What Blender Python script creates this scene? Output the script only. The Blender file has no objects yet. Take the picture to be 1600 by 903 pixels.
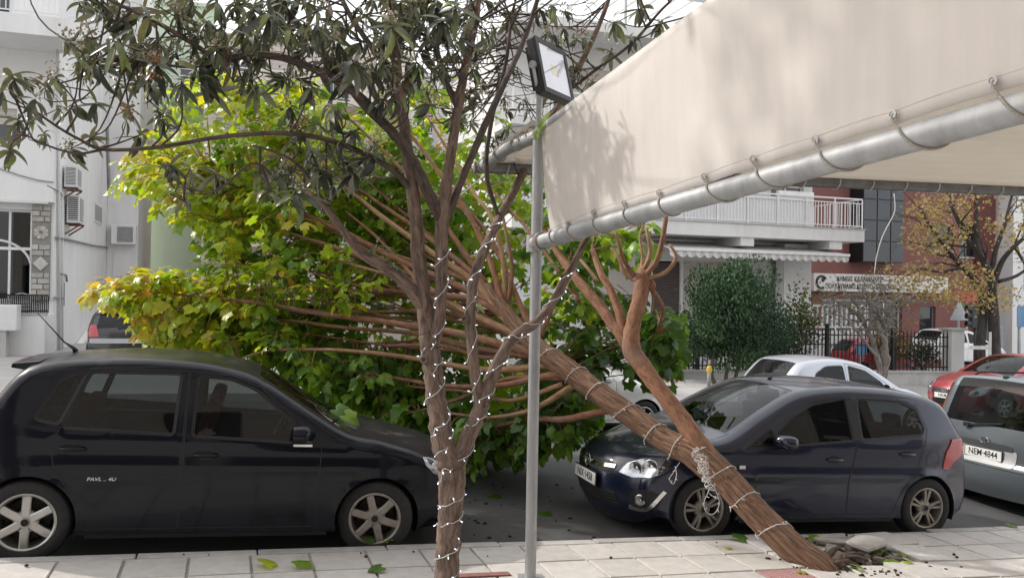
import bpy, bmesh, math, random
import numpy as np
from mathutils import Vector, Matrix, geometry
from mathutils.bvhtree import BVHTree
random.seed(7); np.random.seed(7)
SC = bpy.context.scene
COL = SC.collection
PI = math.pi

# ------------------------------------------------------------------ camera
FPX, HY, ROLL, CAMH = 1286.0, 459.2, math.radians(.85), 1.904
PIT = math.atan((451.5 - HY) / FPX)
cp, sp_, cr_, sr_ = math.cos(PIT), math.sin(PIT), math.cos(ROLL), math.sin(ROLL)
cam = bpy.data.cameras.new('camera'); camo = bpy.data.objects.new('camera', cam); COL.objects.link(camo)
cam.sensor_width = 36.0; cam.lens = 36.0 * FPX / 1600; cam.clip_end = 2000; cam.clip_start = .05
F_ = Vector((0, cp, -sp_)); U0 = Vector((0, sp_, cp)); R0 = Vector((1, 0, 0))
RR = cr_ * R0 + sr_ * U0; UU = -sr_ * R0 + cr_ * U0; BB = -F_
camo.matrix_world = Matrix(((RR.x, UU.x, BB.x, 0), (RR.y, UU.y, BB.y, 0), (RR.z, UU.z, BB.z, CAMH), (0, 0, 0, 1)))
SC.camera = camo

# ------------------------------------------------------------------ light
SUN_AZ = (-.93, .36); SUN_EL = math.radians(38)
sdir = Vector((SUN_AZ[0], SUN_AZ[1], 0)).normalized() * math.cos(SUN_EL) + Vector((0, 0, math.sin(SUN_EL)))
w = bpy.data.worlds.new('World'); SC.world = w; w.use_nodes = True
nt = w.node_tree; nt.nodes.clear()
wo = nt.nodes.new('ShaderNodeOutputWorld'); bg = nt.nodes.new('ShaderNodeBackground')
sky = nt.nodes.new('ShaderNodeTexSky'); sky.sky_type = 'NISHITA'; sky.sun_disc = False
sky.sun_elevation = SUN_EL; sky.sun_rotation = math.atan2(sdir.x, sdir.y)
sky.air_density = 1.0; sky.dust_density = 6.0; sky.ozone_density = 1.0
mixw = nt.nodes.new('ShaderNodeMix'); mixw.data_type = 'RGBA'; mixw.inputs[0].default_value = .62
mixw.inputs[7].default_value = (12.0, 12.0, 12.1, 1)          # thin bright cloud veil over the whole sky
nt.links.new(sky.outputs[0], mixw.inputs[6]); nt.links.new(mixw.outputs[2], bg.inputs[0])
bg.inputs[1].default_value = .108
nt.links.new(bg.outputs[0], wo.inputs[0])
sl = bpy.data.lights.new('sun', 'SUN'); slo = bpy.data.objects.new('sun', sl); COL.objects.link(slo)
sl.energy = 1.9; sl.angle = math.radians(1.2); sl.color = (1, .955, .89)
slo.rotation_euler = sdir.to_track_quat('Z', 'Y').to_euler(); slo.location = (-20, 10, 20)
SC.view_settings.view_transform = 'Standard'; SC.view_settings.look = 'None'
SC.view_settings.exposure = .66; SC.view_settings.gamma = 1

# ------------------------------------------------------------------ frames and placing
TH = .3329; CT, ST = math.cos(TH), math.sin(TH)
SLOPE, VK = .0552, 6.386
def W(a, v, z=0.0): return Vector((a * CT - v * ST, a * ST + v * CT, z))
def AV(p): return (p.x * CT + p.y * ST, -p.x * ST + p.y * CT)
def smooth(e0, e1, x):
    t = min(1, max(0, (x - e0) / (e1 - e0))); return t * t * (3 - 2 * t)
def gpave(a): return -SLOPE * max(-40, min(45, a))
def gfac(a, v): return 1 - (.22 if a > 0 else .70) * smooth(9, 17, v)
def groad(a, v): return gpave(a) * gfac(a, v) - .13 + .05 * math.sin(PI * min(1, max(0, (v - VK) / 8.0)))
VF = 15.9                                # far kerb
def gfar(a): return gpave(a) * gfac(a, 20) + .02
def ray(px, py):
    uu, vv = px - 800, 451.5 - py
    u = uu * cr_ - vv * sr_; t = (uu * sr_ + vv * cr_) / FPX
    return Vector((u / FPX, cp + t * sp_, -sp_ + t * cp))
CAM = Vector((0, 0, CAMH))
def U(px, py, Y):                       # a point seen at a pixel of the photograph, Y metres ahead
    d = ray(px, py); return CAM + d * (Y / d.y)
def onV(px, py, v):                     # ... on the upright plane v metres across the street -> (a, z)
    d = ray(px, py); dv = -d.x * ST + d.y * CT
    p = CAM + d * (v / dv); return AV(p)[0], p.z
def onG(px, py, lift=0.0):              # ... on the pavement
    d = ray(px, py); lo, hi = .5, 60
    for _ in range(50):
        m = (lo + hi) / 2; p = CAM + d * m
        if p.z > gpave(AV(p)[0]) + lift: lo = m
        else: hi = m
    return CAM + d * lo

# ------------------------------------------------------------------ objects
def tag(o, label=None, cat=None, group=None, kind=None):
    if label: o['label'] = label
    if cat: o['category'] = cat
    if group: o['group'] = group
    if kind: o['kind'] = kind
    return o
def thing(name, label, cat, loc=(0, 0, 0), rotz=0, group=None):
    o = bpy.data.objects.new(name, None); COL.objects.link(o); o.empty_display_size = .2
    o.location = loc; o.rotation_euler = (0, 0, rotz)
    return tag(o, label, cat, group)
def link_mesh(name, me, parent=None):
    o = bpy.data.objects.new(name, me); COL.objects.link(o)
    if parent is not None: o.parent = parent
    return o
class MB:
    """collects shapes of one part and links them as one mesh"""
    def __init__(self, off=(0, 0, 0)): self.v = []; self.f = []; self.m = []; self.off = Vector(off); self.at = {}
    def add(self, vs, fs, mi=0):
        b = len(self.v); self.v += [tuple(Vector(p) - self.off) for p in vs]
        self.f += [tuple(b + i for i in f) for f in fs]; self.m += [mi] * len(fs); return self
    def box(self, x0, x1, y0, y1, z0, z1, mi=0):
        return self.add([(x0, y0, z0), (x1, y0, z0), (x1, y1, z0), (x0, y1, z0), (x0, y0, z1), (x1, y0, z1), (x1, y1, z1), (x0, y1, z1)],
                        [(3, 2, 1, 0), (4, 5, 6, 7), (0, 1, 5, 4), (1, 2, 6, 5), (2, 3, 7, 6), (3, 0, 4, 7)], mi)
    def obox(self, c, ax, ay, az, mi=0):                     # box from centre and three half axes
        c, ax, ay, az = Vector(c), Vector(ax), Vector(ay), Vector(az)
        P = [c + ax * i + ay * j + az * k for k in (-1, 1) for (i, j) in ((-1, -1), (1, -1), (1, 1), (-1, 1))]
        return self.add(P, [(3, 2, 1, 0), (4, 5, 6, 7), (0, 1, 5, 4), (1, 2, 6, 5), (2, 3, 7, 6), (3, 0, 4, 7)], mi)
    def bar(self, a, b, r, r2=None, mi=0):                   # square bar from a to b
        a, b = Vector(a), Vector(b); d = (b - a); n = d.normalized()
        h = Vector((0, 0, 1)) if abs(n.z) < .9 else Vector((1, 0, 0))
        x = n.cross(h).normalized(); y = x.cross(n)
        return self.obox((a + b) / 2, x * r, y * (r2 or r), d / 2, mi)
    def tube(self, pts, rad, n=8, cap=True, mi=0, closed=False):
        pts = [Vector(p) for p in pts]; N = len(pts)
        rad = [rad] * N if not hasattr(rad, '__len__') else rad
        t0 = (pts[1] - pts[0]).normalized(); h = Vector((0, 0, 1)) if abs(t0.z) < .9 else Vector((1, 0, 0))
        x = t0.cross(h).normalized(); vs = []
        for i in range(N):
            t = (pts[min(i + 1, N - 1)] - pts[max(i - 1, 0)])
            t = t.normalized() if t.length > 1e-9 else t0
            x = (x - t * x.dot(t)); x = x.normalized() if x.length > 1e-6 else t.orthogonal().normalized()
            y = t.cross(x)
            for k in range(n):
                a = 2 * PI * k / n; vs.append(pts[i] + (x * math.cos(a) + y * math.sin(a)) * rad[i])
        fs = [(i * n + k, i * n + (k + 1) % n, (i + 1) * n + (k + 1) % n, (i + 1) * n + k) for i in range(N - 1) for k in range(n)]
        if cap: fs += [tuple(range(n - 1, -1, -1)), tuple((N - 1) * n + k for k in range(n))]
        return self.add(vs, fs, mi)
    def lathe(self, prof, c, ax, n=24, mi=0, x0=None):       # prof: (radius, height along axis)
        c, ax = Vector(c), Vector(ax).normalized(); x = x0 or ax.orthogonal().normalized(); y = ax.cross(x)
        vs = [c + ax * h + (x * math.cos(2 * PI * k / n) + y * math.sin(2 * PI * k / n)) * r for r, h in prof for k in range(n)]
        fs = [(i * n + k, i * n + (k + 1) % n, (i + 1) * n + (k + 1) % n, (i + 1) * n + k) for i in range(len(prof) - 1) for k in range(n)]
        return self.add(vs, fs, mi)
    def prism(self, poly, o, ux, uy, depth, mi=0):           # polygon in a plane, extruded along depth
        o, ux, uy, depth = Vector(o), Vector(ux), Vector(uy), Vector(depth); n = len(poly)
        A = [o + ux * p[0] + uy * p[1] for p in poly]; Bv = [p + depth for p in A]
        return self.add(A + Bv, [tuple(range(n)), tuple(range(2 * n - 1, n - 1, -1))] + [(i, n + i, n + (i + 1) % n, (i + 1) % n) for i in range(n)], mi)
    def blob(self, c, r, mi=0, seg=6, rings=4, sq=(1, 1, 1)):
        c = Vector(c); vs = [c + Vector((0, 0, r * sq[2]))]; fs = []
        for i in range(1, rings):
            ph = PI * i / rings
            for k in range(seg):
                a = 2 * PI * k / seg; vs.append(c + Vector((r * sq[0] * math.sin(ph) * math.cos(a), r * sq[1] * math.sin(ph) * math.sin(a), r * sq[2] * math.cos(ph))))
        vs.append(c - Vector((0, 0, r * sq[2]))); L = len(vs) - 1
        for k in range(seg): fs.append((0, 1 + k, 1 + (k + 1) % seg))
        for i in range(rings - 2):
            for k in range(seg): fs.append((1 + i * seg + k, 1 + (i + 1) * seg + k, 1 + (i + 1) * seg + (k + 1) % seg, 1 + i * seg + (k + 1) % seg))
        for k in range(seg): fs.append((L, 1 + (rings - 2) * seg + (k + 1) % seg, 1 + (rings - 2) * seg + k))
        return self.add(vs, fs, mi)
    def build(self, name, mats, parent=None, smooth_=False, angle=None, bevel=0, merge=0, recalc=True):
        me = bpy.data.meshes.new(name); me.from_pydata(self.v, [], self.f)
        for m in (mats if isinstance(mats, (list, tuple)) else [mats]): me.materials.append(m)
        me.polygons.foreach_set('material_index', self.m)
        if bevel or merge or recalc or angle:
            bm = bmesh.new(); bm.from_mesh(me)
            if merge: bmesh.ops.remove_doubles(bm, verts=bm.verts, dist=merge)
            if recalc: bmesh.ops.recalc_face_normals(bm, faces=bm.faces)
            if bevel:
                es = [e for e in bm.edges if len(e.link_faces) == 2 and e.calc_face_angle(0) > .6]
                bmesh.ops.bevel(bm, geom=es, offset=bevel, segments=2, profile=.6, affect='EDGES', clamp_overlap=True)
            if angle:
                for e in bm.edges:
                    if len(e.link_faces) == 2 and e.calc_face_angle(0) > angle: e.smooth = False
            bm.to_mesh(me); bm.free()
        if smooth_ or angle: me.polygons.foreach_set('use_smooth', [True] * len(me.polygons))
        if self.at and not (merge or bevel):
            a_ = me.attributes.new('bark', 'FLOAT_VECTOR', 'POINT'); a_.data.foreach_set('vector', [c for i in range(len(self.v)) for c in self.at.get(i, (0, 0, 0))])
        me.update(); return link_mesh(name, me, parent)
def mesh_np(name, V, Fq, mat, parent=None, attr=None, smooth_=False):
    """big meshes from arrays: V (n,3), Fq (m,k); attr: per-vertex float called tint"""
    me = bpy.data.meshes.new(name); V = np.asarray(V, np.float32); Fq = np.asarray(Fq, np.int32); k = Fq.shape[1]
    me.vertices.add(len(V)); me.vertices.foreach_set('co', V.ravel())
    me.loops.add(Fq.size); me.loops.foreach_set('vertex_index', Fq.ravel())
    me.polygons.add(len(Fq)); me.polygons.foreach_set('loop_start', np.arange(0, Fq.size, k, dtype=np.int32))
    me.update(calc_edges=True); me.validate()
    if smooth_: me.polygons.foreach_set('use_smooth', [True] * len(me.polygons))
    if attr is not None:
        at = me.attributes.new('tint', 'FLOAT', 'POINT'); at.data.foreach_set('value', np.asarray(attr, np.float32))
    me.materials.append(mat); return link_mesh(name, me, parent)
def crspline(P, n=6):
    P = [Vector(p) for p in P]
    if len(P) < 3: return [P[0].lerp(P[1], i / n) for i in range(n + 1)]
    Q = [P[0] * 2 - P[1]] + P + [P[-1] * 2 - P[-2]]; out = []
    for i in range(1, len(Q) - 2):
        for k in range(n):
            t = k / n; a, b, c, d = Q[i - 1], Q[i], Q[i + 1], Q[i + 2]
            out.append(.5 * ((2 * b) + (c - a) * t + (2 * a - 5 * b + 4 * c - d) * t * t + (3 * b - a - 3 * c + d) * t ** 3))
    return out + [P[-1]]
def lerps(vals, n):
    out = []
    for i in range(len(vals) - 1):
        for k in range(n): out.append(vals[i] + (vals[i + 1] - vals[i]) * k / n)
    return out + [vals[-1]]

# ------------------------------------------------------------------ materials
def newmat(name):
    m = bpy.data.materials.new(name); m.use_nodes = True; n = m.node_tree; n.nodes.clear()
    out = n.nodes.new('ShaderNodeOutputMaterial'); b = n.nodes.new('ShaderNodeBsdfPrincipled'); n.links.new(b.outputs[0], out.inputs[0])
    return m, n, b, out
def noise(n, scale, detail=4, rough=.6, coord='Object', stretch=None, dist=0):
    tc = n.nodes.new('ShaderNodeTexCoord'); nz = n.nodes.new('ShaderNodeTexNoise')
    nz.inputs['Scale'].default_value = scale; nz.inputs['Detail'].default_value = detail; nz.inputs['Roughness'].default_value = rough; nz.inputs['Distortion'].default_value = dist
    if stretch:
        mp = n.nodes.new('ShaderNodeMapping'); mp.inputs['Scale'].default_value = stretch
        n.links.new(tc.outputs[coord], mp.inputs[0]); n.links.new(mp.outputs[0], nz.inputs['Vector'])
    else: n.links.new(tc.outputs[coord], nz.inputs['Vector'])
    return nz.outputs[0]
def ramp(n, fac, stops):
    r = n.nodes.new('ShaderNodeValToRGB'); e = r.color_ramp.elements
    while len(e) > 2: e.remove(e[-1])
    while len(e) < len(stops): e.new(.5)
    for i, (p, c) in enumerate(stops):
        e[i].position = p; e[i].color = (c[0], c[1], c[2], 1) if hasattr(c, '__len__') else (c, c, c, 1)
    n.links.new(fac, r.inputs[0]); return r.outputs[0]
def mixc(n, fac, a, b, mode='MIX'):
    m = n.nodes.new('ShaderNodeMix'); m.data_type = 'RGBA'; m.blend_type = mode
    for s, x in ((0, fac), (6, a), (7, b)):
        if hasattr(x, 'node'): n.links.new(x, m.inputs[s])
        elif s == 0: m.inputs[0].default_value = x
        else: m.inputs[s].default_value = (x[0], x[1], x[2], 1)
    return m.outputs[2]
def bump(n, b, h, strength=.3, dist=.01):
    bp = n.nodes.new('ShaderNodeBump'); bp.inputs['Strength'].default_value = strength; bp.inputs['Distance'].default_value = dist
    n.links.new(h, bp.inputs['Height']); n.links.new(bp.outputs[0], b.inputs['Normal']); return bp
MATS = {}
def pmat(name, col, rough=.6, metal=0.0, var=.18, scale=6.0, bstr=0.0, bscale=60.0, bdist=.004, stain=0.0, stain_col=(.12, .11, .1), coat=0.0, stretch=None, coord='Object', spec=.5):
    if name in MATS: return MATS[name]
    m, n, b, _ = newmat(name)
    c = Vector(col); lo = tuple(max(0, x * (1 - var)) for x in c); hi = tuple(min(1, x * (1 + var)) for x in c)
    colr = ramp(n, noise(n, scale, 5, .65, coord, stretch), [(.3, lo), (.7, hi)])
    if stain:
        st = ramp(n, noise(n, scale * .35, 8, .72, coord, stretch, .6), [(.5, 0.0), (.78, 1.0)])
        ms = n.nodes.new('ShaderNodeMath'); ms.operation = 'MULTIPLY'; ms.inputs[1].default_value = stain; n.links.new(st, ms.inputs[0])
        colr = mixc(n, ms.outputs[0], colr, stain_col)
    n.links.new(colr, b.inputs['Base Color'])
    b.inputs['Roughness'].default_value = rough; b.inputs['Metallic'].default_value = metal; b.inputs['Coat Weight'].default_value = coat
    b.inputs['Coat Roughness'].default_value = .06; b.inputs['Specular IOR Level'].default_value = spec
    if bstr: bump(n, b, noise(n, bscale, 6, .7, coord, stretch), bstr, bdist)
    MATS[name] = m; return m
def glassmat(name, tint=(.75, .8, .8), refl=1.0, rough=.01, dirt=.0, ior=1.5):
    if name in MATS: return MATS[name]
    m = bpy.data.materials.new(name); m.use_nodes = True; n = m.node_tree; n.nodes.clear()
    out = n.nodes.new('ShaderNodeOutputMaterial'); t = n.nodes.new('ShaderNodeBsdfTransparent'); g = n.nodes.new('ShaderNodeBsdfGlossy')
    t.inputs[0].default_value = (*tint, 1); g.inputs[0].default_value = (refl, refl, refl, 1); g.inputs['Roughness'].default_value = rough
    lw = n.nodes.new('ShaderNodeLayerWeight'); lw.inputs[0].default_value = .5; r0 = ((ior - 1) / (ior + 1)) ** 2
    pw = n.nodes.new('ShaderNodeMath'); pw.operation = 'POWER'; pw.inputs[1].default_value = 4.5; n.links.new(lw.outputs['Facing'], pw.inputs[0])
    fr = n.nodes.new('ShaderNodeMath'); fr.operation = 'MULTIPLY_ADD'; fr.inputs[1].default_value = 1 - r0; fr.inputs[2].default_value = r0 * 1.1; n.links.new(pw.outputs[0], fr.inputs[0]); mx = n.nodes.new('ShaderNodeMixShader')
    n.links.new(fr.outputs[0], mx.inputs[0]); n.links.new(t.outputs[0], mx.inputs[1]); n.links.new(g.outputs[0], mx.inputs[2])
    last = mx.outputs[0]
    if dirt:
        d = n.nodes.new('ShaderNodeBsdfDiffuse'); d.inputs[0].default_value = (.35, .33, .3, 1)
        f = ramp(n, noise(n, 3.0, 8, .7), [(.35, dirt * .25), (.8, dirt)]); m2 = n.nodes.new('ShaderNodeMixShader')
        n.links.new(f, m2.inputs[0]); n.links.new(last, m2.inputs[1]); n.links.new(d.outputs[0], m2.inputs[2]); last = m2.outputs[0]
    n.links.new(last, out.inputs[0]); MATS[name] = m; return m
def leafmat(name, stops, rough=.45, trans=.35, under=None, spec=.4):
    """leaf whose hue follows the per-vertex value tint (0..1)"""
    m, n, b, out = newmat(name)
    at = n.nodes.new('ShaderNodeAttribute'); at.attribute_name = 'tint'
    c = ramp(n, at.outputs['Fac'], stops)
    c = mixc(n, .5, c, ramp(n, noise(n, 9, 4, .6), [(.3, .55), (.7, 1.15)]), 'MULTIPLY')
    if under:
        geo = n.nodes.new('ShaderNodeNewGeometry'); c = mixc(n, geo.outputs['Backfacing'], c, under)
    n.links.new(c, b.inputs['Base Color']); b.inputs['Roughness'].default_value = rough; b.inputs['Specular IOR Level'].default_value = spec
    tr = n.nodes.new('ShaderNodeBsdfTranslucent'); mx = n.nodes.new('ShaderNodeMixShader'); mx.inputs[0].default_value = trans
    ct = mixc(n, 1.0, c, (1.7, 1.6, .7), 'MULTIPLY'); n.links.new(ct, tr.inputs[0])
    n.links.new(b.outputs[0], mx.inputs[1]); n.links.new(tr.outputs[0], mx.inputs[2]); n.links.new(mx.outputs[0], out.inputs[0])
    return m
def barkmat(name, c0, c1, vs=18.0, bstr=.7, bdist=.02, stretch=(1, 1, .22), patch=None):
    m, n, b, _ = newmat(name)
    at = n.nodes.new('ShaderNodeAttribute'); at.attribute_name = 'bark'; nz = n.nodes.new('ShaderNodeTexNoise'); mp = n.nodes.new('ShaderNodeMapping'); mp.inputs['Scale'].default_value = stretch
    n.links.new(at.outputs['Vector'], mp.inputs[0]); n.links.new(mp.outputs[0], nz.inputs['Vector']); nz.inputs['Scale'].default_value = vs; nz.inputs['Detail'].default_value = 7; nz.inputs['Roughness'].default_value = .68; nz.inputs['Distortion'].default_value = .35
    h = nz.outputs[0]; c = ramp(n, h, [(.34, c0), (.64, c1)])
    if patch: c = mixc(n, ramp(n, noise(n, 3.5, 5, .6), [(.5, 0.0), (.62, .75)]), c, patch)
    n.links.new(c, b.inputs['Base Color']); b.inputs['Roughness'].default_value = .85; bump(n, b, h, bstr, bdist); return m
def strip_text(txt, size, mat, name, parent, loc, rot, extr=.002, sx=1.0, align='CENTER', shear=0):
    cu = bpy.data.curves.new(name, 'FONT'); cu.body = txt; cu.size = size; cu.extrude = extr; cu.align_x = align; cu.align_y = 'CENTER'; cu.shear = shear
    cu.resolution_u = 3; cu.offset = size * .012
    tmp = bpy.data.objects.new(name, cu); COL.objects.link(tmp)
    dg = bpy.context.evaluated_depsgraph_get(); me = bpy.data.meshes.new_from_object(tmp.evaluated_get(dg)); me.name = name
    bpy.data.objects.remove(tmp); bpy.data.curves.remove(cu)
    me.materials.clear(); me.materials.append(mat)
    o = link_mesh(name, me, parent); o.location = loc; o.rotation_euler = rot; o.scale = (sx, 1, 1); return o
# ================================================================== ground
asphalt = None
def make_ground():
    m, n, b, _ = newmat('asphalt')
    big = ramp(n, noise(n, .9, 6, .65), [(.3, (.062, .063, .066)), (.7, (.105, .105, .107))])
    fine = noise(n, 140, 3, .8); c = mixc(n, .55, big, ramp(n, fine, [(.3, .5), (.75, 1.35)]), 'MULTIPLY')
    c = mixc(n, ramp(n, noise(n, 2.3, 9, .75, dist=1.2), [(.55, 0.0), (.72, .5)]), c, (.15, .145, .14))
    n.links.new(c, b.inputs['Base Color']); b.inputs['Roughness'].default_value = .85; bump(n, b, fine, .6, .006)
    # the road: one sheet to the horizon, following the falling street
    As = sorted(set([-400, -150, -60, -40] + list(np.arange(-24, 46, 1.5)) + [60, 150, 400])); Vs = [VK - .06, VK + .3] + list(np.arange(7.5, 21, .9)) + [24, 30, 45, 90, 400]
    V = [tuple(W(a, v, groad(a, v))) for a in As for v in Vs]; nv = len(Vs)
    Fs = [(i * nv + j, i * nv + j + 1, (i + 1) * nv + j + 1, (i + 1) * nv + j) for i in range(len(As) - 1) for j in range(nv - 1)]
    mb = MB(); mb.add(V, Fs); o = mb.build('road', m, smooth_=True); tag(o, kind='structure')
    if o.data.polygons[0].normal.z < 0: o.data.flip_normals()
    # soil bed under the paving
    soil = pmat('joint_mortar', (.36, .34, .315), .95, var=.3, scale=14, bstr=.5, bscale=90)
    mb = MB(); As = [-400, -40] + list(np.arange(-20, 30, 2.0)) + [45, 400]
    hole = (4.62, 5.58, 5.34, 5.95)
    for i in range(len(As) - 1):
        a0, a1 = As[i], As[i + 1]
        mb.add([W(a0, -60, gpave(a0) - .016), W(a1, -60, gpave(a1) - .016), W(a1, 3.6, gpave(a1) - .016), W(a0, 3.6, gpave(a0) - .016)], [(0, 1, 2, 3)])
    # near part with the uprooted pit left open
    As2 = sorted(set([-400, -40] + list(np.arange(-20, 30, 2.0)) + [45, 400, hole[0], hole[1]])); Vs2 = [3.6, hole[2], hole[3], VK - .1]
    for i in range(len(As2) - 1):
        for j in range(3):
            a0, a1, v0, v1 = As2[i], As2[i + 1], Vs2[j], Vs2[j + 1]
            if a0 >= hole[0] - 1e-6 and a1 <= hole[1] + 1e-6 and j == 1: continue
            mb.add([W(a0, v0, gpave(a0) - .016), W(a1, v0, gpave(a1) - .016), W(a1, v1, gpave(a1) - .016), W(a0, v1, gpave(a0) - .016)], [(0, 1, 2, 3)])
    bed = mb.build('pavement', soil, merge=.001); tag(bed, kind='structure')
    # tiles
    tm = []
    for k in range(4):
        base = [(.53, .510, .48), (.58, .56, .53), (.49, .47, .445), (.555, .53, .50)][k]
        tm.append(pmat('paving_slab_%d' % k, base, .72, var=.12, scale=7, bstr=.3, bscale=160, bdist=.002, stain=.65, stain_col=(.36, .33, .30)))
    red = pmat('red_tactile_slab', (.36, .21, .20), .8, var=.15, scale=12, bstr=.3, bscale=120, stain=.35, stain_col=(.22, .16, .15))
    T = .4135; gp = .016
    def tile_mesh(k, mat, seed, ribs=False):
        r = random.Random(seed); mb = MB(); hx = (T - gp) / 2; hx = hx - r.uniform(0, .002); b = .004
        vs = [(-hx, -hx, -.04), (hx, -hx, -.04), (hx, hx, -.04), (-hx, hx, -.04), (-hx, -hx, -b), (hx, -hx, -b), (hx, hx, -b), (-hx, hx, -b),
              (-hx + b, -hx + b, 0), (hx - b, -hx + b, 0), (hx - b, hx - b, 0), (-hx + b, hx - b, 0)]
        fs = [(0, 1, 5, 4), (1, 2, 6, 5), (2, 3, 7, 6), (3, 0, 4, 7), (4, 5, 9, 8), (5, 6, 10, 9), (6, 7, 11, 10), (7, 4, 8, 11), (8, 9, 10, 11)]
        mb.add(vs, fs)
        if ribs:
            for i in range(9):
                x = -hx + .025 + i * (2 * hx - .05) / 8; mb.box(x - .009, x + .009, -hx + .012, hx - .012, -.001, .005)
        me = mb.build('paving_slab', mat, recalc=True); d = me.data; bpy.data.objects.remove(me); return d
    tms = [tile_mesh(i, tm[i % 4], i) for i in range(8)]; tred = tile_mesh(9, red, 9, True)
    tilt = Matrix.Rotation(math.atan(SLOPE), 4, 'Y'); rz = Matrix.Rotation(TH, 4, 'Z')
    A0 = AV(onG(391, 862))[0]; V0 = VK - .125
    reds = set()
    for px, py in ((1243, 893),):
        a, v = AV(onG(px, py)); reds.add((math.floor((a - A0) / T), math.floor((V0 - v) / T)))
    rnd = random.Random(3); cnt = 0
    for j in range(7):
        for i in range(-12, 25):
            a, v = A0 + (i + .5) * T, V0 - (j + .5) * T
            if hole[0] - .05 < a < hole[1] + .15 and hole[2] - .05 < v < hole[3] + .12: continue
            p = W(a, v); Y = p.y
            if Y < 1.2 or abs(p.x) > .74 * Y + .9: continue
            isr = (i, j) in reds
            o = bpy.data.objects.new('paving_slab', tred if isr else rnd.choice(tms)); COL.objects.link(o); o.parent = bed; cnt += 1
            h = rnd.gauss(0, .0015); near = max(0, 1 - math.hypot(a - 5.2, v - 5.85) / 1.1)
            tx, ty = rnd.gauss(0, .004), rnd.gauss(0, .004)
            if near > 0: h += near * .05 * rnd.uniform(.2, 1); tx += near * rnd.uniform(-.10, .10); ty += near * rnd.uniform(-.10, .10)
            o.matrix_world = Matrix.Translation(W(a, v, gpave(a) + h)) @ rz @ tilt @ Matrix.Rotation(tx, 4, 'X') @ Matrix.Rotation(ty, 4, 'Y') @ Matrix.Rotation(rnd.choice([0, PI]) if isr else rnd.choice([0, PI / 2, PI]), 4, 'Z')
    # beyond the separate slabs the paving is one sheet
    m2, n2, b2, _ = newmat('paving_far'); tcn = n2.nodes.new('ShaderNodeTexCoord'); mp = n2.nodes.new('ShaderNodeMapping'); mp.inputs['Rotation'].default_value = (0, 0, -TH)
    bk = n2.nodes.new('ShaderNodeTexBrick'); bk.offset = 0; bk.inputs['Scale'].default_value = 1 / T / 1; bk.inputs['Brick Width'].default_value = 1; bk.inputs['Row Height'].default_value = 1; bk.inputs['Mortar Size'].default_value = .02
    bk.inputs['Color1'].default_value = (.56, .545, .525, 1); bk.inputs['Color2'].default_value = (.5, .485, .465, 1); bk.inputs['Mortar'].default_value = (.28, .27, .25, 1)
    n2.links.new(tcn.outputs['Object'], mp.inputs[0]); n2.links.new(mp.outputs[0], bk.inputs[0]); n2.links.new(bk.outputs[0], b2.inputs['Base Color']); b2.inputs['Roughness'].default_value = .8
    mb = MB()
    for (a0, a1, v0, v1) in ((-60, -4.9, -60, VK - .125), (11.4, 60, -60, VK - .125), (-4.9, 11.4, -60, 3.36)):
        for k in range(12):
            b0, b1 = a0 + (a1 - a0) * k / 12, a0 + (a1 - a0) * (k + 1) / 12
            mb.add([W(b0, v0, gpave(b0) - .002), W(b1, v0, gpave(b1) - .002), W(b1, v1, gpave(b1) - .002), W(b0, v1, gpave(b0) - .002)], [(0, 1, 2, 3)])
    tag(mb.build('paving', m2), kind='structure')
    # kerb stones
    km = [pmat('kerb_stone_%d' % k, c, .8, var=.14, scale=8, bstr=.4, bscale=110, stain=.55, stain_col=(.2, .19, .18)) for k, c in enumerate([(.44, .43, .415), (.48, .465, .45), (.41, .40, .385)])]
    kerb = link_mesh('kerb', bpy.data.meshes.new('kerb')); tag(kerb, kind='structure')
    a = -7.0; kn = 0
    while a < 16:
        L = .8 + .2 * rnd.random(); mb = MB(); jag = rnd.random()
        broken = 4.6 < a + L / 2 < 6.2
        top = gpave(a + L / 2) + (rnd.uniform(-.03, .02) if broken else rnd.gauss(0, .003))
        mb.box(-L / 2 + .005, L / 2 - .005, -.058, .058, -.30, 0)
        o = mb.build('kerb_stone', km[kn % 3], kerb, bevel=.012); kn += 1
        o.matrix_world = Matrix.Translation(W(a + L / 2, VK - .058, top)) @ rz @ tilt @ Matrix.Rotation(rnd.gauss(0, .05 if broken else .004), 4, 'X') @ Matrix.Rotation(rnd.gauss(0, .003), 4, 'Z')
        a += L
    mb = MB()
    for a0, a1 in ((-60, -7), (a, 60)): mb.add([W(a0, VK - .12, gpave(a0)), W(a1, VK - .12, gpave(a1)), W(a1, VK, gpave(a1)), W(a0, VK, gpave(a0)), W(a0, VK, gpave(a0) - .3), W(a1, VK, gpave(a1) - .3)], [(0, 1, 2, 3), (3, 2, 5, 4)])
    tag(mb.build('kerb_run', km[0]), kind='structure')
    return bed, hole
bed, HOLE = make_ground()

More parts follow.
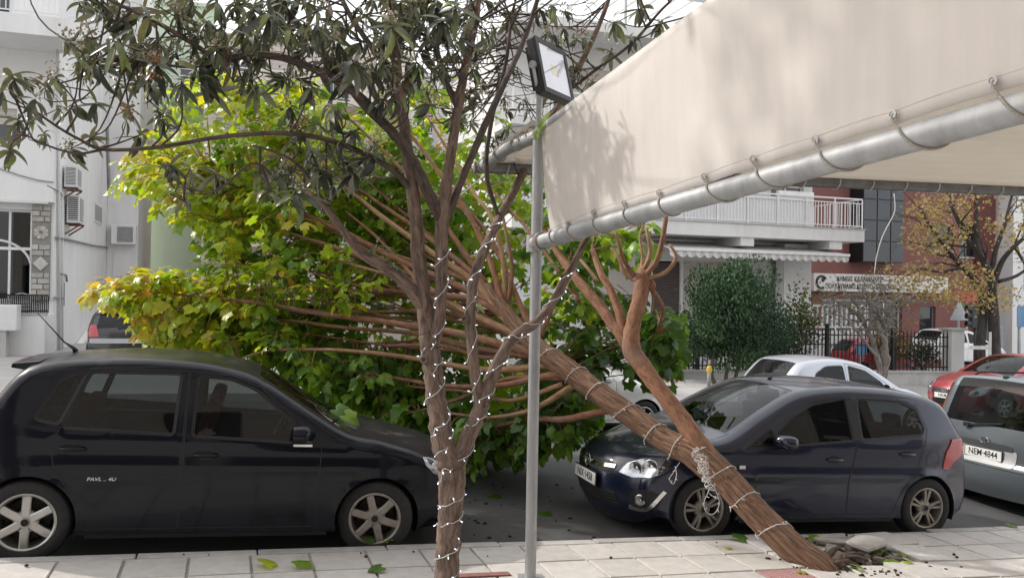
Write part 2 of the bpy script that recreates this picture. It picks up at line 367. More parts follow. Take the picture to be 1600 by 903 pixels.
# the pit torn open where the tree came out: soil, broken slabs, chunks
def make_pit():
    soil = pmat('dark_soil', (.075, .055, .04), 1.0, var=.5, scale=18, bstr=1.0, bscale=45, bdist=.03)
    a0, a1, v0, v1 = HOLE; N = 22; mb = MB(); V = []; rnd = random.Random(5)
    for i in range(N + 1):
        for j in range(N + 1):
            s, t = i / N, j / N; a = a0 - .04 + (a1 - a0 + .08) * s; v = v0 - .04 + (v1 - v0 + .08) * t
            e = min(s, 1 - s, t, 1 - t) * 2; d = -.045 - .03 * smooth(0, .5, e) - .16 * math.exp(-((s - .12) / .2) ** 2 - ((t - .2) / .3) ** 2) + .085 * (.3 + t) * abs(math.sin(7 * s + 1.3) * math.sin(6 * t + .6)) * min(1, e * 3) + rnd.uniform(-.022, .022) * min(1, e * 4)
            V.append(W(a, v, gpave(a) + d))
    mb.add(V, [(i * (N + 1) + j, (i + 1) * (N + 1) + j, (i + 1) * (N + 1) + j + 1, i * (N + 1) + j + 1) for i in range(N) for j in range(N)])
    tag(mb.build('soil', soil, smooth_=True), kind='structure')
    conc = pmat('broken_concrete', (.42, .40, .375), .9, var=.2, scale=9, bstr=.8, bscale=40, bdist=.01, stain=.5, stain_col=(.2, .18, .16))
    stone = pmat('dug_stone', (.21, .185, .155), .95, var=.35, scale=10, bstr=.9, bscale=35, bdist=.015, stain=.5, stain_col=(.08, .065, .05))
    def chunk(name, c, sx, sy, sz, mat, label, cat, group, rot=(0, 0, 0), sides=7, seed=0):
        r = random.Random(seed); mb = MB(); P = []
        for k in range(sides):
            an = 2 * PI * (k + r.uniform(-.25, .25)) / sides; q = r.uniform(.72, 1.05); P.append((math.cos(an) * sx * q, math.sin(an) * sy * q))
        n = sides; vs = [(x * .9, y * .9, -sz + r.uniform(-.1, .1) * sz) for x, y in P] + [(x, y, sz * r.uniform(.2, .5)) for x, y in P] + [(x * .88, y * .88, sz + r.uniform(-.12, .12) * sz) for x, y in P]
        fs = [tuple(range(n - 1, -1, -1)), tuple(range(2 * n, 3 * n))]
        for l in range(2): fs += [(l * n + i, l * n + (i + 1) % n, (l + 1) * n + (i + 1) % n, (l + 1) * n + i) for i in range(n)]
        mb.add(vs, fs); o = mb.build(name, mat, angle=.6)
        o.location = c; o.rotation_euler = rot; return tag(o, label, cat, group)
    def at(px, py, lift): return onG(px, py, lift)
    G = 'broken pieces around the uprooted tree pit'
    chunk('pavement_fragment', at(1354, 849, .06), .22, .15, .020, conc, 'largest broken grey pavement piece, tipped up over the tree pit', 'rubble', G, (.22, -.10, .5), 8, 1)
    chunk('pavement_fragment', at(1393, 857, .03), .11, .08, .018, conc, 'small pale broken pavement piece at the right end of the pit', 'rubble', G, (.3, .25, 1.0), 6, 2)
    chunk('pavement_fragment', at(1300, 846, .015), .20, .10, .022, conc, 'broken grey pavement piece between leaning trunk and large tipped piece', 'rubble', G, (-.05, .12, .25), 7, 3)
    for k, (px, py, sx, sy, sz) in enumerate([(1306, 862, .15, .09, .05), (1322, 872, .11, .08, .05), (1345, 872, .12, .07, .045), (1368, 866, .13, .06, .03), (1376, 875, .10, .07, .03), (1398, 873, .11, .06, .03), (1330, 858, .10, .08, .05), (1310, 878, .07, .05, .04), (1355, 880, .09, .06, .03), (1388, 866, .08, .06, .03)]):
        chunk('stone', at(px, py, -.012), sx * .8, sy * .8, sz * .75, stone, 'brown dug-up stone in the tree pit, ' + ['close under the trunk end', 'large one right of the trunk end', 'in the middle of the front edge', 'below the large tipped pavement piece', 'between tipped piece and right edge', 'at the right end among leaves', 'tucked behind the trunk end', 'smallest one beside the trunk end', 'lying flat on the front edge', 'pale one below the small pavement piece'][k], 'stone', 'stones in the tree pit', (random.uniform(-.3, .3), random.uniform(-.3, .3), random.uniform(0, 3)), 7, 20 + k)
    rb = MB(); r = random.Random(8)
    for k in range(650):
        a = r.gauss(5.08, .30); v = r.gauss(5.62, .20)
        if v > VK - .12: continue
        inside = HOLE[0] < a < HOLE[1] and HOLE[2] < v < HOLE[3]
        s = r.uniform(.006, .022) * (1.3 if inside else .8); rb.blob(W(a, v, gpave(a) + s * .5 - (.12 if inside else 0)), s, 0, 5, 3, (1, r.uniform(.6, 1), r.uniform(.5, .9)))
    tag(rb.build('soil_crumbs', soil), kind='stuff')
make_pit()
# ================================================================== vehicles
def paint(name, col, metal=.25, rough=.34, dust=.25, dustcol=(.22, .21, .19), coat=.8, spec=.5, cr=.07):
    m, n, b, _ = newmat(name)
    c = mixc(n, .35, col, ramp(n, noise(n, 900, 2, .5), [(.35, tuple(x * .7 for x in col)), (.65, tuple(min(1, x * 1.35) for x in col))]))
    geo = n.nodes.new('ShaderNodeNewGeometry'); sx = n.nodes.new('ShaderNodeSeparateXYZ'); n.links.new(geo.outputs['Normal'], sx.inputs[0])
    up = ramp(n, sx.outputs[2], [(.30, .10), (.95, 1.0)])               # dust settles on faces that look up
    d = mixc(n, 1.0, up, ramp(n, noise(n, 2.6, 9, .72, dist=.5), [(.3, .25), (.75, 1.0)]), 'MULTIPLY')
    ms = n.nodes.new('ShaderNodeMath'); ms.operation = 'MULTIPLY'; ms.inputs[1].default_value = dust; n.links.new(d, ms.inputs[0])
    n.links.new(mixc(n, ms.outputs[0], c, dustcol), b.inputs['Base Color'])
    b.inputs['Metallic'].default_value = metal; b.inputs['Specular IOR Level'].default_value = spec; b.inputs['Coat Weight'].default_value = coat; b.inputs['Coat Roughness'].default_value = cr
    rr = n.nodes.new('ShaderNodeMath'); rr.operation = 'ADD'; rr.inputs[1].default_value = rough; n.links.new(ms.outputs[0], rr.inputs[0]); n.links.new(rr.outputs[0], b.inputs['Roughness'])
    cw = n.nodes.new('ShaderNodeMath'); cw.operation = 'SUBTRACT'; cw.inputs[0].default_value = coat; n.links.new(ms.outputs[0], cw.inputs[1]); n.links.new(cw.outputs[0], b.inputs['Coat Weight'])
    return m
RUBBER = pmat('tyre_rubber', (.022, .022, .023), .8, var=.25, scale=20, bstr=.2, stain=.4, stain_col=(.06, .055, .05))
SEAL = pmat('black_seal', (.012, .012, .013), .55, var=.2, scale=30)
BLKPL = pmat('black_plastic', (.02, .02, .021), .55, var=.25, scale=25, bstr=.15, bscale=200)
ALLOY = pmat('wheel_alloy', (.52, .51, .49), .38, .85, var=.12, scale=14, stain=.45, stain_col=(.16, .13, .11))
ALLOYD = pmat('dusty_alloy', (.34, .31, .28), .5, .7, var=.15, scale=16, stain=.6, stain_col=(.12, .095, .08))
DARKM = pmat('brake_dark', (.03, .028, .026), .7, .4, var=.3, scale=30)
CHROME = pmat('chrome', (.75, .75, .76), .12, 1.0, var=.05)
CABIN = pmat('cabin_trim', (.018, .018, .019), .8, var=.25, scale=12, bstr=.2, bscale=150)
SEATM = pmat('seat_cloth', (.03, .03, .032), .95, var=.3, scale=40, bstr=.3, bscale=300)
REDLENS = pmat('red_lens', (.42, .012, .025), .12, var=.15, scale=40, coat=1.0)
ORANGE = pmat('orange_lens', (.7, .18, .03), .15, var=.1, scale=40, coat=1.0)
LAMPIN = pmat('lamp_reflector', (.7, .71, .72), .22, .9, var=.2, scale=22)
WHITEPL = pmat('number_plate_white', (.74, .74, .72), .45, var=.05, stain=.25, stain_col=(.4, .38, .35))
INK = pmat('black_ink', (.012, .012, .014), .5, var=.1)
CARGLASS = glassmat('car_glass', (.34, .38, .38), .6, .012, dirt=.012, ior=1.55)
LAMPGLASS = glassmat('lamp_glass', (.9, .92, .93), 1, .01, dirt=.06)

def pip(poly, x, z):
    c = False; j = len(poly) - 1
    for i in range(len(poly)):
        xi, zi = poly[i]; xj, zj = poly[j]
        if (zi > z) != (zj > z) and x < (xj - xi) * (z - zi) / (zj - zi) + xi: c = not c
        j = i
    return c
def roundpoly(P, r=.03, n=4):
    out = []; N = len(P)
    for i in range(N):
        p, a, b = Vector(P[i]), Vector(P[i - 1]), Vector(P[(i + 1) % N])
        da, db = (a - p), (b - p); k = min(r, da.length * .45, db.length * .45)
        s, e = p + da.normalized() * k, p + db.normalized() * k
        for t in range(n + 1):
            q = t / n; out.append(tuple(s * (1 - q) ** 2 + p * 2 * q * (1 - q) + e * q * q))
    return out
def resamp(P, sp, closed=True):
    out = []; N = len(P)
    for i in range(N if closed else N - 1):
        a, b = Vector(P[i]), Vector(P[(i + 1) % N]); n = max(1, int(math.ceil((b - a).length / sp)))
        for k in range(n): out.append(tuple(a.lerp(b, k / n)))
    if not closed: out.append(tuple(P[-1]))
    return out
def cdt(loops, pts):
    V = []; E = []
    for L, closed in loops:
        b = len(V); V += [Vector(p) for p in L]; n = len(L)
        E += [(b + i, b + (i + 1) % n) for i in range(n if closed else n - 1)]
    V += [Vector(p) for p in pts]
    r = geometry.delaunay_2d_cdt(V, E, [], 0, 1e-5); return r[0], r[2]
def decal(name, bvh, poly, o, ux, uy, dirn, mat, parent, off=.004, sp=.05, rim=.012, back=1.5, angle=.7):
    """a shaped panel laid on a surface: polygon in a plane, dropped along dirn, standing off by off, with a closed edge"""
    o, ux, uy, dirn = Vector(o), Vector(ux), Vector(uy), Vector(dirn).normalized()
    L = resamp(poly, sp); xs = [p[0] for p in L]; ys = [p[1] for p in L]; inner = []
    x = min(xs) + sp * .7
    while x < max(xs):
        y = min(ys) + sp * .7
        while y < max(ys):
            if pip(L, x, y) and min((x - a) ** 2 + (y - b) ** 2 for a, b in L) > (sp * .45) ** 2: inner.append((x, y))
            y += sp
        x += sp
    V2, T = cdt([(L, True)], inner); T = [t for t in T if pip(L, sum(V2[i][0] for i in t) / 3, sum(V2[i][1] for i in t) / 3)]
    P = []; miss = []
    for i, p in enumerate(V2):
        st = o + ux * p[0] + uy * p[1] - dirn * back; h = bvh.ray_cast(st, dirn, back * 3)
        if h[0] is None: miss.append(i); P.append(None)
        else:
            nn = h[1] if h[1].dot(dirn) < 0 else -h[1]; P.append((h[0], (nn - dirn * .6).normalized()))
    good = [i for i in range(len(P)) if P[i] is not None]
    if not good: return None
    for i in miss:
        j = min(good, key=lambda g: (V2[g] - V2[i]).length); base = o + ux * V2[i][0] + uy * V2[i][1]
        hb = P[j][0]; P[i] = (base + dirn * (hb - base).dot(dirn), P[j][1])
    mb = MB(); top = [h + n * off for h, n in P]; bot = [h - n * rim for h, n in P]; N = len(P)
    nref = -dirn; fs = []
    for t in T:
        a, b, c = (top[i] for i in t); fs.append(tuple(t) if (b - a).cross(c - a).dot(nref) > 0 else tuple(reversed(t)))
    from collections import Counter
    ed = Counter()
    for f in fs:
        for k in range(3): ed[(f[k], f[(k + 1) % 3])] += 1
    sk = [(b, a, a + N, b + N) for (a, b) in ed if (b, a) not in ed]
    mb.add(top + bot, fs + sk); return mb.build(name, mat, parent, angle=angle, recalc=False)
def ribbon(line, w, closed=False):
    """polygon strip of width w along a 2-D line"""
    P = [Vector(p) for p in line]; N = len(P); A = []; Bq = []
    for i in range(N):
        a, b = (P[i - 1] if (i or closed) else P[i]), (P[(i + 1) % N] if (i < N - 1 or closed) else P[i])
        t = (b - a).normalized(); n = Vector((-t.y, t.x)); A.append(tuple(P[i] + n * w / 2)); Bq.append(tuple(P[i] - n * w / 2))
    return A, Bq
def seam(name, bvh, line, w, o, ux, uy, dirn, mat, parent, off=.0012, closed=False, sp=.06, back=1.5):
    o, ux, uy, dirn = Vector(o), Vector(ux), Vector(uy), Vector(dirn).normalized()
    L = resamp(line, sp, closed); A, Bq = ribbon(L, w, closed); mb = MB(); V = []; ok = []
    for pa, pb in zip(A, Bq):
        hs = []
        for p in (pa, pb):
            h = bvh.ray_cast(o + ux * p[0] + uy * p[1] - dirn * back, dirn, back * 3)
            if h[0] is None: hs = None; break
            nn = h[1] if h[1].dot(dirn) < 0 else -h[1]; hs += [h[0] + nn * off]
        ok.append(hs is not None); V += hs or [Vector(), Vector()]
    N = len(L); fs = []
    for i in range(N if closed else N - 1):
        j = (i + 1) % N
        if ok[i] and ok[j] and (V[2 * i] - V[2 * j]).length < sp * 3: fs.append((2 * i, 2 * i + 1, 2 * j + 1, 2 * j))
    if not fs: return None
    mb.add(V, fs); o_ = mb.build(name, mat, parent, recalc=False, smooth_=True); return o_

def wheel_meshes(r, rim, wd, style, alloy):
    """tyre, rim and brake disc about the origin, axis +y outwards"""
    A = {}
    t = MB(); h = wd / 2
    t.lathe([(rim + .002, -h * .8), (rim + .02, -h * .98), (r - .045, -h), (r - .012, -h * .86), (r, -h * .62), (r, -.018), (r - .008, -.014), (r - .008, -.006), (r, -.002), (r, h * .62), (r - .012, h * .86), (r - .03, h * .97), (r - .055, h), (rim + .03, h * .99), (rim + .012, h * .93), (rim + .002, h * .85)], (0, 0, 0), (0, 1, 0), 48)
    A['tyre'] = (t, RUBBER)
    m = MB(); m.lathe([(rim + .004, h * .82), (rim + .006, h * .92), (rim - .004, h * .95), (rim - .014, h * .88), (rim - .02, h * .55), (rim - .035, -h * .7)], (0, 0, 0), (0, 1, 0), 48)
    def spoke(an, r0, r1, w0, w1, y0, y1, th=.03):
        c, s = math.cos(an), math.sin(an); rd = Vector((c, 0, s)); tg = Vector((-s, 0, c)); yv = Vector((0, 1, 0)); P = []
        for (q, w, y, dy) in ((r0, w0, y0, 0), ((r0 + r1) / 2, (w0 + w1) / 2 * .96, (y0 + y1) / 2 + .006, 0), (r1, w1, y1, 0)):
            for (k, d) in ((-1, -th), (-1, -.006), (-.72, 0), (.72, 0), (1, -.006), (1, -th)): P.append(rd * q + tg * w * .5 * k + yv * (y + d))
        fs = []
        for i in range(2):
            for k in range(5): fs.append((i * 6 + k, i * 6 + k + 1, (i + 1) * 6 + k + 1, (i + 1) * 6 + k))
        m.add(P, fs)
    n, kind = style
    yo = h * .86
    for k in range(n):
        a = PI / 2 + 2 * PI * k / n
        if kind == 'wide': spoke(a, .045, rim - .01, .062, .058, yo - .012, yo - .006)
        elif kind == 'pair':
            spoke(a - .16, .05, rim - .008, .026, .030, yo - .012, yo - .004); spoke(a + .16, .05, rim - .008, .026, .030, yo - .012, yo - .004)
        else: spoke(a, .045, rim - .01, .034, .044, yo - .012, yo - .006)
    m.lathe([(.0, yo + .002), (.028, yo + .002), (.031, yo - .003), (.033, yo - .012), (.07, yo - .016), (.082, yo - .03), (.082, yo - .06)], (0, 0, 0), (0, 1, 0), 24)
    A['rim'] = (m, alloy)
    b = MB()
    for k in range(5):
        a = PI / 2 + 2 * PI * k / 5; b.lathe([(0, yo - .0135), (.011, yo - .0135), (.0125, yo - .03)], (math.cos(a) * .053, 0, math.sin(a) * .053), (0, 1, 0), 8)
    b.lathe([(.026, yo + .0032), (.0, yo + .0034)], (0, 0, 0), (0, 1, 0), 16)
    b.lathe([(0, -.02), (rim - .05, -.02), (rim - .05, -.05), (rim - .03, -.07)], (0, 0, 0), (0, 1, 0), 24)
    A['brake_disc'] = (b, DARKM)
    return A

def build_car(name, label, sp, M, group=None):
    root = thing(name, label, 'car', (0, 0, 0), 0, group)
    L, hw, r = sp['L'], sp['hw'], sp['r']; fx, rx = sp['fx'], sp['fx'] + sp['wb']; ar = sp.get('arch', r + .035)
    sill = sp.get('sill', .21); bz0, bz1 = sp['belt']; tum = sp.get('tum', .30); kf, kr = sp.get('taper', (.16, .12)); rad = sp.get('rad', .085)
    def belt(x): return bz0 + (bz1 - bz0) * (x / L)
    # top outline
    ol = sp['outline']; P3 = crspline([Vector((p[0], p[1], 0)) for p in ol], 4); bl = lerps([p[2] for p in ol], 4); marks = {p[3]: 4 * i for i, p in enumerate(ol) if len(p) > 3}
    O = [(p.x, p.y) for p in P3]; nO = len(O)
    OA = np.array(O)
    def dist(x, z):
        a = OA[:-1]; d = OA[1:] - a; q = np.array([x, z]) - a; t = np.clip((q * d).sum(1) / np.maximum((d * d).sum(1), 1e-9), 0, 1)
        e = q - d * t[:, None]; return math.sqrt((e * e).sum(1).min())
    def S0(x, z):
        p = hw
        xf = sp.get('xf', .95); t = min(1, max(0, (xf - x) / xf)); p -= kf * t * t
        xr = sp.get('xr', .8); t = min(1, max(0, (x - (L - xr)) / xr)); p -= kr * t * t
        zb = belt(x)
        if z > zb: p -= (z - zb) * tum + .012
        else:
            q = (zb - z) / zb; p -= .012 * smooth(.06, 0, q) + .05 * max(0, q - .35) ** 1.5; cz = sp.get('crease', .74)
            p += .010 * math.exp(-((z - cz) / .045) ** 2) * smooth(.2, .9, x) * smooth(L - .1, L - .8, x)
        return p
    def S(x, z):
        d = dist(x, z); p = S0(x, z)
        if d < rad: p -= rad * (1 - math.sqrt(max(0, 1 - (1 - d / rad) ** 2)))
        for ax in (fx, rx):                                       # slightly flared arches
            q = math.hypot(x - ax, z - r) - ar
            if q < .09: p += .012 * (1 - max(q, 0) / .09) ** 2
        return p
    # outer polygon with the arches cut in
    bot = []
    xb = O[-1][0]
    for ax in (rx, fx):
        dz = sill - r; dx = math.sqrt(max(.01, ar * ar - dz * dz)); a0 = math.atan2(dz, dx); bot += [(ax + dx + .06, sill)] if ax == rx else []
        n = 18
        for k in range(n + 1):
            an = a0 + (PI - 2 * a0) * k / n; bot.append((ax + math.cos(an) * ar, r + math.sin(an) * ar))
    outer = O + resamp(bot, .08, False)
    wins = [(nm, resamp(roundpoly(p, rr, 4), .07)) for nm, p, rr in sp['windows']]
    doors = [(nm, resamp(p, .08)) for nm, p in sp.get('doors', [])]
    pts = []
    for i in range(1, nO - 1):
        t = (Vector(O[i + 1]) - Vector(O[i - 1])).normalized(); nrm = Vector((t.y, -t.x))
        for q in (.07, .22, .45, .75, 1.05):
            c = Vector(O[i]) + nrm * rad * q
            if pip(outer, c.x, c.y): pts.append((c.x, c.y))
    gs = sp.get('grid', .07); x = .05
    while x < L:
        z = sill + .03
        while z < 1.9:
            if pip(outer, x, z) and dist(x, z) > rad * 1.15: pts.append((x, z))
            z += gs
        x += gs
    allL = [(outer, True)] + [(w_, True) for _, w_ in wins] + [(d_, True) for _, d_ in doors]
    segs = np.array([p for l, _ in allL for p in l])
    pts = [p for p in pts if ((segs - np.array(p)) ** 2).sum(1).min() > .012 ** 2]
    V2, T = cdt(allL, pts)
    groups = {}
    for t in T:
        cx, cz = sum(V2[i][0] for i in t) / 3, sum(V2[i][1] for i in t) / 3
        if not pip(outer, cx, cz): continue
        g = 'body'
        for nm, w_ in wins:
            if pip(w_, cx, cz): g = 'w:' + nm; break
        if g == 'body':
            for nm, d_ in doors:
                if pip(d_, cx, cz): g = 'd:' + nm; break
        groups.setdefault(g, []).append(t)
    Sv = [S(p[0], p[1]) for p in V2]; e_ = .006; SN = []
    for p in V2:                                                  # smooth normals from the shape itself
        x, z = p[0], p[1]; d = dist(x, z)
        if d < 1e-4:
            i = int(((OA - np.array((x, z))) ** 2).sum(1).argmin()); a, b = O[max(0, i - 1)], O[min(nO - 1, i + 1)]; t = Vector((b[0] - a[0], b[1] - a[1])).normalized(); n_ = Vector((-t.y, .25, t.x))
        else: n_ = Vector((-(S(x + e_, z) - S(x - e_, z)) / (2 * e_), 1, -(S(x, z + e_) - S(x, z - e_)) / (2 * e_)))
        SN.append(n_.normalized())
    NRM = {}
    mbs = {}
    def get(k): return mbs.setdefault(k, MB())
    for g, ts in groups.items():
        for sgn in (1, -1):
            used = {}; vs = []; fs = []
            for t in ts:
                f = []
                for i in t:
                    if i not in used:
                        used[i] = len(vs); vs.append((V2[i][0], sgn * (Sv[i] - (.006 if g[0] == 'w' else 0)), V2[i][1])); NRM.setdefault(g + ('' if g == 'body' else '|%d' % sgn), []).append((SN[i].x, SN[i].y * sgn, SN[i].z))
                    f.append(used[i])
                a, b, c = (Vector(vs[j]) for j in f)
                if (b - a).cross(c - a).y * sgn < 0: f = f[::-1]
                fs.append(tuple(f))
            get(g + ('' if g == 'body' else '|%d' % sgn)).add(vs, fs)
    # top strip
    cols = [-1, -.97, -.9, -.8, -.65, -.45, -.22, 0, .22, .45, .65, .8, .9, .97, 1]; nc = len(cols); TP = []
    for i in range(nO):
        a, b = O[max(0, i - 1)], O[min(nO - 1, i + 1)]; t = Vector((b[0] - a[0], b[1] - a[1])).normalized(); nx, nz = -t.y, t.x
        ye = S(*O[i])
        pw = 2.0 if bl[i] < .08 else 2.6
        for v in cols:
            k = bl[i] * (1 - abs(v) ** pw); TP.append((O[i][0] + nx * k, v * ye, O[i][1] + nz * k))
    TN = []
    for i in range(nO):
        for j in range(nc):
            g_ = lambda p, q: Vector(TP[min(nO - 1, max(0, p)) * nc + min(nc - 1, max(0, q))])
            n_ = (g_(i, j + 1) - g_(i, j - 1)).cross(g_(i + 1, j) - g_(i - 1, j)); n_ = n_.normalized() if n_.length > 1e-9 else Vector((0, 0, 1))
            a, b = O[max(0, i - 1)], O[min(nO - 1, i + 1)]; t = Vector((b[0] - a[0], b[1] - a[1])).normalized(); on = Vector((-t.y, 0, t.x))
            if n_.dot(on) < 0: n_ = -n_
            if j in (0, nc - 1): n_ = Vector((on.x, .25 * (1 if j else -1), on.z)).normalized()
            TN.append(tuple(n_))
    mk = marks
    def reg(i, j):
        v = (cols[j] + cols[j + 1]) / 2
        if 'cowl' in mk and mk['cowl'] <= i < mk['head'] and abs(v) < sp.get('wsv', .93): return 'windscreen'
        if 'rtop' in mk and mk['rtop'] <= i < mk['rbot'] and abs(v) < sp.get('rwv', .85): return 'rear_window'
        if 'hood' in mk and mk['hood'] <= i < mk['cowl'] and abs(v) < .94: return 'hood'
        if 'rbot' in mk and mk['rbot'] <= i < mk.get('bump', nO) and abs(v) < .94: return 'tailgate'
        return 'body'
    R = {}
    for i in range(nO - 1):
        for j in range(nc - 1): R.setdefault(reg(i, j), []).append((i * nc + j, (i + 1) * nc + j, (i + 1) * nc + j + 1, i * nc + j + 1))
    for g, fs in R.items():
        used = {}; vs = []; ff = []
        for f in fs:
            q = []
            for i in f:
                if i not in used: used[i] = len(vs); vs.append(TP[i]); NRM.setdefault(g, []).append(TN[i])
                q.append(used[i])
            ff.append(tuple(q))
        get(g).add(vs, ff)
    full = MB()
    for m_ in mbs.values(): full.add(m_.v, m_.f)
    bv = BVHTree.FromPolygons([Vector(v) for v in full.v], full.f)
    lower = sp.get('two_tone')
    parts = {}
    for g, m_ in mbs.items():
        if g.startswith('w:') or g in ('windscreen', 'rear_window'):
            nm = {'w:': 'window'}.get(g[:2], g); o = m_.build(nm, CARGLASS if not sp.get('dark_glass') else M['darkglass'], root, smooth_=True, recalc=False)
        elif g.startswith('d:'): o = m_.build('door', M['paint'], root, smooth_=True, recalc=False)
        elif g == 'tailgate' and 'tail_paint' in M: o = m_.build(g, M['tail_paint'], root, smooth_=True, recalc=False)
        else: o = m_.build(g, M['paint'], root, smooth_=True, recalc=False)
        o.data.normals_split_custom_set_from_vertices([Vector(q) for q in NRM[g]])
        parts[g] = o
    X, Y, Z = Vector((1, 0, 0)), Vector((0, 1, 0)), Vector((0, 0, 1))
    sides = sp.get('detail_sides', (1, -1))
    for sgn in sides:
        o0, dr = Vector((0, sgn * .2, 0)), Vector((0, -sgn, 0))
        for nm, w_ in wins: seam('window_seal', bv, w_, .022, o0, X, Z, dr, SEAL, parts['w:%s|%d' % (nm, sgn)], .0025, True)
        for nm, d_ in doors:
            seam('door_gap', bv, d_, .007, o0, X, Z, dr, SEAL, parts['d:%s|%d' % (nm, sgn)], .0012, True)
        for pl in sp.get('pillars', []): decal('pillar_trim', bv, pl, o0, X, Z, dr, SEAL, root, .0022, .08)
        for nm, hx, hz in sp.get('handles', []):
            mb = MB(); P = []
            q = bv.ray_cast(Vector((hx, sgn * 2, hz)), dr)
            y0 = q[0].y * sgn if q[0] else hw
            mb.tube([(hx - .085, sgn * (y0 - .01), hz - .004), (hx - .075, sgn * (y0 + .022), hz), (hx - .03, sgn * (y0 + .034), hz + .002), (hx + .03, sgn * (y0 + .034), hz + .002), (hx + .075, sgn * (y0 + .022), hz), (hx + .085, sgn * (y0 - .01), hz - .004)], [.010, .013, .014, .014, .013, .010], 8)
            mb.build('handle', M.get('handle', M['paint']), parts.get('d:%s|%d' % (nm, sgn), root), smooth_=True)
            decal('handle_recess', bv, roundpoly([(hx - .06, hz - .034), (hx + .06, hz - .034), (hx + .06, hz + .034), (hx - .06, hz + .034)], .03), o0, X, Z, dr, SEAL, parts.get('d:%s|%d' % (nm, sgn), root), .0012, .03)
        if 'crease_line' in sp:
            for ln in sp['crease_line']: seam('body_crease', bv, ln, .004, o0, X, Z, dr, SEAL, root, .0010)
        if 'fuel' in sp and sgn == sp['fuel'][2]:
            c = [(sp['fuel'][0] + .085 * math.cos(k * PI / 12), sp['fuel'][1] + .085 * math.sin(k * PI / 12)) for k in range(24)]; seam('fuel_flap', bv, c, .005, o0, X, Z, dr, SEAL, root, .0012, True)
        if 'mirror' in sp:
            mx, mz = sp['mirror']; q = bv.ray_cast(Vector((mx, sgn * 2, mz - .02)), dr); y0 = (q[0].y * sgn if q[0] else hw) - .01
            mb = MB(); P = []; n = 10
            prof = [(-.085, .35), (-.07, .78), (-.035, .98), (.01, 1.02), (.05, .98), (.062, .93)]
            for dx, s in prof:
                for k in range(n):
                    a = 2 * PI * k / n; cy, cz = math.cos(a), math.sin(a); e = .75
                    P.append((mx + dx + .02 * cy * (1 if dx < 0 else .3), sgn * (y0 + .125 + .098 * s * math.copysign(abs(cy) ** e, cy)), mz + .068 * s * math.copysign(abs(cz) ** e, cz)))
            fs = [(i * n + k, i * n + (k + 1) % n, (i + 1) * n + (k + 1) % n, (i + 1) * n + k) for i in range(len(prof) - 1) for k in range(n)] + [tuple(range(n))]
            mb.add(P, fs); mo = mb.build('mirror', M['paint'], root, smooth_=True)
            mb = MB(); mb.add([P[5 * n + k] for k in range(n)], [tuple(range(n))]); gl = mb.build('mirror_glass', CHROME, mo)
            for vv in gl.data.vertices: vv.co.x -= .012
            mb = MB(); mb.tube([(mx, sgn * (y0 - .02), mz - .06), (mx, sgn * (y0 + .04), mz - .045), (mx, sgn * (y0 + .08), mz - .03)], [.026, .022, .02], 8); mb.build('mirror_foot', BLKPL, mo, smooth_=True)
            if sp.get('mirror_lamp'):
                mb = MB(); mb.obox((mx - .01, sgn * (y0 + .125), mz - .066), (.07, 0, 0), (0, .075, 0), (0, 0, .010)); mb.build('indicator', LAMPIN, mo, bevel=.006)
        for bx in sp.get('arch_liner', (fx, rx)):
            mb = MB(); n = 20
            y1 = min(S(bx, r + ar + .01), hw) - .014; V = []
            for k in range(n + 1):
                a = -.35 + (PI + .7) * k / n
                for yy in (y1, y1 - .30): V.append((bx + math.cos(a) * (ar + .003), sgn * yy, r + math.sin(a) * (ar + .003)))
            c = len(V); V.append((bx, sgn * (y1 - .30), r)); fs = [(2 * k, 2 * k + 2, 2 * k + 3, 2 * k + 1) for k in range(n)] + [(2 * k + 1, 2 * k + 3, c) for k in range(n)]
            mb.add(V, fs); mb.build('wheel_arch_liner', SEAL, root, smooth_=False)
            line = [(bx + math.cos(PI * k / 20) * (ar + .005), r + math.sin(PI * k / 20) * (ar + .005)) for k in range(-1, 22)]
            if sp.get('arch_lip', True): seam('arch_lip', bv, line, .022, o0, X, Z, dr, M.get('lip', SEAL), root, .004, sp=.04)
    # floor
    mb = MB(); mb.box(.62, L - .45, -hw + .16, hw - .16, sill - .04, sill + .02); mb.build('floor_pan', SEAL, root)
    mb = MB(); mb.box(.25, fx + .35, -hw + .36, hw - .36, sill + .03, .62); mb.build('engine_block', SEAL, root)
    for sgn in (1, -1):                                                  # sill skirts
        mb = MB(); mb.box(fx + ar + .05, rx - ar - .05, min(sgn * (hw - .05), sgn * (hw - .10)), max(sgn * (hw - .05), sgn * (hw - .10)), sill - .04, sill + .02); mb.build('sill_skirt', BLKPL, root)
    # cabin
    if sp.get('cabin', True):
        cx0 = ol[[i for i, p in enumerate(ol) if len(p) > 3 and p[3] == 'cowl'][0]][0]; bz = belt(L / 2)
        mb = MB(); mb.box(cx0 - .05, cx0 + .38, -hw + .14, hw - .14, bz - .30, bz - .02); mb.build('dashboard', CABIN, root, bevel=.05)
        sx0 = cx0 + .95
        for sy in (-.36, .36):
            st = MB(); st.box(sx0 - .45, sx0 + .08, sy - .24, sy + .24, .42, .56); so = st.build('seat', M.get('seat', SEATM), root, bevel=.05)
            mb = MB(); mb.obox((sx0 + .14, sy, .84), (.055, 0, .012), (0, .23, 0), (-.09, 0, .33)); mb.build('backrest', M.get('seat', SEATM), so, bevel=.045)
            mb = MB(); mb.obox((sx0 + .24, sy, 1.235), (.04, 0, .01), (0, .12, 0), (-.02, 0, .085)); mb.build('headrest', SEATM, so, bevel=.035)
        x2 = min(sx0 + .95, rx + .02); mb = MB(); mb.box(x2 - .45, x2 + .1, -hw + .2, hw - .2, .42, .55); bo = mb.build('rear_bench', M.get('seat', SEATM), root, bevel=.05)
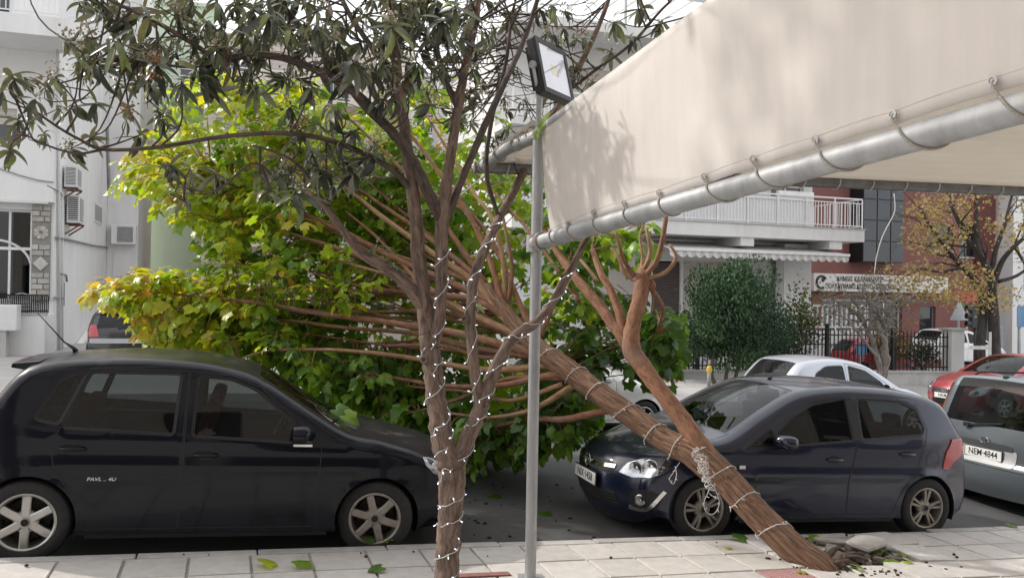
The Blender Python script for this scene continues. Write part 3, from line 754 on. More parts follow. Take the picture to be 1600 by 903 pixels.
        mb = MB(); mb.obox((x2 + .17, 0, .80), (.06, 0, .015), (0, hw - .22, 0), (-.08, 0, .26)); mb.build('backrest', M.get('seat', SEATM), bo, bevel=.045)
        for sy in (-.4, .4): mb = MB(); mb.obox((x2 + .24, sy, 1.12), (.04, 0, .01), (0, .11, 0), (-.015, 0, .06)); mb.build('headrest', SEATM, bo, bevel=.03)
        sy = sp.get('driver', 1) * .36; mb = MB(); c = Vector((sx0 - .52, sy, bz - .02)); ax = Vector((.85, 0, .52)).normalized(); u, v = Vector((0, 1, 0)), ax.cross(Vector((0, 1, 0)))
        mb.tube([c + (u * math.cos(2 * PI * k / 20) + v * math.sin(2 * PI * k / 20)) * .185 for k in range(21)], .014, 6, False); mb.bar(c - u * .18, c + u * .18, .018); mb.bar(c, c - ax * .0 + Vector((-.2, 0, -.12)), .03); mb.build('steering_wheel', CABIN, root, smooth_=True)
        mb = MB(); mb.obox((cx0 + .72, 0, bz + .34), (.015, 0, .006), (0, .11, 0), (0, 0, .035)); mb.build('rear_view_mirror', SEAL, root, bevel=.01)
        for sgn in (1, -1):
            mb = MB(); mb.box(cx0 + .12, rx - .25, min(sgn * (hw - .13), sgn * (hw - .17)), max(sgn * (hw - .13), sgn * (hw - .17)), .34, bz - .035); mb.build('door_lining', CABIN, root, bevel=.012)
        mb = MB(); mb.box(fx + .45, L - .4, -hw + .1, hw - .1, .30, .34); mb.build('cabin_floor', CABIN, root)
    # wheels
    wm = wheel_meshes(r, sp.get('rim', .195), sp.get('tw', .19), sp.get('spokes', (6, 'plain')), M.get('alloy', ALLOY)); meshes = {}
    for (ax, sgn, st) in ((fx, 1, sp.get('steer', 0)), (fx, -1, sp.get('steer', 0)), (rx, 1, 0), (rx, -1, 0)):
        e = bpy.data.objects.new('wheel', None); COL.objects.link(e); e.parent = root
        yy = hw - .012 - sp.get('tw', .19) / 2; e.location = (ax, sgn * yy, r); e.rotation_euler = (0, sp.get('roll', {}).get((ax == fx), 0), (0 if sgn > 0 else PI) + st)
        for nm, (m_, mat) in wm.items():
            mat2 = M.get('alloy_front', mat) if (nm == 'rim' and ax == fx) else mat
            if (nm, mat2.name) not in meshes: o = m_.build(nm, mat2, e, angle=.5); meshes[(nm, mat2.name)] = o.data
            else: link_mesh(nm, meshes[(nm, mat2.name)], e)
    return root, parts, bv, S
FR = dict(o=(-.3, 0, 0), ux=(0, 1, 0), uy=(0, 0, 1), dirn=(1, 0, 0))
def front_frame(): return dict(o=Vector((-.2, 0, 0)), ux=Vector((0, -1, 0)), uy=Vector((0, 0, 1)), dirn=Vector((1, 0, 0)))
def rear_frame(L): return dict(o=Vector((L + .2, 0, 0)), ux=Vector((0, 1, 0)), uy=Vector((0, 0, 1)), dirn=Vector((-1, 0, 0)))
def hit(bv, fr, u, v):
    h = bv.ray_cast(fr['o'] + fr['ux'] * u + fr['uy'] * v - fr['dirn'] * 1.0, fr['dirn']); return (h[0], h[1]) if h[0] is not None else (fr['o'] + fr['ux'] * u + fr['uy'] * v, -fr['dirn'])
def plate(bv, fr, u, v, txt, parent, w=.52, h=.112, tiltn=None, frame_=True, rot=0):
    p, n = hit(bv, fr, u, v); n = Vector(n); n = n if n.dot(fr['dirn']) < 0 else -n
    n = (n * (0 if tiltn is None else tiltn) - fr['dirn'] * (1 if tiltn is None else 1 - tiltn)).normalized(); ux = (fr['ux'] - n * fr['ux'].dot(n)).normalized(); uy = n.cross(ux)
    c = p + n * .016; mb = MB(); mb.obox(c, ux * w / 2, uy * h / 2, n * .004); po = mb.build('number_plate', WHITEPL, parent, bevel=.003)
    if frame_:
        mb = MB(); mb.obox(c - n * .006, ux * (w / 2 + .012), uy * (h / 2 + .012), n * .006); mb.build('plate_frame', BLKPL, po, bevel=.004)
    M3 = Matrix((ux, uy, n)).transposed()
    strip_text(txt, h * .92, INK, 'plate_text', po, c + n * .0046, M3.to_euler(), .0006, min(1.0, w / (len(txt) * h * .62)))
    return po
def place_car(root, a, v, yaw, flip, z=None):
    """flip False: nose towards +a (down the street); True: nose up the street. a, v: front axle centre on the road"""
    sgn = 1 if flip else -1
    ax = W(sgn * math.cos(yaw), math.sin(yaw) * sgn, 0); sl = -SLOPE * sgn * math.cos(yaw) * (1 if v < 9.5 else .8)
    xv = Vector((ax.x, ax.y, sl)).normalized(); yv = Vector((0, 0, 1)).cross(xv).normalized(); zv = xv.cross(yv)
    o = W(a, v, groad(a, v) if z is None else z)
    root.matrix_world = Matrix(((xv.x, yv.x, zv.x, o.x), (xv.y, yv.y, zv.y, o.y), (xv.z, yv.z, zv.z, o.z), (0, 0, 0, 1)))
def recentre(root, fx):
    for ch in root.children: ch.location.x -= fx
def lens_set(bv, fr, poly, parent, name='headlight', bulbs=(), house=None, glass=None, off=.014, mark=None):
    h = decal(name, bv, poly, fr['o'], fr['ux'], fr['uy'], fr['dirn'], house or LAMPIN, parent, .003, .035, .02)
    if h is None: return None
    for (u, v, rr) in bulbs:
        p, n = hit(bv, fr, u, v); n = -fr['dirn']
        mb = MB(); mb.lathe([(rr * 1.12, .006), (rr * 1.12, .016), (rr, .017), (rr * .8, .010), (rr * .35, .006), (0, .012)], p, n, 18); mb.build('reflector', CHROME, h, smooth_=True)
    decal('lens', bv, poly, fr['o'], fr['ux'], fr['uy'], fr['dirn'], glass or LAMPGLASS, h, off, .035, .02); return h
def diag(sgn, c=.8, s=.6):
    d = Vector((c, -sgn * s, 0)); return dict(o=Vector((0, 0, 0)), ux=Vector((s, sgn * c, 0)), uy=Vector((0, 0, 1)), dirn=d)
def rdiag(L, sgn, c=.8, s=.6):
    d = Vector((-c, -sgn * s, 0)); return dict(o=Vector((L, 0, 0)), ux=Vector((-s, sgn * c, 0)), uy=Vector((0, 0, 1)), dirn=d)
def emblem_ring(bv, fr, u, v, R, parent, kind, mat=CHROME):
    p, n = hit(bv, fr, u, v); n = -fr['dirn']; p = p + n * .018; ux, uy = fr['ux'], fr['uy']; mb = MB()
    el = {'oval': (1.0, .58), 'bolt': (1, 1), 'lion': (1, 1)}[kind]
    mb.tube([p + ux * math.cos(2 * PI * k / 24) * R * el[0] + uy * math.sin(2 * PI * k / 24) * R * el[1] for k in range(25)], R * .11, 6, False)
    if kind == 'bolt':
        Z = [(-1.15, .05), (.22, .30), (.10, -.02), (1.15, -.05), (-.22, -.30), (-.10, .02)]; mb.prism([(x * R, y * R) for x, y in Z], p - n * .004, ux, uy, n * .009)
    elif kind == 'oval':
        mb.bar(p + ux * -.38 * R + uy * -.42 * R, p + ux * -.22 * R + uy * .45 * R, R * .08); mb.bar(p + ux * .22 * R + uy * -.45 * R, p + ux * .38 * R + uy * .42 * R, R * .08); mb.bar(p + ux * -.3 * R + uy * -.05 * R, p + ux * .3 * R + uy * .05 * R, R * .08)
    mb.build('emblem', mat, parent, smooth_=False)

# ------------------------------------------------ black hatchback at the left kerb
def polo():
    M = dict(paint=paint('black_paint', (.005, .006, .012), .1, .26, .15, (.12, .115, .105), .42, .12, .09), alloy=ALLOY, alloy_front=ALLOYD, seat=pmat('reflection_red_cloth', (.11, .012, .016), .95, var=.2, scale=20), lip=pmat('dull_black_arch', (.016, .016, .018), .55, var=.2))  # seats coloured red to stand in for a red sign reflected in the windows
    sp = dict(L=3.86, hw=.825, r=.295, rim=.198, tw=.195, fx=.83, wb=2.46, arch=.328, belt=(.845, 1.015), spokes=(6, 'wide'), steer=-.16, driver=-1, roll={True: .28, False: .0},
      outline=[(.32, .20, .10), (.19, .31, .15), (.155, .46, .16), (.18, .59, .14), (.27, .69, .12, 'hood'), (.50, .80, .07), (.82, .892, .05), (1.09, .945, .05, 'cowl'), (1.43, 1.135, .055), (1.79, 1.345, .045, 'head'), (2.12, 1.43, .03), (2.5, 1.456, .025), (2.95, 1.438, .025), (3.38, 1.365, .025, 'rtop'), (3.58, 1.12, .05), (3.69, .96, .05, 'rbot'), (3.76, .84, .05), (3.80, .66, .05), (3.83, .50, .06, 'bump'), (3.82, .34, .06), (3.76, .21, .05)],
      windows=[('front', [(2.225, 1.352), (2.232, .922), (1.405, .882), (1.50, 1.02), (1.80, 1.262), (1.99, 1.335)], .03), ('rear', [(3.098, .966), (2.956, 1.352), (2.347, 1.362), (2.362, .930)], .03), ('quarter', [(3.285, 1.02), (3.14, 1.30), (2.985, 1.345), (3.125, .985)], .035)],
      doors=[('front', [(2.285, .25), (1.30, .25), (1.295, .88), (1.37, .95), (1.76, 1.275), (1.98, 1.362), (2.285, 1.385)]), ('rear', [(2.93, .25), (2.297, .25), (2.297, 1.385), (2.968, 1.378), (3.105, .975), (3.165, .85), (3.125, .66), (2.945, .42)])],
      handles=[('front', 2.13, .785), ('rear', 3.02, .82)], mirror=(1.455, .96), mirror_lamp=True, crease=.70,
      crease_line=[[(.95, .60), (1.27, .57), (2.2, .575), (2.9, .60)]], taper=(.15, .12))
    root, parts, bv, S = build_car('parked_car', 'black hatchback with silver alloy wheels parked at the left kerb', sp, M)
    fr = front_frame()
    for sgn in (1, -1):
        d = dict(o=Vector((0, sgn * .2, 0)), ux=Vector((1, 0, 0)), uy=Vector((0, 0, 1)), dirn=Vector((0, -sgn, 0)))
        lens_set(bv, d, [(.485, .775), (.465, .72), (.40, .655), (.30, .61), (.22, .585), (.235, .64), (.31, .70), (.40, .755)], root, 'headlight', [(.375, .70, .035)])
        lens_set(bv, fr, [(-sgn * .34, .57), (-sgn * .36, .66), (-sgn * .62, .675), (-sgn * .66, .60), (-sgn * .52, .55)], root, 'headlight', [(-sgn * .46, .61, .05)])
        r2 = rdiag(3.86, sgn); lens_set(bv, r2, [(.60, .62), (.60, .92), (.74, .96), (.84, .80), (.80, .64)], root, 'tail_light', (), REDLENS, REDLENS)
    decal('grille', bv, roundpoly([(-.46, .54), (.46, .54), (.40, .66), (-.40, .66)], .03), fr['o'], fr['ux'], fr['uy'], fr['dirn'], SEAL, root, .004)
    decal('lower_grille', bv, roundpoly([(-.55, .26), (.55, .26), (.50, .40), (-.50, .40)], .03), fr['o'], fr['ux'], fr['uy'], fr['dirn'], SEAL, root, .004)
    for s in (1,):                                             # lettering on the rear door, small and silver
        y = S(2.82, .605); strip_text('PAVL .. 4U', .034, pmat('silver_lettering', (.7, .7, .7), .4, .3), 'lettering', root, (2.82, y + .004, .605), Matrix(((-1, 0, 0), (0, 0, 1), (0, 1, 0))).to_euler(), .0008, 1.25, 'CENTER', .2)
    # antenna, spoiler, high brake light, wiper leaf guard, drip rail
    mb = MB(); q = bv.ray_cast(Vector((3.20, 0, 3)), Vector((0, 0, -1)))[0]
    mb.tube([q, q + Vector((.02, 0, .03)), q + Vector((.09, 0, .075))], [.024, .014, .007], 8); mb.tube([q + Vector((.09, 0, .075)), q + Vector((.30, 0, .30))], [.006, .0035], 6); mb.build('aerial', SEAL, root, smooth_=True)
    mb = MB(); n = 14; V = []
    for k in range(n + 1):
        y = -.50 + 1.0 * k / n; e = 1 - abs(y / .5) ** 4 * .35
        V += [(3.34, y * 1.02, 1.383 + .02 * e), (3.53 - .03 * (1 - e), y, 1.352 + .03 * e), (3.535 - .03 * (1 - e), y, 1.325 + .03 * e), (3.40, y, 1.325)]
    mb.add(V, [(4 * k + i, 4 * k + 4 + i, 4 * k + 4 + (i + 1) % 4, 4 * k + (i + 1) % 4) for k in range(n) for i in range(4)] + [(0, 1, 2, 3), tuple(4 * n + i for i in (3, 2, 1, 0))]); s_ = mb.build('spoiler', M['paint'], root, angle=.6)
    mb = MB(); mb.box(3.525, 3.545, -.17, .17, 1.357, 1.382); mb.build('brake_light', pmat('bright_red_lens', (.75, .03, .04), .2, var=.1, coat=1), s_, bevel=.004)
    mb = MB(); mb.bar((1.10, -.40, .985), (1.22, .12, 1.075), .008); mb.bar((1.10, .20, .99), (1.20, .62, 1.04), .008); mb.build('wiper', SEAL, root)
    st = pmat('blue_sticker', (.15, .42, .48), .5, var=.2)
    mb = MB(); mb.obox((1.66, .52, 1.245), (.035, 0, .022), (0, .03, 0), (-.0005, 0, .0008)); mb.build('windscreen_sticker', st, root)
    decal('plenum_cover', bv, roundpoly([(.99, -.52), (1.09, -.52), (1.09, .52), (.99, .52)], .04), (0, 0, 2), (1, 0, 0), (0, 1, 0), (0, 0, -1), BLKPL, root, .004)
    decal('hood_gap', bv, [(.30, .695), (1.10, .695), (1.10, .69), (.30, .69)], (0, 0, 3), (1, 0, 0), (0, 1, 0), (0, 0, -1), SEAL, root, .001)
    # hub emblem on visible wheels
    recentre(root, sp['fx'])
    for wv in [c for c in root.children if c.name.startswith('wheel') and c.type == 'EMPTY']:
        if wv.location.y > 0: strip_text('VW', .030, SEAL, 'emblem', wv, (0, .195 / 2 * .86 + .0038, 0), Matrix(((-1, 0, 0), (0, 0, 1), (0, 1, 0))).to_euler(), .0004)
    place_car(root, 1.15, VK + .0811 + .813, -.0338, False); return root, bv
POLO, POLO_BV = polo()

# ------------------------------------------------ dark blue hatchback under the fallen tree
def corsa():
    M = dict(paint=paint('navy_paint', (.007, .012, .036), .30, .28, .18, (.20, .195, .19), .85, .4), alloy=ALLOYD, alloy_front=ALLOYD)
    sp = dict(L=3.99, hw=.868, r=.30, rim=.198, tw=.19, fx=.82, wb=2.511, arch=.335, belt=(.82, 1.035), spokes=(5, 'pair'), driver=-1, steer=.0, roll={True: .2, False: -.1}, arch_lip=False,
      outline=[(.42, .20, .20), (.30, .28, .25), (.265, .42, .27), (.28, .55, .26), (.36, .655, .19, 'hood'), (.58, .785, .10), (.86, .90, .06), (1.10, .965, .05, 'cowl'), (1.47, 1.18, .055), (1.86, 1.375, .045, 'head'), (2.25, 1.447, .03), (2.65, 1.463, .025), (3.12, 1.438, .025), (3.56, 1.345, .025, 'rtop'), (3.76, 1.10, .05), (3.84, .96, .06, 'rbot'), (3.89, .80, .06), (3.92, .62, .07), (3.94, .45, .08, 'bump'), (3.92, .32, .08), (3.86, .21, .06)],
      windows=[('front', [(1.585, .893), (1.545, 1.0), (1.74, 1.158), (1.99, 1.282), (2.372, 1.352), (2.402, .955)], .035), ('corner', [(1.22, .858), (1.50, 1.045), (1.545, .885)], .02), ('rear', [(2.508, 1.352), (2.98, 1.345), (3.19, 1.27), (3.265, 1.09), (3.225, 1.028), (2.512, .968)], .045)],
      doors=[('front', [(2.353, .25), (1.335, .25), (1.315, .862), (1.56, .93), (1.52, 1.02), (1.74, 1.19), (1.99, 1.315), (2.44, 1.388), (2.452, .955), (2.36, .6)]), ('rear', [(2.90, .25), (2.366, .25), (2.372, .6), (2.465, .955), (2.455, 1.388), (2.98, 1.375), (3.215, 1.29), (3.30, 1.09), (3.255, .95), (3.17, .72), (2.985, .45)])],
      handles=[('front', 2.19, .775), ('rear', 3.04, .838)], mirror=(1.575, .945), crease=.62, crease_line=[], fuel=(3.36, .79, -1), taper=(.20, .13), xf=1.05, pillars=[[(2.408, .965), (2.375, 1.34), (2.505, 1.34), (2.508, .975)]])
    root, parts, bv, S = build_car('parked_car', 'dark blue hatchback trapped beneath the leaning tree trunk', sp, M)
    fr = front_frame()
    dk = pmat('smoked_lamp', (.05, .05, .055), .25, .6, var=.3)
    for sgn in (1, -1):
        d = diag(sgn)
        h = lens_set(bv, d, [(.455, .565), (.52, .655), (.66, .715), (.86, .740), (.93, .705), (.90, .625), (.78, .565), (.60, .540)], root, 'headlight', [(.62, .625, .060), (.755, .65, .066)], None)
        decal('lamp_surround', bv, [(.84, .60), (.86, .735), (.93, .705), (.90, .625)], d['o'], d['ux'], d['uy'], d['dirn'], dk, h, .005, .03)
        decal('fog_lamp_recess', bv, roundpoly([(.57, .30), (.60, .42), (.80, .46), (.90, .40), (.84, .26), (.66, .235)], .04), d['o'], d['ux'], d['uy'], d['dirn'], SEAL, root, .003, .04)
        L_ = crspline([(.575, .262, 0), (.70, .255, 0), (.80, .305, 0), (.905, .455, 0)], 5); A, Bq = ribbon([(p.x, p.y) for p in L_], .030); decal('chrome_trim', bv, A + Bq[::-1], d['o'], d['ux'], d['uy'], d['dirn'], CHROME, root, .012, .04)
        p, n = hit(bv, d, .69, .345); mb = MB(); mb.lathe([(.052, .004), (.052, .012), (.045, .014), (.02, .006), (0, .010)], p, -d['dirn'], 20); mb.build('fog_lamp', LAMPIN, root, smooth_=True)
        r2 = rdiag(3.99, sgn, .6, .8)
        lens_set(bv, r2, [(.655, .83), (.60, .97), (.66, 1.0), (.79, .99), (.87, .86), (.90, .70), (.83, .69), (.74, .78)], root, 'tail_light', (), REDLENS, REDLENS, .012)
    decal('grille', bv, roundpoly([(-.40, .53), (.40, .53), (.44, .60), (.36, .645), (-.36, .645), (-.44, .60)], .03), fr['o'], fr['ux'], fr['uy'], fr['dirn'], SEAL, root, .004)
    A, Bq = ribbon([(-.43, .605), (-.2, .588), (0, .583), (.2, .588), (.43, .605)], .034); decal('grille_bar', bv, A + Bq[::-1], fr['o'], fr['ux'], fr['uy'], fr['dirn'], CHROME, root, .014, .04)
    for z in (.555, .63): A, Bq = ribbon([(-.38, z), (0, z - .008), (.38, z)], .008); decal('grille_slat', bv, A + Bq[::-1], fr['o'], fr['ux'], fr['uy'], fr['dirn'], BLKPL, root, .010, .05)
    decal('lower_grille', bv, roundpoly([(-.50, .245), (.50, .245), (.46, .385), (-.46, .385)], .04), fr['o'], fr['ux'], fr['uy'], fr['dirn'], SEAL, root, .003)
    for z in (.27, .30, .33, .36): A, Bq = ribbon([(-.46, z), (0, z), (.46, z)], .010); decal('grille_slat', bv, A + Bq[::-1], fr['o'], fr['ux'], fr['uy'], fr['dirn'], BLKPL, root, .010, .06)
    emblem_ring(bv, fr, 0, .588, .062, root, 'bolt')
    plate(bv, fr, 0, .445, 'NIX\u00b71458', root)
    q = Vector((1.18, -S(1.18, .70) - .003, .695)); mb = MB(); mb.obox(q, (.032, 0, 0), (0, .004, 0), (0, 0, .018)); mb.build('side_indicator', LAMPIN, root, bevel=.004)
    seam('hood_gap', bv, [(.40, -.74), (.75, -.745), (1.12, -.70)], .006, (0, 0, 3), (1, 0, 0), (0, 1, 0), (0, 0, -1), SEAL, root, .001); seam('hood_gap', bv, [(.40, .74), (.75, .745), (1.12, .70)], .006, (0, 0, 3), (1, 0, 0), (0, 1, 0), (0, 0, -1), SEAL, root, .001)
    seam('roof_joint', bv, [(1.88, -.57), (1.86, -.3), (1.855, 0), (1.86, .3), (1.88, .57)], .012, (0, 0, 3), (1, 0, 0), (0, 1, 0), (0, 0, -1), SEAL, root, .002)
    seam('tailgate_gap', bv, [(3.60, 1.28), (3.80, .98), (3.86, .72)], .006, (0, -.2, 0), (1, 0, 0), (0, 0, 1), (0, 1, 0), SEAL, root, .001)
    mb = MB(); mb.bar((1.13, -.45, 1.0), (1.27, .15, 1.10), .009); mb.bar((1.13, .18, 1.01), (1.24, .68, 1.05), .009); mb.build('wiper', SEAL, root)
    mb = MB(); q = bv.ray_cast(Vector((2.0, 0, 3)), Vector((0, 0, -1)))[0]; mb.tube([q, q + Vector((.04, 0, .03))], [.02, .008], 8); mb.build('aerial', SEAL, root, smooth_=True)
    paper = pmat('white_paper', (.8, .8, .78), .8, var=.05); mb = MB(); mb.obox((3.0, .15, 1.02), (.15, .02, .0), (-.02, .11, 0), (0, 0, .002)); mb.build('parcel_shelf_paper', paper, root)
    recentre(root, sp['fx']); place_car(root, 4.1677, VK + .1461 + .856, -.0406, True); return root, bv
CORSA, CORSA_BV = corsa()

# ------------------------------------------------ grey minivan, seen from behind
def minivan():
    M = dict(paint=paint('grey_paint', (.125, .145, .165), .45, .34, .25, (.30, .30, .29)), alloy=ALLOY)
    sp = dict(L=4.02, hw=.87, r=.30, rim=.19, tw=.185, fx=.85, wb=2.6, belt=(.93, 1.06), tum=.27, spokes=(7, 'plain'), driver=-1, taper=(.16, .07), xf=.9, xr=.35, rad=.07,
      outline=[(.32, .22, .12), (.18, .35, .15), (.16, .55, .15), (.24, .74, .12, 'hood'), (.55, .92, .07), (.95, 1.03, .05, 'cowl'), (1.35, 1.30, .05), (1.72, 1.53, .04, 'head'), (2.1, 1.60, .03), (2.8, 1.625, .03), (3.5, 1.61, .03), (3.80, 1.575, .03, 'rtop'), (3.90, 1.30, .04), (3.945, 1.045, .05, 'rbot'), (3.965, .85, .06), (3.97, .66, .06, 'bump'), (4.0, .58, .07), (4.0, .40, .07), (3.94, .24, .05)],
      windows=[('front', [(2.2, 1.47), (2.2, 1.0), (1.35, .97), (1.5, 1.14), (1.85, 1.42)], .03), ('rear', [(3.0, 1.48), (3.05, 1.03), (2.32, 1.01), (2.32, 1.48)], .03), ('cargo', [(3.62, 1.44), (3.66, 1.10), (3.16, 1.05), (3.12, 1.47)], .04)],
      doors=[('front', [(2.25, .28), (1.3, .28), (1.28, .95), (1.82, 1.46), (2.25, 1.52)]), ('rear', [(2.9, .28), (2.265, .28), (2.265, 1.52), (3.06, 1.50), (3.1, 1.0), (3.02, .62)])],
      handles=[('front', 2.1, .9), ('rear', 2.92, .93)], mirror=(1.5, 1.05), rwv=.9)
    root, parts, bv, S = build_car('parked_car', 'grey minivan seen from behind at the right edge of the street', sp, M)
    rf = rear_frame(4.02)
    for sgn in (1, -1):
        d = rdiag(4.02, sgn, .75, .66)
        lens_set(bv, d, [(.66, 1.07), (.66, 1.30), (.76, 1.30), (.79, 1.07)], root, 'tail_light', (), ORANGE, ORANGE, .010)
        decal('tail_light', bv, [(.655, 1.30), (.64, 1.50), (.73, 1.50), (.76, 1.30)], d['o'], d['ux'], d['uy'], d['dirn'], REDLENS, root, .012)
        decal('reflector', bv, roundpoly([(sgn * .60, .40), (sgn * .78, .40), (sgn * .78, .50), (sgn * .60, .50)], .015), rf['o'], rf['ux'], rf['uy'], rf['dirn'], REDLENS, root, .006)
    sil = pmat('silver_panel', (.40, .41, .42), .5, .1, var=.06)
    decal('plate_recess', bv, roundpoly([(-.42, .60), (.42, .60), (.44, .80), (-.44, .80)], .05), rf['o'], rf['ux'], rf['uy'], rf['dirn'], sil, root, .006)
    decal('tailgate_strip', bv, roundpoly([(-.40, .79), (.40, .79), (.36, .86), (-.36, .86)], .03), rf['o'], rf['ux'], rf['uy'], rf['dirn'], pmat('dark_grey_trim', (.05, .055, .06), .4), root, .012)
    plate(bv, rf, 0, .715, 'NEM\u00b74844', root, .52, .115)
    emblem_ring(bv, rf, 0, .875, .062, root, 'oval')
    mb = MB(); p, _ = hit(bv, rf, -.28, 1.02); q, _ = hit(bv, rf, .22, 1.10); mb.bar(p + Vector((.03, 0, 0)), q + Vector((.022, 0, 0)), .011); mb.obox(p + Vector((.025, 0, 0)), (.02, 0, 0), (0, .04, 0), (0, 0, .025)); mb.build('rear_wiper', SEAL, root)
    p, n = hit(bv, rf, -.62, .93); strip_text('Mg', .075, pmat('gold_letters', (.55, .33, .06), .4, .4), 'badge', root, p + Vector((.008, 0, 0)), Matrix(((0, 0, 1), (1, 0, 0), (0, 1, 0))).to_euler(), .002)
    decal('badge_sticker', bv, roundpoly([(-.76, .99), (-.64, .985), (-.64, 1.015), (-.76, 1.02)], .01), rf['o'], rf['ux'], rf['uy'], rf['dirn'], pmat('blue_badge', (.12, .22, .42), .4), root, .004)
    seam('bumper_gap', bv, [(-.80, .575), (0, .57), (.80, .575)], .010, rf['o'], rf['ux'], rf['uy'], rf['dirn'], SEAL, root, .0015)
    mb = MB(); q = bv.ray_cast(Vector((3.70, .0, 3)), Vector((0, 0, -1)))[0]; mb.obox(q + Vector((.05, 0, -.005)), (.03, 0, 0), (0, .02, 0), (0, 0, .02)); mb.build('washer_nozzle', SEAL, root, bevel=.004)
    for y in (-.58, .58): mb = MB(); mb.tube([(1.9, y, 1.60), (2.0, y, 1.655), (2.8, y, 1.675), (3.55, y, 1.655), (3.65, y, 1.60)], .014, 6); mb.build('roof_rail', SEAL, root, smooth_=True)
    recentre(root, sp['fx']); place_car(root, 8.64 + 3.12, VK + .12 + .87, -.04, False, groad(11.8, VK + 1) - .05); return root
VAN = minivan()

# ------------------------------------------------ cars across the street
def hatch(kind, label, col, px, v, flip, dx=0, extra=None, yaw=0.0, metal=.3, dust=.2, dz=0, aabs=None):
    M = dict(paint=paint(kind, col, metal, .32, dust, (.3, .3, .29)), alloy=ALLOY)
    sp = dict(L=3.83, hw=.825, r=.29, rim=.185, tw=.18, fx=.78, wb=2.44, belt=(.86, .99), tum=.34, spokes=(6, 'plain'), driver=-1, taper=(.20, .15), xf=1.0, rad=.10, grid=.11,
      outline=[(.38, .20, .16), (.24, .32, .22), (.22, .48, .23), (.27, .62, .18, 'hood'), (.55, .78, .08), (.90, .89, .05), (1.15, .94, .05, 'cowl'), (1.55, 1.17, .055), (1.92, 1.335, .045, 'head'), (2.3, 1.40, .03), (2.65, 1.41, .025), (3.05, 1.375, .025), (3.35, 1.30, .03, 'rtop'), (3.60, 1.05, .06), (3.68, .93, .07, 'rbot'), (3.74, .78, .07), (3.77, .60, .07), (3.79, .45, .08, 'bump'), (3.76, .32, .08), (3.70, .21, .06)],
      windows=[('front', [(2.33, 1.30), (2.35, .915), (1.50, .885), (1.62, 1.02), (1.95, 1.22)], .03), ('rear', [(2.46, 1.30), (2.85, 1.275), (3.10, 1.14), (3.16, 1.0), (3.05, .95), (2.44, .92)], .06)],
      doors=[('front', [(2.40, .25), (1.35, .25), (1.33, .88), (1.92, 1.27), (2.40, 1.345)])], handles=[('front', 2.26, .77)], mirror=(1.55, .93), rwv=.88)
    sp.update(extra or {})
    root, parts, bv, S = build_car('parked_car', label, sp, M); L = sp['L']; fr, rf = front_frame(), rear_frame(L)
    for sgn in (1, -1):
        lens_set(bv, diag(sgn), [(.46, .50), (.50, .60), (.66, .70), (.84, .74), (.86, .68), (.76, .56), (.60, .48)], root, 'headlight', [(.62, .57, .05)])
        lens_set(bv, rdiag(L, sgn, .6, .8), [(.60, .62), (.60, .80), (.72, .93), (.80, .90), (.80, .66)], root, 'tail_light', (), REDLENS, REDLENS, .01)
    decal('grille', bv, roundpoly([(-.42, .26), (.42, .26), (.36, .40), (-.36, .40)], .03), fr['o'], fr['ux'], fr['uy'], fr['dirn'], SEAL, root, .004)
    p, n = hit(bv, rf, -.1, .95); mb = MB(); mb.bar(p + Vector((.02, 0, -.01)), p + Vector((-.02, .36, .05)), .010); mb.build('rear_wiper', SEAL, root)
    seam('roof_joint', bv, [(1.94, -.5), (1.92, 0), (1.94, .5)], .012, (0, 0, 3), (1, 0, 0), (0, 1, 0), (0, 0, -1), SEAL, root, .002)
    recentre(root, sp['fx']); a, _ = onV(px, 600, v); a = aabs if aabs is not None else a; place_car(root, a + dx, v, yaw, flip, groad(a + dx, v) + dz if v < VF else gfar(a + dx) + dz); return root, bv, fr, rf
hatch('silver_paint', 'silver hatchback parked across the street in front of the conifer bush', (.50, .53, .58), 1380, 13.2, False, dust=.05, metal=.5)
WHITE_HATCH = hatch('off_white_paint', 'pale hatchback mostly hidden behind the fallen tree, one alloy wheel showing', (.68, .68, .66), 972, 13.1, False, metal=0.0)
rc, rbv, rfr, _ = hatch('red_paint', 'red hatchback facing the camera between silver hatchback and grey minivan', (.26, .012, .022), 1500, 13.9, True, 0, dict(hw=.85), metal=.1, dust=.08, aabs=15.6, dz=.2)
decal('upper_grille', rbv, roundpoly([(-.40, .49), (.40, .49), (.46, .60), (-.46, .60)], .03), rfr['o'], rfr['ux'], rfr['uy'], rfr['dirn'], SEAL, rc, .004)
for ch in rc.children:
    if ch.name.startswith('upper_grille'): ch.location.x -= .78
_n0 = set(rc.children); plate(rbv, rfr, 0, .45, 'NKM 7', rc, .5, .11); emblem_ring(rbv, rfr, 0, .575, .07, rc, 'oval')
for ch in set(rc.children) - _n0: ch.location.x -= .78
hatch('white_paint', 'white hatchback parked beyond the pale gate pillar and black fence', (.78, .78, .77), 1532, 25.2, False, metal=0, dust=.05, dz=.5)
hatch('dark_red_paint', 'red hatchback standing in the yard behind the black iron fence', (.30, .012, .02), 1405, 23.8, False, metal=.1)
hatch('slate_paint', 'dark slate hatchback at the far right beyond the street tree', (.03, .04, .055), 1612, 24.0, True, 0, metal=.3)
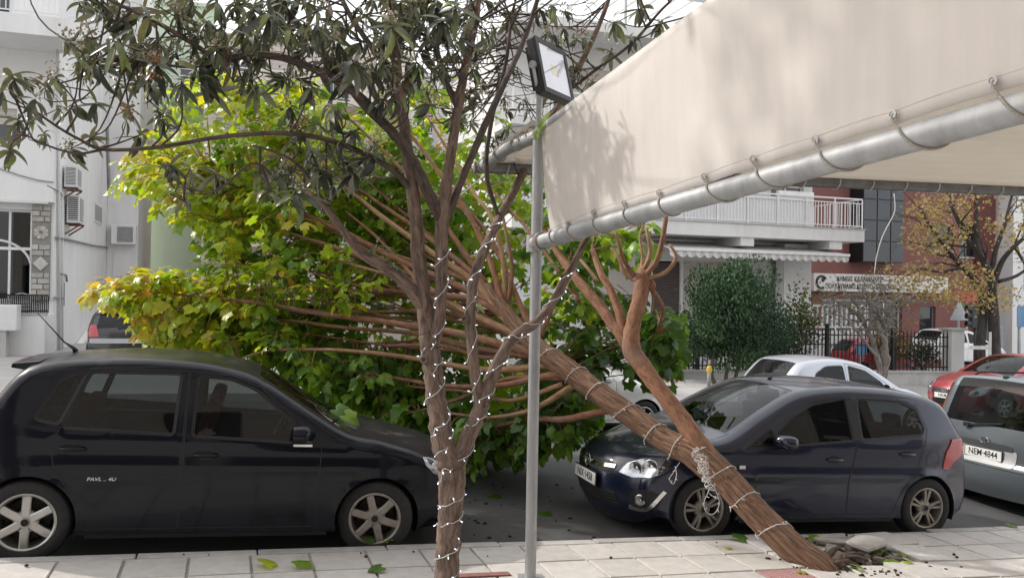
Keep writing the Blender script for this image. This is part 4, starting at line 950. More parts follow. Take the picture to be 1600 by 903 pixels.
def suv():
    a, _ = onV(168, 520, 16.6)
    root, bv, fr, rf = hatch('black_suv_paint', 'black car seen from behind at the white building wall', (.012, .012, .015), 168, 16.6, True, 0, dict(hw=.86), yaw=-PI / 2)
    n0 = set(root.children); L = 3.83
    for sg in (1, -1): decal('tail_light', bv, roundpoly([(sg * .52, .74), (sg * .78, .74), (sg * .74, 1.02), (sg * .60, 1.02)], .02), rf['o'], rf['ux'], rf['uy'], rf['dirn'], REDLENS, root, .012)
    decal('bumper_strip', bv, roundpoly([(-.74, .58), (.74, .58), (.74, .70), (-.74, .70)], .03), rf['o'], rf['ux'], rf['uy'], rf['dirn'], pmat('silver_panel', (.40, .41, .42)), root, .008)
    for ch in set(root.children) - n0: ch.location.x -= .78
    root.matrix_world = Matrix.Translation(W(-2.45, 25.5, gfar(-2.2) - .1) - root.matrix_world.translation) @ root.matrix_world
    return root
SUV = suv()
# ================================================================== awning over the pavement tables
STEEL = pmat('galvanised_steel', (.40, .41, .42), .48, .5, var=.22, scale=9, stain=.35, stain_col=(.24, .24, .245), stretch=(1, 1, .3))
ROPE = pmat('grey_rope', (.36, .33, .29), .9, var=.3, scale=120, bstr=.8, bscale=260)
def fabricmat(name, col, trans=.3):
    m, n, b, out = newmat(name)
    c = ramp(n, noise(n, 1.6, 5, .6), [(.3, tuple(x * .95 for x in col)), (.7, col)])
    rib = noise(n, 55, 3, .6, 'UV', (1, .02, 1)); c = mixc(n, .25, c, ramp(n, rib, [(.35, .78), (.65, 1.05)]), 'MULTIPLY')
    st = ramp(n, noise(n, 1.1, 7, .7, dist=.8), [(.55, 0.0), (.85, .22)]); c = mixc(n, st, c, (.45, .41, .36))
    n.links.new(c, b.inputs['Base Color']); b.inputs['Roughness'].default_value = .8; b.inputs['Specular IOR Level'].default_value = .2; bump(n, b, rib, .25, .003)
    tr = n.nodes.new('ShaderNodeBsdfTranslucent'); n.links.new(c, tr.inputs[0]); mx = n.nodes.new('ShaderNodeMixShader'); mx.inputs[0].default_value = trans
    n.links.new(b.outputs[0], mx.inputs[1]); n.links.new(tr.outputs[0], mx.inputs[2]); n.links.new(mx.outputs[0], out.inputs[0]); return m
CREAM = fabricmat('cream_awning_fabric', (.74, .695, .655), .2)
def grid_sheet(name, fn, nu, nv, mat, parent, thick=.003):
    mb = MB(); P = [Vector(fn(i / nu, j / nv)) for i in range(nu + 1) for j in range(nv + 1)]
    Nn = []
    for i in range(nu + 1):
        for j in range(nv + 1):
            g = lambda a, b: P[min(nu, max(0, a)) * (nv + 1) + min(nv, max(0, b))]
            Nn.append((g(i + 1, j) - g(i - 1, j)).cross(g(i, j + 1) - g(i, j - 1)).normalized())
    Q = [p - n * thick for p, n in zip(P, Nn)]; k = nv + 1; n0 = len(P)
    fs = [(i * k + j, (i + 1) * k + j, (i + 1) * k + j + 1, i * k + j + 1) for i in range(nu) for j in range(nv)]
    fb = [tuple(n0 + q for q in reversed(f)) for f in fs]
    edge = [i * k for i in range(nu + 1)] + [nu * k + j for j in range(1, k)] + [i * k + nv for i in range(nu - 1, -1, -1)] + [j for j in range(nv - 1, 0, -1)]
    sk = [(edge[e], n0 + edge[e], n0 + edge[(e + 1) % len(edge)], edge[(e + 1) % len(edge)]) for e in range(len(edge))]
    mb.add(P + Q, fs + fb + sk); o = mb.build(name, mat, parent, smooth_=True)
    uv = o.data.uv_layers.new(name='UVMap'); li = 0
    for poly in o.data.polygons:
        for vi in poly.vertices: q = vi % n0; uv.data[li].uv = (q // k / nu, q % k / nv); li += 1
    return o
PB = onG(828.5, 904); PY = PB.y
def railpt(px, py, z): d = ray(px, py); return CAM + d * ((z - CAMH) / d.z)
ZR = U(835, 381, PY).z
R0_ = Vector((U(834, 381, PY).x, PY, ZR)); R1_ = U(1588, 171, 2.58); RD = (R1_ - R0_); RZ = RD.z / Vector((RD.x, RD.y)).length; RD.z = 0; RD.normalize()
def zr(t): return ZR + RZ * t
def onRail(px, py):                                   # pixel -> (distance along the rail from the post, height)
    d = ray(px, py); n = Vector((-RD.y, RD.x, 0)); k = (R0_ - CAM).dot(n) / d.dot(n); p = CAM + d * k; return (p - R0_).dot(RD), p.z
def RP(t, z, off=0): return Vector((R0_.x + RD.x * t + RD.y * off, R0_.y + RD.y * t - RD.x * off, z))
t0, zt0 = onRail(849, 193); t1, zt1 = onRail(1110, 0); tb0, zb0 = onRail(862, 358); TEND = 5.6
def ztop(t): return zt0 + (zt1 - zt0) * (t - t0) / (t1 - t0)
awn = thing('awning', 'cream fabric awning laced with rope to galvanised pipes', 'awning', PB)
def aw(mb, name, mat, **k): o = mb.build(name, mat, awn, **k); o.location = -PB; return o
PT = U(838, 203, PY); PT = Vector((PB.x + .012, PB.y, PT.z))
mb = MB(); mb.tube([PB + Vector((0, 0, -.02)), PB.lerp(PT, .5), PT], .040, 16); mb.lathe([(.042, 0), (.05, 0), (.05, .03), (.042, .035)], PB.lerp(PT, .985) - Vector((0, 0, .02)), (0, 0, 1), 16); aw(mb, 'post', STEEL, smooth_=False, angle=.7)
mb = MB(); mb.box(PB.x - .09, PB.x + .09, PB.y - .09, PB.y + .09, gpave(AV(PB)[0]) - .004, gpave(AV(PB)[0]) + .008); aw(mb, 'base_plate', STEEL)
mb = MB(); mb.tube([RP(-.03, zr(-.03)), RP(2.5, zr(2.5)), RP(TEND, zr(TEND))], .051, 20); aw(mb, 'lower_rail', STEEL, smooth_=False, angle=.7)
mb = MB(); c = Vector((R0_.x, R0_.y, ZR)); mb.lathe([(.044, -.06), (.054, -.06), (.054, .06), (.044, .06)], c, (0, 0, 1), 18); aw(mb, 'clamp', STEEL, angle=.6)
ZF = 2.95
QF = railpt(752, 262, ZF); RF = railpt(1600, 299, ZF); FD = (RF - QF).normalized(); RF2 = RF + FD * 2.2
mb = MB(); mb.tube([PT - Vector((0, 0, .04)), PT.lerp(QF, .5) + Vector((0, 0, .012)), QF], .047, 16); aw(mb, 'upper_rail', STEEL, angle=.7)
mb = MB(); mb.tube([QF - FD * .06, QF.lerp(RF, .5), RF2], .047, 16); aw(mb, 'front_rail', pmat('weathered_pipe', (.20, .20, .205), .5, .6, var=.25, scale=8, stain=.4, stain_col=(.10, .10, .10)), angle=.7)
mb = MB(); mb.tube([PT - Vector((0, 0, .03)), RP(t1, ztop(t1) - .06, -.06), RP(TEND, ztop(TEND) - .06, -.06)], .045, 14); aw(mb, 'roof_rail', STEEL, angle=.7)
# eyelets and the hanging side panel
eyes_px = [(865, 362), (893, 350), (933, 333), (981, 318), (1036, 302), (1107, 277), (1184, 250), (1282, 219), (1403, 180), (1560, 128)]
eyes = [onRail(*p) for p in eyes_px]; et = [e[0] for e in eyes] + [eyes[-1][0] + .55, eyes[-1][0] + 1.1, TEND]; ez = [e[1] - .012 for e in eyes] + [eyes[-1][1]] * 3
def zbot(t):
    if t <= et[0]: return zb0
    for i in range(len(et) - 1):
        if et[i] <= t <= et[i + 1]:
            q = (t - et[i]) / (et[i + 1] - et[i]); return ez[i] + (ez[i + 1] - ez[i]) * q + .005 * math.sin(PI * q) - .024
    return ez[-1]
def poff(t, v): return .012 + .012 * math.sin(5 * t + 2 * v) * math.sin(PI * v) + .02 * math.sin(PI * v) * math.sin(1.7 * t)
def panel(u, v):
    t = tb0 * (1 - v) + t0 * v; t = t + (TEND - t) * u ** 1.0; z = zbot(t) * (1 - v) + ztop(t) * v
    return RP(t, z, poff(t, v))
po = grid_sheet('side_panel', panel, 96, 22, CREAM, awn); po.location = -PB
hemm = pmat('hem_stitch', (.56, .52, .47), .9, var=.2)
mb = MB(); mb.tube([RP(t, zbot(t) + .052, poff(t, .052 / (ztop(t) - zbot(t))) + .0005) for t in np.linspace(tb0 + .02, TEND, 97)], .0016, 4); mb2 = aw(mb, 'hem_seam', hemm)
# roof cloth
def roof(u, v):                                       # u from front rail backwards, v along the street
    if u < .25: L = QF.lerp(PT + Vector((0, 0, .045)), u / .25)
    else: t = (u - .25) / .75 * TEND; L = RP(t, ztop(t) - .03, -.03)
    R = RF2 + RD * (u * 7.2); R.z = ZF + (ztop(TEND) - ZF) * u
    p = L.lerp(R, v); bay = abs(math.sin(PI * v * 3)); e = smooth(0, .12, v) if u > .25 else 1; p.z += (.035 - .10 * math.sin(PI * u) * bay + .03 * (1 if u > .02 else 0)) * e; return p
ro = grid_sheet('roof_cloth', roof, 40, 48, fabricmat('cream_roof_fabric', (.74, .70, .64), .5), awn); ro.location = -PB
# rope loops: each goes round the pipe and up through its eyelet
def rope_loop(t, ze, seed, drop=.14):
    r = random.Random(seed); e = RP(t, ze, .02); P = []
    for k in range(13):
        a = PI * .5 - k / 12 * PI * 1.25; tt = t + drop * (k / 12) * .9
        P.append(RP(tt, zr(tt) + math.sin(a) * .057, math.cos(a) * .057))
    P = [RP(t, ze + .004, -.012), e, RP(t + .004, (ze + zr(t) + .062) / 2, .034)] + P[2:]
    mb = MB(); mb.tube(crspline(P, 3), .0052, 6); aw(mb, 'lacing_rope', ROPE, smooth_=True)
    mb = MB(); ax = Vector((-RD.y, RD.x, 0)) * -1; mb.lathe([(.010, 0), (.019, 0), (.019, .004), (.010, .004)], RP(t, ze, .028), Vector((RD.y, -RD.x, 0)), 12); aw(mb, 'eyelet', STEEL)
for i, (t, z) in enumerate(eyes): rope_loop(t, z, i, .20 if i > 4 else .12)
for k in range(3):                                    # binding turns at the corner
    mb = MB(); t = .10 + k * .018; mb.tube([RP(t + .01 * math.sin(a), zr(t) + .061 * math.cos(a), .061 * math.sin(a)) for a in np.linspace(0, 2 * PI, 17)], .006, 5); aw(mb, 'lacing_rope', ROPE, smooth_=True)
for k, q in enumerate((.12, .2, .36, .62, .86, .93)):
    c = PT.lerp(QF, q); ax = (QF - PT).normalized(); x = ax.cross(Vector((0, 0, 1))).normalized(); y = x.cross(ax); mb = MB()
    mb.tube([c + ax * (.03 * a / 6.28 * (1 if k % 2 else -1)) + x * .052 * math.cos(a) + y * .052 * math.sin(a) for a in np.linspace(0, 2 * PI * 1.5, 25)], .0055, 5); aw(mb, 'lacing_rope', ROPE, smooth_=True)
tie = pmat('pale_tie', (.5, .48, .45), .8, var=.2)
Lf = (RF2 - QF).length
for k in range(22):
    c = QF + FD * (Lf * (k + .6) / 22); x = FD.cross(Vector((0, 0, 1))).normalized(); mb = MB()
    mb.tube([c + FD * (.11 * a / 9.4 - .05) + x * .051 * math.cos(a) + Vector((0, 0, .051 * math.sin(a))) for a in np.linspace(1.0, 6.8, 18)], .007, 5); aw(mb, 'lacing_rope', tie, smooth_=True)
cordm = pmat('white_cord', (.72, .71, .69), .7, var=.1)
def cord(px, Y, r, label, name='cord', cat='cord', group=None, mat=None):
    P = [U(x, y, Y + (q[0] if q else 0)) for x, y, *q in px]; mb = MB(); mb.tube(crspline(P, 5), r, 5); o = mb.build(name, mat or cordm, smooth_=True); return tag(o, label, cat, group)
cord([(1397, 303), (1398, 330), (1386, 355), (1378, 372), (1370, 400), (1366, 428)], (QF + FD * 5.2).y, .0045, 'loose white cord dangling below the awning rail in front of the dark glazing')
cord([(764, 268, 1.0), (740, 288, .7), (715, 308, .3), (694, 322), (682, 330)], PY, .004, 'thin taut string from the awning corner down to the wrapped tree')

# floodlight on the post
fl = thing('floodlight', 'square black LED floodlight on a bracket atop the awning post', 'floodlight', PT)
fc = U(866, 111, PY + .1); fux = Vector((.53, .848, 0)); fn = Vector((.82, -.512, .22)).normalized(); fuy = fn.cross(fux).normalized(); fux = fuy.cross(fn)
FW, FH = .225, .205
blk = pmat('black_die_cast', (.022, .023, .025), .5, .2, var=.2, scale=40, bstr=.2)
def fw_(mb, name, mat, **k): o = mb.build(name, mat, fl, **k); o.location = -PT; return o
mb = MB(); mb.obox(fc - fn * .035, fux * FW, fuy * FH, fn * .035); hs = fw_(mb, 'housing', blk, bevel=.012)
mb = MB()
for k in range(9): mb.obox(fc - fn * .085 + fux * (FW * (-.8 + k * .2)), fux * .004, fuy * FH * .8, fn * .02)
fw_(mb, 'cooling_fins', blk)
mb = MB()
for sx, sy, hx, hy in ((0, 1, FW, .018), (0, -1, FW, .018), (1, 0, .018, FH - .036), (-1, 0, .018, FH - .036)): mb.obox(fc + fux * sx * (FW - .018) + fuy * sy * (FH - .018) + fn * .006, fux * hx, fuy * hy, fn * .006)
fw_(mb, 'bezel', blk)
mb = MB(); mb.obox(fc + fn * .0015, fux * (FW - .03), fuy * (FH - .03), fn * .001); fw_(mb, 'reflector', pmat('led_reflector', (.84, .86, .90), .3, 0, var=.06, scale=6))
mb = MB(); mb.obox(fc + fn * .003, fux * .05, fuy * .04, fn * .002); fw_(mb, 'led_panel', pmat('led_yellow', (.75, .7, .45), .5))
mb = MB(); mb.obox(fc + fn * .0075, fux * (FW - .034), fuy * (FH - .034), fn * .0015); fw_(mb, 'glass', glassmat('flood_glass', (.97, .97, .98), 1, .03, 0, 1.5))
mb = MB(); s0 = fc - fn * .04 - fux * (FW + .012); mb.tube([s0, s0 - fuy * .12, PT + Vector((.0, 0, .20)), PT + Vector((0, 0, .0))], .012, 8); mb.tube([PT, PT + Vector((.004, 0, .30))], .022, 10); mb.lathe([(.022, -.01), (.028, -.01), (.028, .014), (0, .014)], s0 + fux * .0, -fux, 12); fw_(mb, 'bracket', STEEL, angle=.6)

# ================================================================== the cafe front behind the viewer, which shades and mirrors
def cafe():
    b = thing('cafe_building', 'tall apartment building with dark shopfront behind the pavement', 'building', W(2, -3.2, gpave(2)), TH)
    wm = pmat('cafe_plaster', (.38, .355, .33), .9, var=.1, scale=2, stain=.3)
    mb = MB(); x0, x1, D = -14, 14, 6
    mb.box(x0, x1, -D, 0, 3.3, 19.5); mb.box(x0, x1, -D, -.9, -1.2, 3.3)
    for k in range(6): x = x0 + k * (x1 - x0 - .5) / 5; mb.box(x, x + .5, -.898, 0, -1.2, 3.298)
    mb.build('wall', wm, b)
    for k in range(5):
        x = x0 + .5 + k * (x1 - x0 - .5) / 5; L = (x1 - x0 - .5) / 5 - .5; mb = MB(); mb.box(x + .01, x + L - .01, -.5, -.47, -1.0, 3.2)
        mb.build('shop_window', pmat('dark_shop_glass', (.02, .022, .024), .08, var=.1, spec=.6), b)
    for f in range(5):
        for k in range(6):
            x = x0 + 1.6 + k * 4.6; mb = MB(); mb.box(x, x + 1.4, .002, .03, 4.3 + f * 2.9, 5.7 + f * 2.9); mb.build('window', pmat('dark_shop_glass', (.02, .022, .024), .08), b)
cafe()
# ================================================================== far side of the street
def far_ground():
    m = pmat('far_paving', (.40, .39, .375), .85, var=.14, scale=1.5, bstr=.3, bscale=60, stain=.5, stain_col=(.22, .21, .20))
    As = [-400, -120, -50] + list(np.arange(-30, 46, 2.0)) + [70, 150, 400]; Vs = [VF, VF + .12, 18, 21, 26, 40, 90, 400]; mb = MB()
    V = [tuple(W(a, v, gfar(a))) for a in As for v in Vs]; n = len(Vs)
    mb.add(V, [(i * n + j, i * n + j + 1, (i + 1) * n + j + 1, (i + 1) * n + j) for i in range(len(As) - 1) for j in range(n - 1)])
    V = [tuple(W(a, VF, gfar(a) - d)) for a in As for d in (0, .4)]; mb.add(V, [(2 * i, 2 * i + 2, 2 * i + 3, 2 * i + 1) for i in range(len(As) - 1)])
    tag(mb.build('far_pavement', m), kind='structure')
far_ground()
PLW = pmat('white_plaster', (.76, .76, .755), .9, var=.05, scale=1.5, bstr=.25, bscale=70, stain=.7, stain_col=(.50, .49, .47), stretch=(1, 1, .22))
PLG = pmat('grey_plaster', (.68, .675, .665), .9, var=.07, scale=1.2, bstr=.25, bscale=70, stain=.55, stain_col=(.36, .355, .345), stretch=(1, 1, .22))
PLC = pmat('cream_plaster', (.66, .60, .52), .9, var=.06, scale=1.2, bstr=.2, bscale=70, stain=.4, stain_col=(.45, .41, .36), stretch=(1, 1, .22))
PLM = pmat('mint_plaster', (.46, .55, .44), .9, var=.06, scale=1.2, bstr=.2, bscale=70, stain=.4, stain_col=(.28, .36, .27), stretch=(1, 1, .22))
PLR = pmat('red_plaster', (.20, .085, .074), .9, var=.10, scale=1.2, bstr=.2, bscale=70, stain=.55, stain_col=(.19, .075, .06), stretch=(1, 1, .22))
WGLASS = pmat('window_glass', (.03, .034, .038), .06, var=.2, scale=2, spec=.8)
ALU = pmat('white_aluminium', (.72, .72, .72), .4, .1, var=.06)
IRON = pmat('black_iron', (.016, .016, .017), .5, .4, var=.25, scale=20)
SHUT = pmat('beige_shutter', (.52, .48, .45), .7, var=.08, scale=4, stain=.3, stain_col=(.36, .33, .30))
CONC = pmat('weathered_concrete', (.47, .46, .44), .92, var=.12, scale=3, bstr=.4, bscale=50, stain=.6, stain_col=(.24, .23, .215))
class Bld:
    """a building in the street frame; local x runs along the street, y away from the viewer"""
    def __init__(s, name, label, v, aref, cat='building'):
        s.z0 = gfar(aref); s.a0 = aref; s.v0 = v; s.t = thing(name, label, cat, W(aref, v, s.z0), TH)
    def mb(s): return MB((s.a0, s.v0, s.z0))
    def box(s, name, mat, a0, a1, v0, v1, z0, z1, parent=None, bevel=0):
        m = s.mb(); m.box(min(a0, a1), max(a0, a1), v0, v1, z0, z1); return m.build(name, mat, parent or s.t, bevel=bevel)
    def wall(s, a0, a1, z0, z1, v, wins, mat, depth=.22, back=8.0, name='wall'):
        """front wall with real openings; wins: (a0,a1,z0,z1)"""
        m = s.mb(); A = sorted(set([a0, a1] + [x for w_ in wins for x in w_[:2] if a0 < x < a1])); Z = sorted(set([z0, z1] + [x for w_ in wins for x in w_[2:4] if z0 < x < z1]))
        for i in range(len(A) - 1):
            for j in range(len(Z) - 1):
                ca, cz = (A[i] + A[i + 1]) / 2, (Z[j] + Z[j + 1]) / 2
                if any(w_[0] < ca < w_[1] and w_[2] < cz < w_[3] for w_ in wins): continue
                m.add([(A[i], v, Z[j]), (A[i + 1], v, Z[j]), (A[i + 1], v, Z[j + 1]), (A[i], v, Z[j + 1])], [(0, 1, 2, 3)])
        for w_ in wins:
            x0, x1, y0, y1 = w_[:4]; m.add([(x0, v, y0), (x1, v, y0), (x1, v, y1), (x0, v, y1), (x0, v + depth, y0), (x1, v + depth, y0), (x1, v + depth, y1), (x0, v + depth, y1)], [(0, 1, 5, 4), (1, 2, 6, 5), (2, 3, 7, 6), (3, 0, 4, 7)])
        m.add([(a0, v, z0), (a0, v + back, z0), (a0, v + back, z1), (a0, v, z1), (a1, v, z0), (a1, v + back, z0), (a1, v + back, z1), (a1, v, z1)], [(0, 1, 2, 3), (5, 4, 7, 6), (3, 2, 6, 7), (1, 5, 6, 2)])
        return m.build(name, mat, s.t, recalc=False, merge=.0005)
    def window(s, w_, v, depth=.16, frame=ALU, pane=None, cols=2, fr=.05, shutter=0.0, sill=True):
        x0, x1, z0, z1 = w_[:4]; m = s.mb(); d0, d1 = v + depth - .05, v + depth
        for q in ((x0, x0 + fr, z0, z1), (x1 - fr, x1, z0, z1), (x0 + fr, x1 - fr, z0, z0 + fr), (x0 + fr, x1 - fr, z1 - fr, z1)): m.box(q[0], q[1], d0, d1, q[2], q[3])
        for k in range(1, cols): xc = x0 + (x1 - x0) * k / cols; m.box(xc - fr / 2, xc + fr / 2, d0 + .004, d1 - .004, z0 + fr, z1 - fr)
        o = m.build('window', frame, s.t); m = s.mb(); m.box(x0 + fr * .5, x1 - fr * .5, d0 + .02, d0 + .03, z0 + fr * .5, z1 - fr * .5); m.build('pane', pane or WGLASS, o)
        if shutter:
            m = s.mb(); n = int((z1 - z0) * shutter / .09); zz = z1
            for k in range(n): m.box(x0 + .01, x1 - .01, d0 - .03 - .008 * (k % 2), d0 - .012, zz - .085, zz); zz -= .09
            m.build('shutter', SHUT, o)
        if sill: m = s.mb(); m.box(x0 - .06, x1 + .06, v - .06, v + .04, z0 - .06, z0 - .002); m.build('sill', CONC, o)
        return o
    def railing(s, a0, a1, v, z0, z1, mat=ALU, step=.12, posts=1.5, parent=None):
        m = s.mb(); m.box(a0, a1, v - .025, v + .025, z1 - .05, z1); m.box(a0, a1, v - .015, v + .015, z1 - .20, z1 - .17); m.box(a0, a1, v - .015, v + .015, z0 + .08, z0 + .11)
        n = max(1, int((a1 - a0) / posts))
        for k in range(n + 1): x = a0 + (a1 - a0) * k / n; m.box(x - .022, x + .022, v - .02, v + .02, z0, z1 - .05)
        r = m.build('railing', mat, parent or s.t)
        me = None; n = int((a1 - a0) / step)
        for k in range(1, n):
            x = a0 + (a1 - a0) * k / n
            if me is None: mm = MB(); mm.box(-.011, .011, -.008, .008, z0 + .11 - s.z0, z1 - .20 - s.z0); o = mm.build('baluster', mat, r); me = o.data
            else: o = link_mesh('baluster', me, r)
            o.location = (x - s.a0, v - s.v0, 0)
        return r
def AZ(px, py, v): return onV(px, py, v)
def rectpx(x0, y0, x1, y1, v):
    a0, zt = onV(x0, (y0), v); a1, _ = onV(x1, y0, v); _, zb = onV(x0, y1, v); xm = (x0 + x1) / 2; _, zt = onV(xm, y0, v); _, zb = onV(xm, y1, v); return (a0, a1, zb, zt)
# ---- white corner building on the left
def left_building():
    v = 26.0; B = Bld('white_building', 'white corner building at the left with air conditioners on its alley wall', v, onV(60, 540, v)[0])
    aC = onV(84, 400, v)[0]; aL = aC - 16; z0 = B.z0 - .3
    shop = rectpx(-60, 326, 50, 470, v); up = rectpx(-40, 168, 27, 222, v)
    zf0, zf1 = onV(40, 316, v)[1], onV(40, 226, v)[1]
    B.wall(aL, aC, z0, 15.0, v, [shop, up], PLW, back=16)
    o = B.window(shop, v, .2, ALU, glassmat('shop_glass', (.35, .37, .38), 1, .01), 3, .06, sill=False)
    # arch bars, curtain and back room behind the glass
    m = B.mb(); ca, cz = onV(-12, 405, v); R = (onV(47, 386, v)[0] - ca)
    m.tube([(ca + R * math.cos(t), v + .13, cz - .2 + R * .82 * math.sin(t)) for t in np.linspace(.15, PI - .15, 25)], .035, 5); m.box(shop[0], shop[1], v + .125, v + .155, onV(20, 388, v)[1] - .04, onV(20, 388, v)[1] + .04); m.build('window_arch', ALU, o)
    B.box('back_room', pmat('shop_interior', (.10, .105, .105), .9), shop[0], shop[1], v + 1.2, v + 1.25, shop[2], shop[3], o)
    m = B.mb(); q = onV(12, 420, v)[0]; m.add([(q + .06 * k, v + .4 + .04 * (k % 2), zz) for k in range(7) for zz in (shop[2], onV(12, 392, v)[1])], [(2 * k, 2 * k + 2, 2 * k + 3, 2 * k + 1) for k in range(6)]); m.build('curtain', pmat('lace_curtain', (.6, .6, .56), .9), o)
    B.window(up, v, .16, ALU, None, 2, .05, .55)
    B.box('fascia', PLW, aL, aC + .02, v - .32, v - .004, zf0, zf1)
    B.box('slab_edge', PLG, aL, aC - .1, v - .34, v - .30, zf0 - .05, zf0 + .02)
    # stone pilaster, stone by stone, and a carved panel
    px0, px1 = onV(50, 400, v)[0], onV(79, 400, v)[0]; st = [pmat('pale_stone_%d' % k, c, .9, var=.15, scale=8, bstr=.4, bscale=40) for k, c in enumerate([(.46, .44, .40), (.52, .50, .46), (.40, .38, .35), (.50, .46, .40)])]
    zt, zb = onV(65, 321, v)[1], onV(65, 470, v)[1]; pil = B.box('pilaster', pmat('dark_mortar', (.24, .23, .21), .95), px0, px1, v - .06, v - .003, zb, zt)
    zz = zb; row = 0; rnd = random.Random(4); motif = [(onV(65, 374, v)[1], onV(65, 353, v)[1]), (onV(65, 420, v)[1], onV(65, 404, v)[1])]
    rows = 17; hgt = (zt - zb) / rows
    for row in range(rows):
        z = zb + row * hgt; wm = [m_ for m_ in motif if m_[0] - hgt * .5 < z + hgt / 2 < m_[1] + hgt * .5]
        if wm: continue
        sp = px0 + (px1 - px0) * (.38 if row % 2 else .62) + rnd.uniform(-.03, .03)
        for x0, x1 in ((px0, sp), (sp, px1)): B.box('stone', st[rnd.randrange(4)], x0 + .012, x1 - .012, v - .09 - rnd.uniform(0, .02), v - .058, z + .012, z + hgt - .012, pil, .01)
    cx = (px0 + px1) / 2; cz = (motif[0][0] + motif[0][1]) / 2; R = (px1 - px0) * .42
    for k in range(8):
        an = k * PI / 4 + PI / 8; m = B.mb(); P = [(R * .25, -.03), (R * .8, -.08), (R, 0), (R * .8, .08), (R * .25, .03)]; c, s_ = math.cos(an), math.sin(an)
        m.prism([(x * c - y * s_, x * s_ + y * c) for x, y in P], (cx, v - .058, cz), (1, 0, 0), (0, 0, 1), (0, -.03, 0)); m.build('stone', st[k % 4], pil)
    cz = (motif[1][0] + motif[1][1]) / 2; m = B.mb(); m.prism([(-R, 0), (0, -.2), (R, 0), (0, .2)], (cx, v - .058, cz), (1, 0, 0), (0, 0, 1), (0, -.03, 0)); m.build('stone', st[1], pil)
    # balcony at the top, floor above it
    vb = v - 1.7; b = rectpx(-200, 15, 145, 46, vb); sl = B.box('balcony', PLW, aL, b[1], vb, v - .004, b[2], b[3])
    B.railing(aL + 8, b[1] - .05, vb + .08, b[3], b[3] + 1.0, ALU, .14, 1.6, sl)
    rnd = None
    dw = (aC - 3.2, aC - 1.2, b[3] + .05, b[3] + 2.2); m = B.mb(); m.box(dw[0], dw[1], v - .03, v - .004, dw[2], dw[3]); m.build('balcony_door', WGLASS, B.t)
    # roller box and stair/diagonal brace on the alley side wall (a = aC, going back)
    aS = aC + .003
    def side(px, py): d = ray(px, py); dn = d.x * CT + d.y * ST; k = (aC + .0) / dn; p = CAM + d * k; return AV(p)[1], p.z   # pixel on the alley wall -> (v, z)
    def ac(pxl, pyt, pxr, pyb, label, deep=.34):
        vv, zt = side(pxl, pyt); _, zb = side(pxl, pyb); w_ = 1.0; t = thing('air_conditioner', label, 'air conditioner', W(aC, vv, zb), TH, 'air conditioners on the white building')
        m = MB(); m.box(.06, .06 + deep, 0, .86, 0, zt - zb); bo = m.build('casing', ALU, t, bevel=.015)
        g = pmat('ac_grille', (.07, .07, .072), .6, var=.2); h = zt - zb
        m = MB(); m.box(.10, .06 + deep - .04, -.006, -.001, .08, h - .07); gr = m.build('grille_recess', g, t)
        for k in range(11): z = .11 + k * (h - .22) / 10; mm = MB(); mm.box(.10, .06 + deep - .04, -.014, -.006, z - .010, z + .010); mm.build('louvre', ALU, gr)
        m = MB(); m.box(.06 + deep + .001, .06 + deep + .006, .12, .72, .08, h - .08); gr = m.build('fan_grille', g, t)
        for k in range(7): y = .16 + k * .085; mm = MB(); mm.box(.06 + deep + .006, .06 + deep + .012, y - .012, y + .012, .08, h - .08); mm.build('louvre', ALU, gr)
        rust = pmat('rusty_bracket', (.16, .075, .045), .85, var=.4)
        for y in (.1, .76): m = MB(); m.box(.0, .42, y, y + .04, -.05, -.004); m.bar((.40, y + .02, -.05), (.0, y + .02, -.34), .02); m.build('bracket', rust, t)
    ac(97, 258, 126, 292, 'smaller upper air conditioner on the white alley wall'); ac(101, 304, 133, 348, 'larger lower air conditioner on the white alley wall, rusty bracket')
    vv, zt = side(147, 315); v2, zb = side(158, 352); B.box('side_window', ALU, aC + .002, aC + .03, vv, v2, zb, zt); B.box('side_pane', WGLASS, aC + .03, aC + .036, vv + .08, v2 - .08, zb + .08, zt - .08)
    pipe = pmat('pale_pipe', (.62, .62, .61), .6, var=.08); gpipe = pmat('grey_pipe', (.25, .25, .25), .6, var=.2)
    def ptube(pts, r, name, mat):
        m = B.mb(); m.tube([(aC + .06, side(x, y)[0], side(x, y)[1]) for x, y in pts], r, 6); m.build(name, mat, B.t, smooth_=True)
    ptube([(86, 70), (88, 300), (89, 560)], .045, 'downpipe', pipe); ptube([(94, 300), (94, 560)], .03, 'downpipe', pipe)
    ptube([(84, 371), (110, 376), (140, 383), (166, 387)], .035, 'wall_pipe', gpipe); ptube([(92, 428), (100, 430), (101, 440)], .03, 'wall_pipe', gpipe); ptube([(96, 442), (95, 478)], .04, 'gas_pipe', gpipe); ptube([(82, 465), (96, 466)], .035, 'gas_pipe', gpipe)
    ptube([(70, 290), (90, 300), (99, 315), (104, 330)], .018, 'cable', gpipe)
    m = B.mb(); m.tube([(onV(x, y, v - .36)[0], v - .36, onV(x, y, v - .36)[1]) for x, y in ((-5, 262), (30, 274), (60, 282), (84, 285))], .016, 5); m.build('cable', gpipe, B.t, smooth_=True)
    ptube([(165, 200), (168, 300), (169, 420)], .06, 'downpipe', gpipe)
    # far projecting block in the alley with its own unit
    vE = side(166, 400)[0]; aE = aC + 1.15; B.box('rear_block', PLG, aC - .0 + .01, aE, vE, vE + 6, B.z0 - .4, 15)
    t = thing('air_conditioner', 'small air conditioner deep in the alley, half hidden by leaves', 'air conditioner', W(aC + .2, vE, onV(185, 382, vE)[1]), TH, 'air conditioners on the white building')
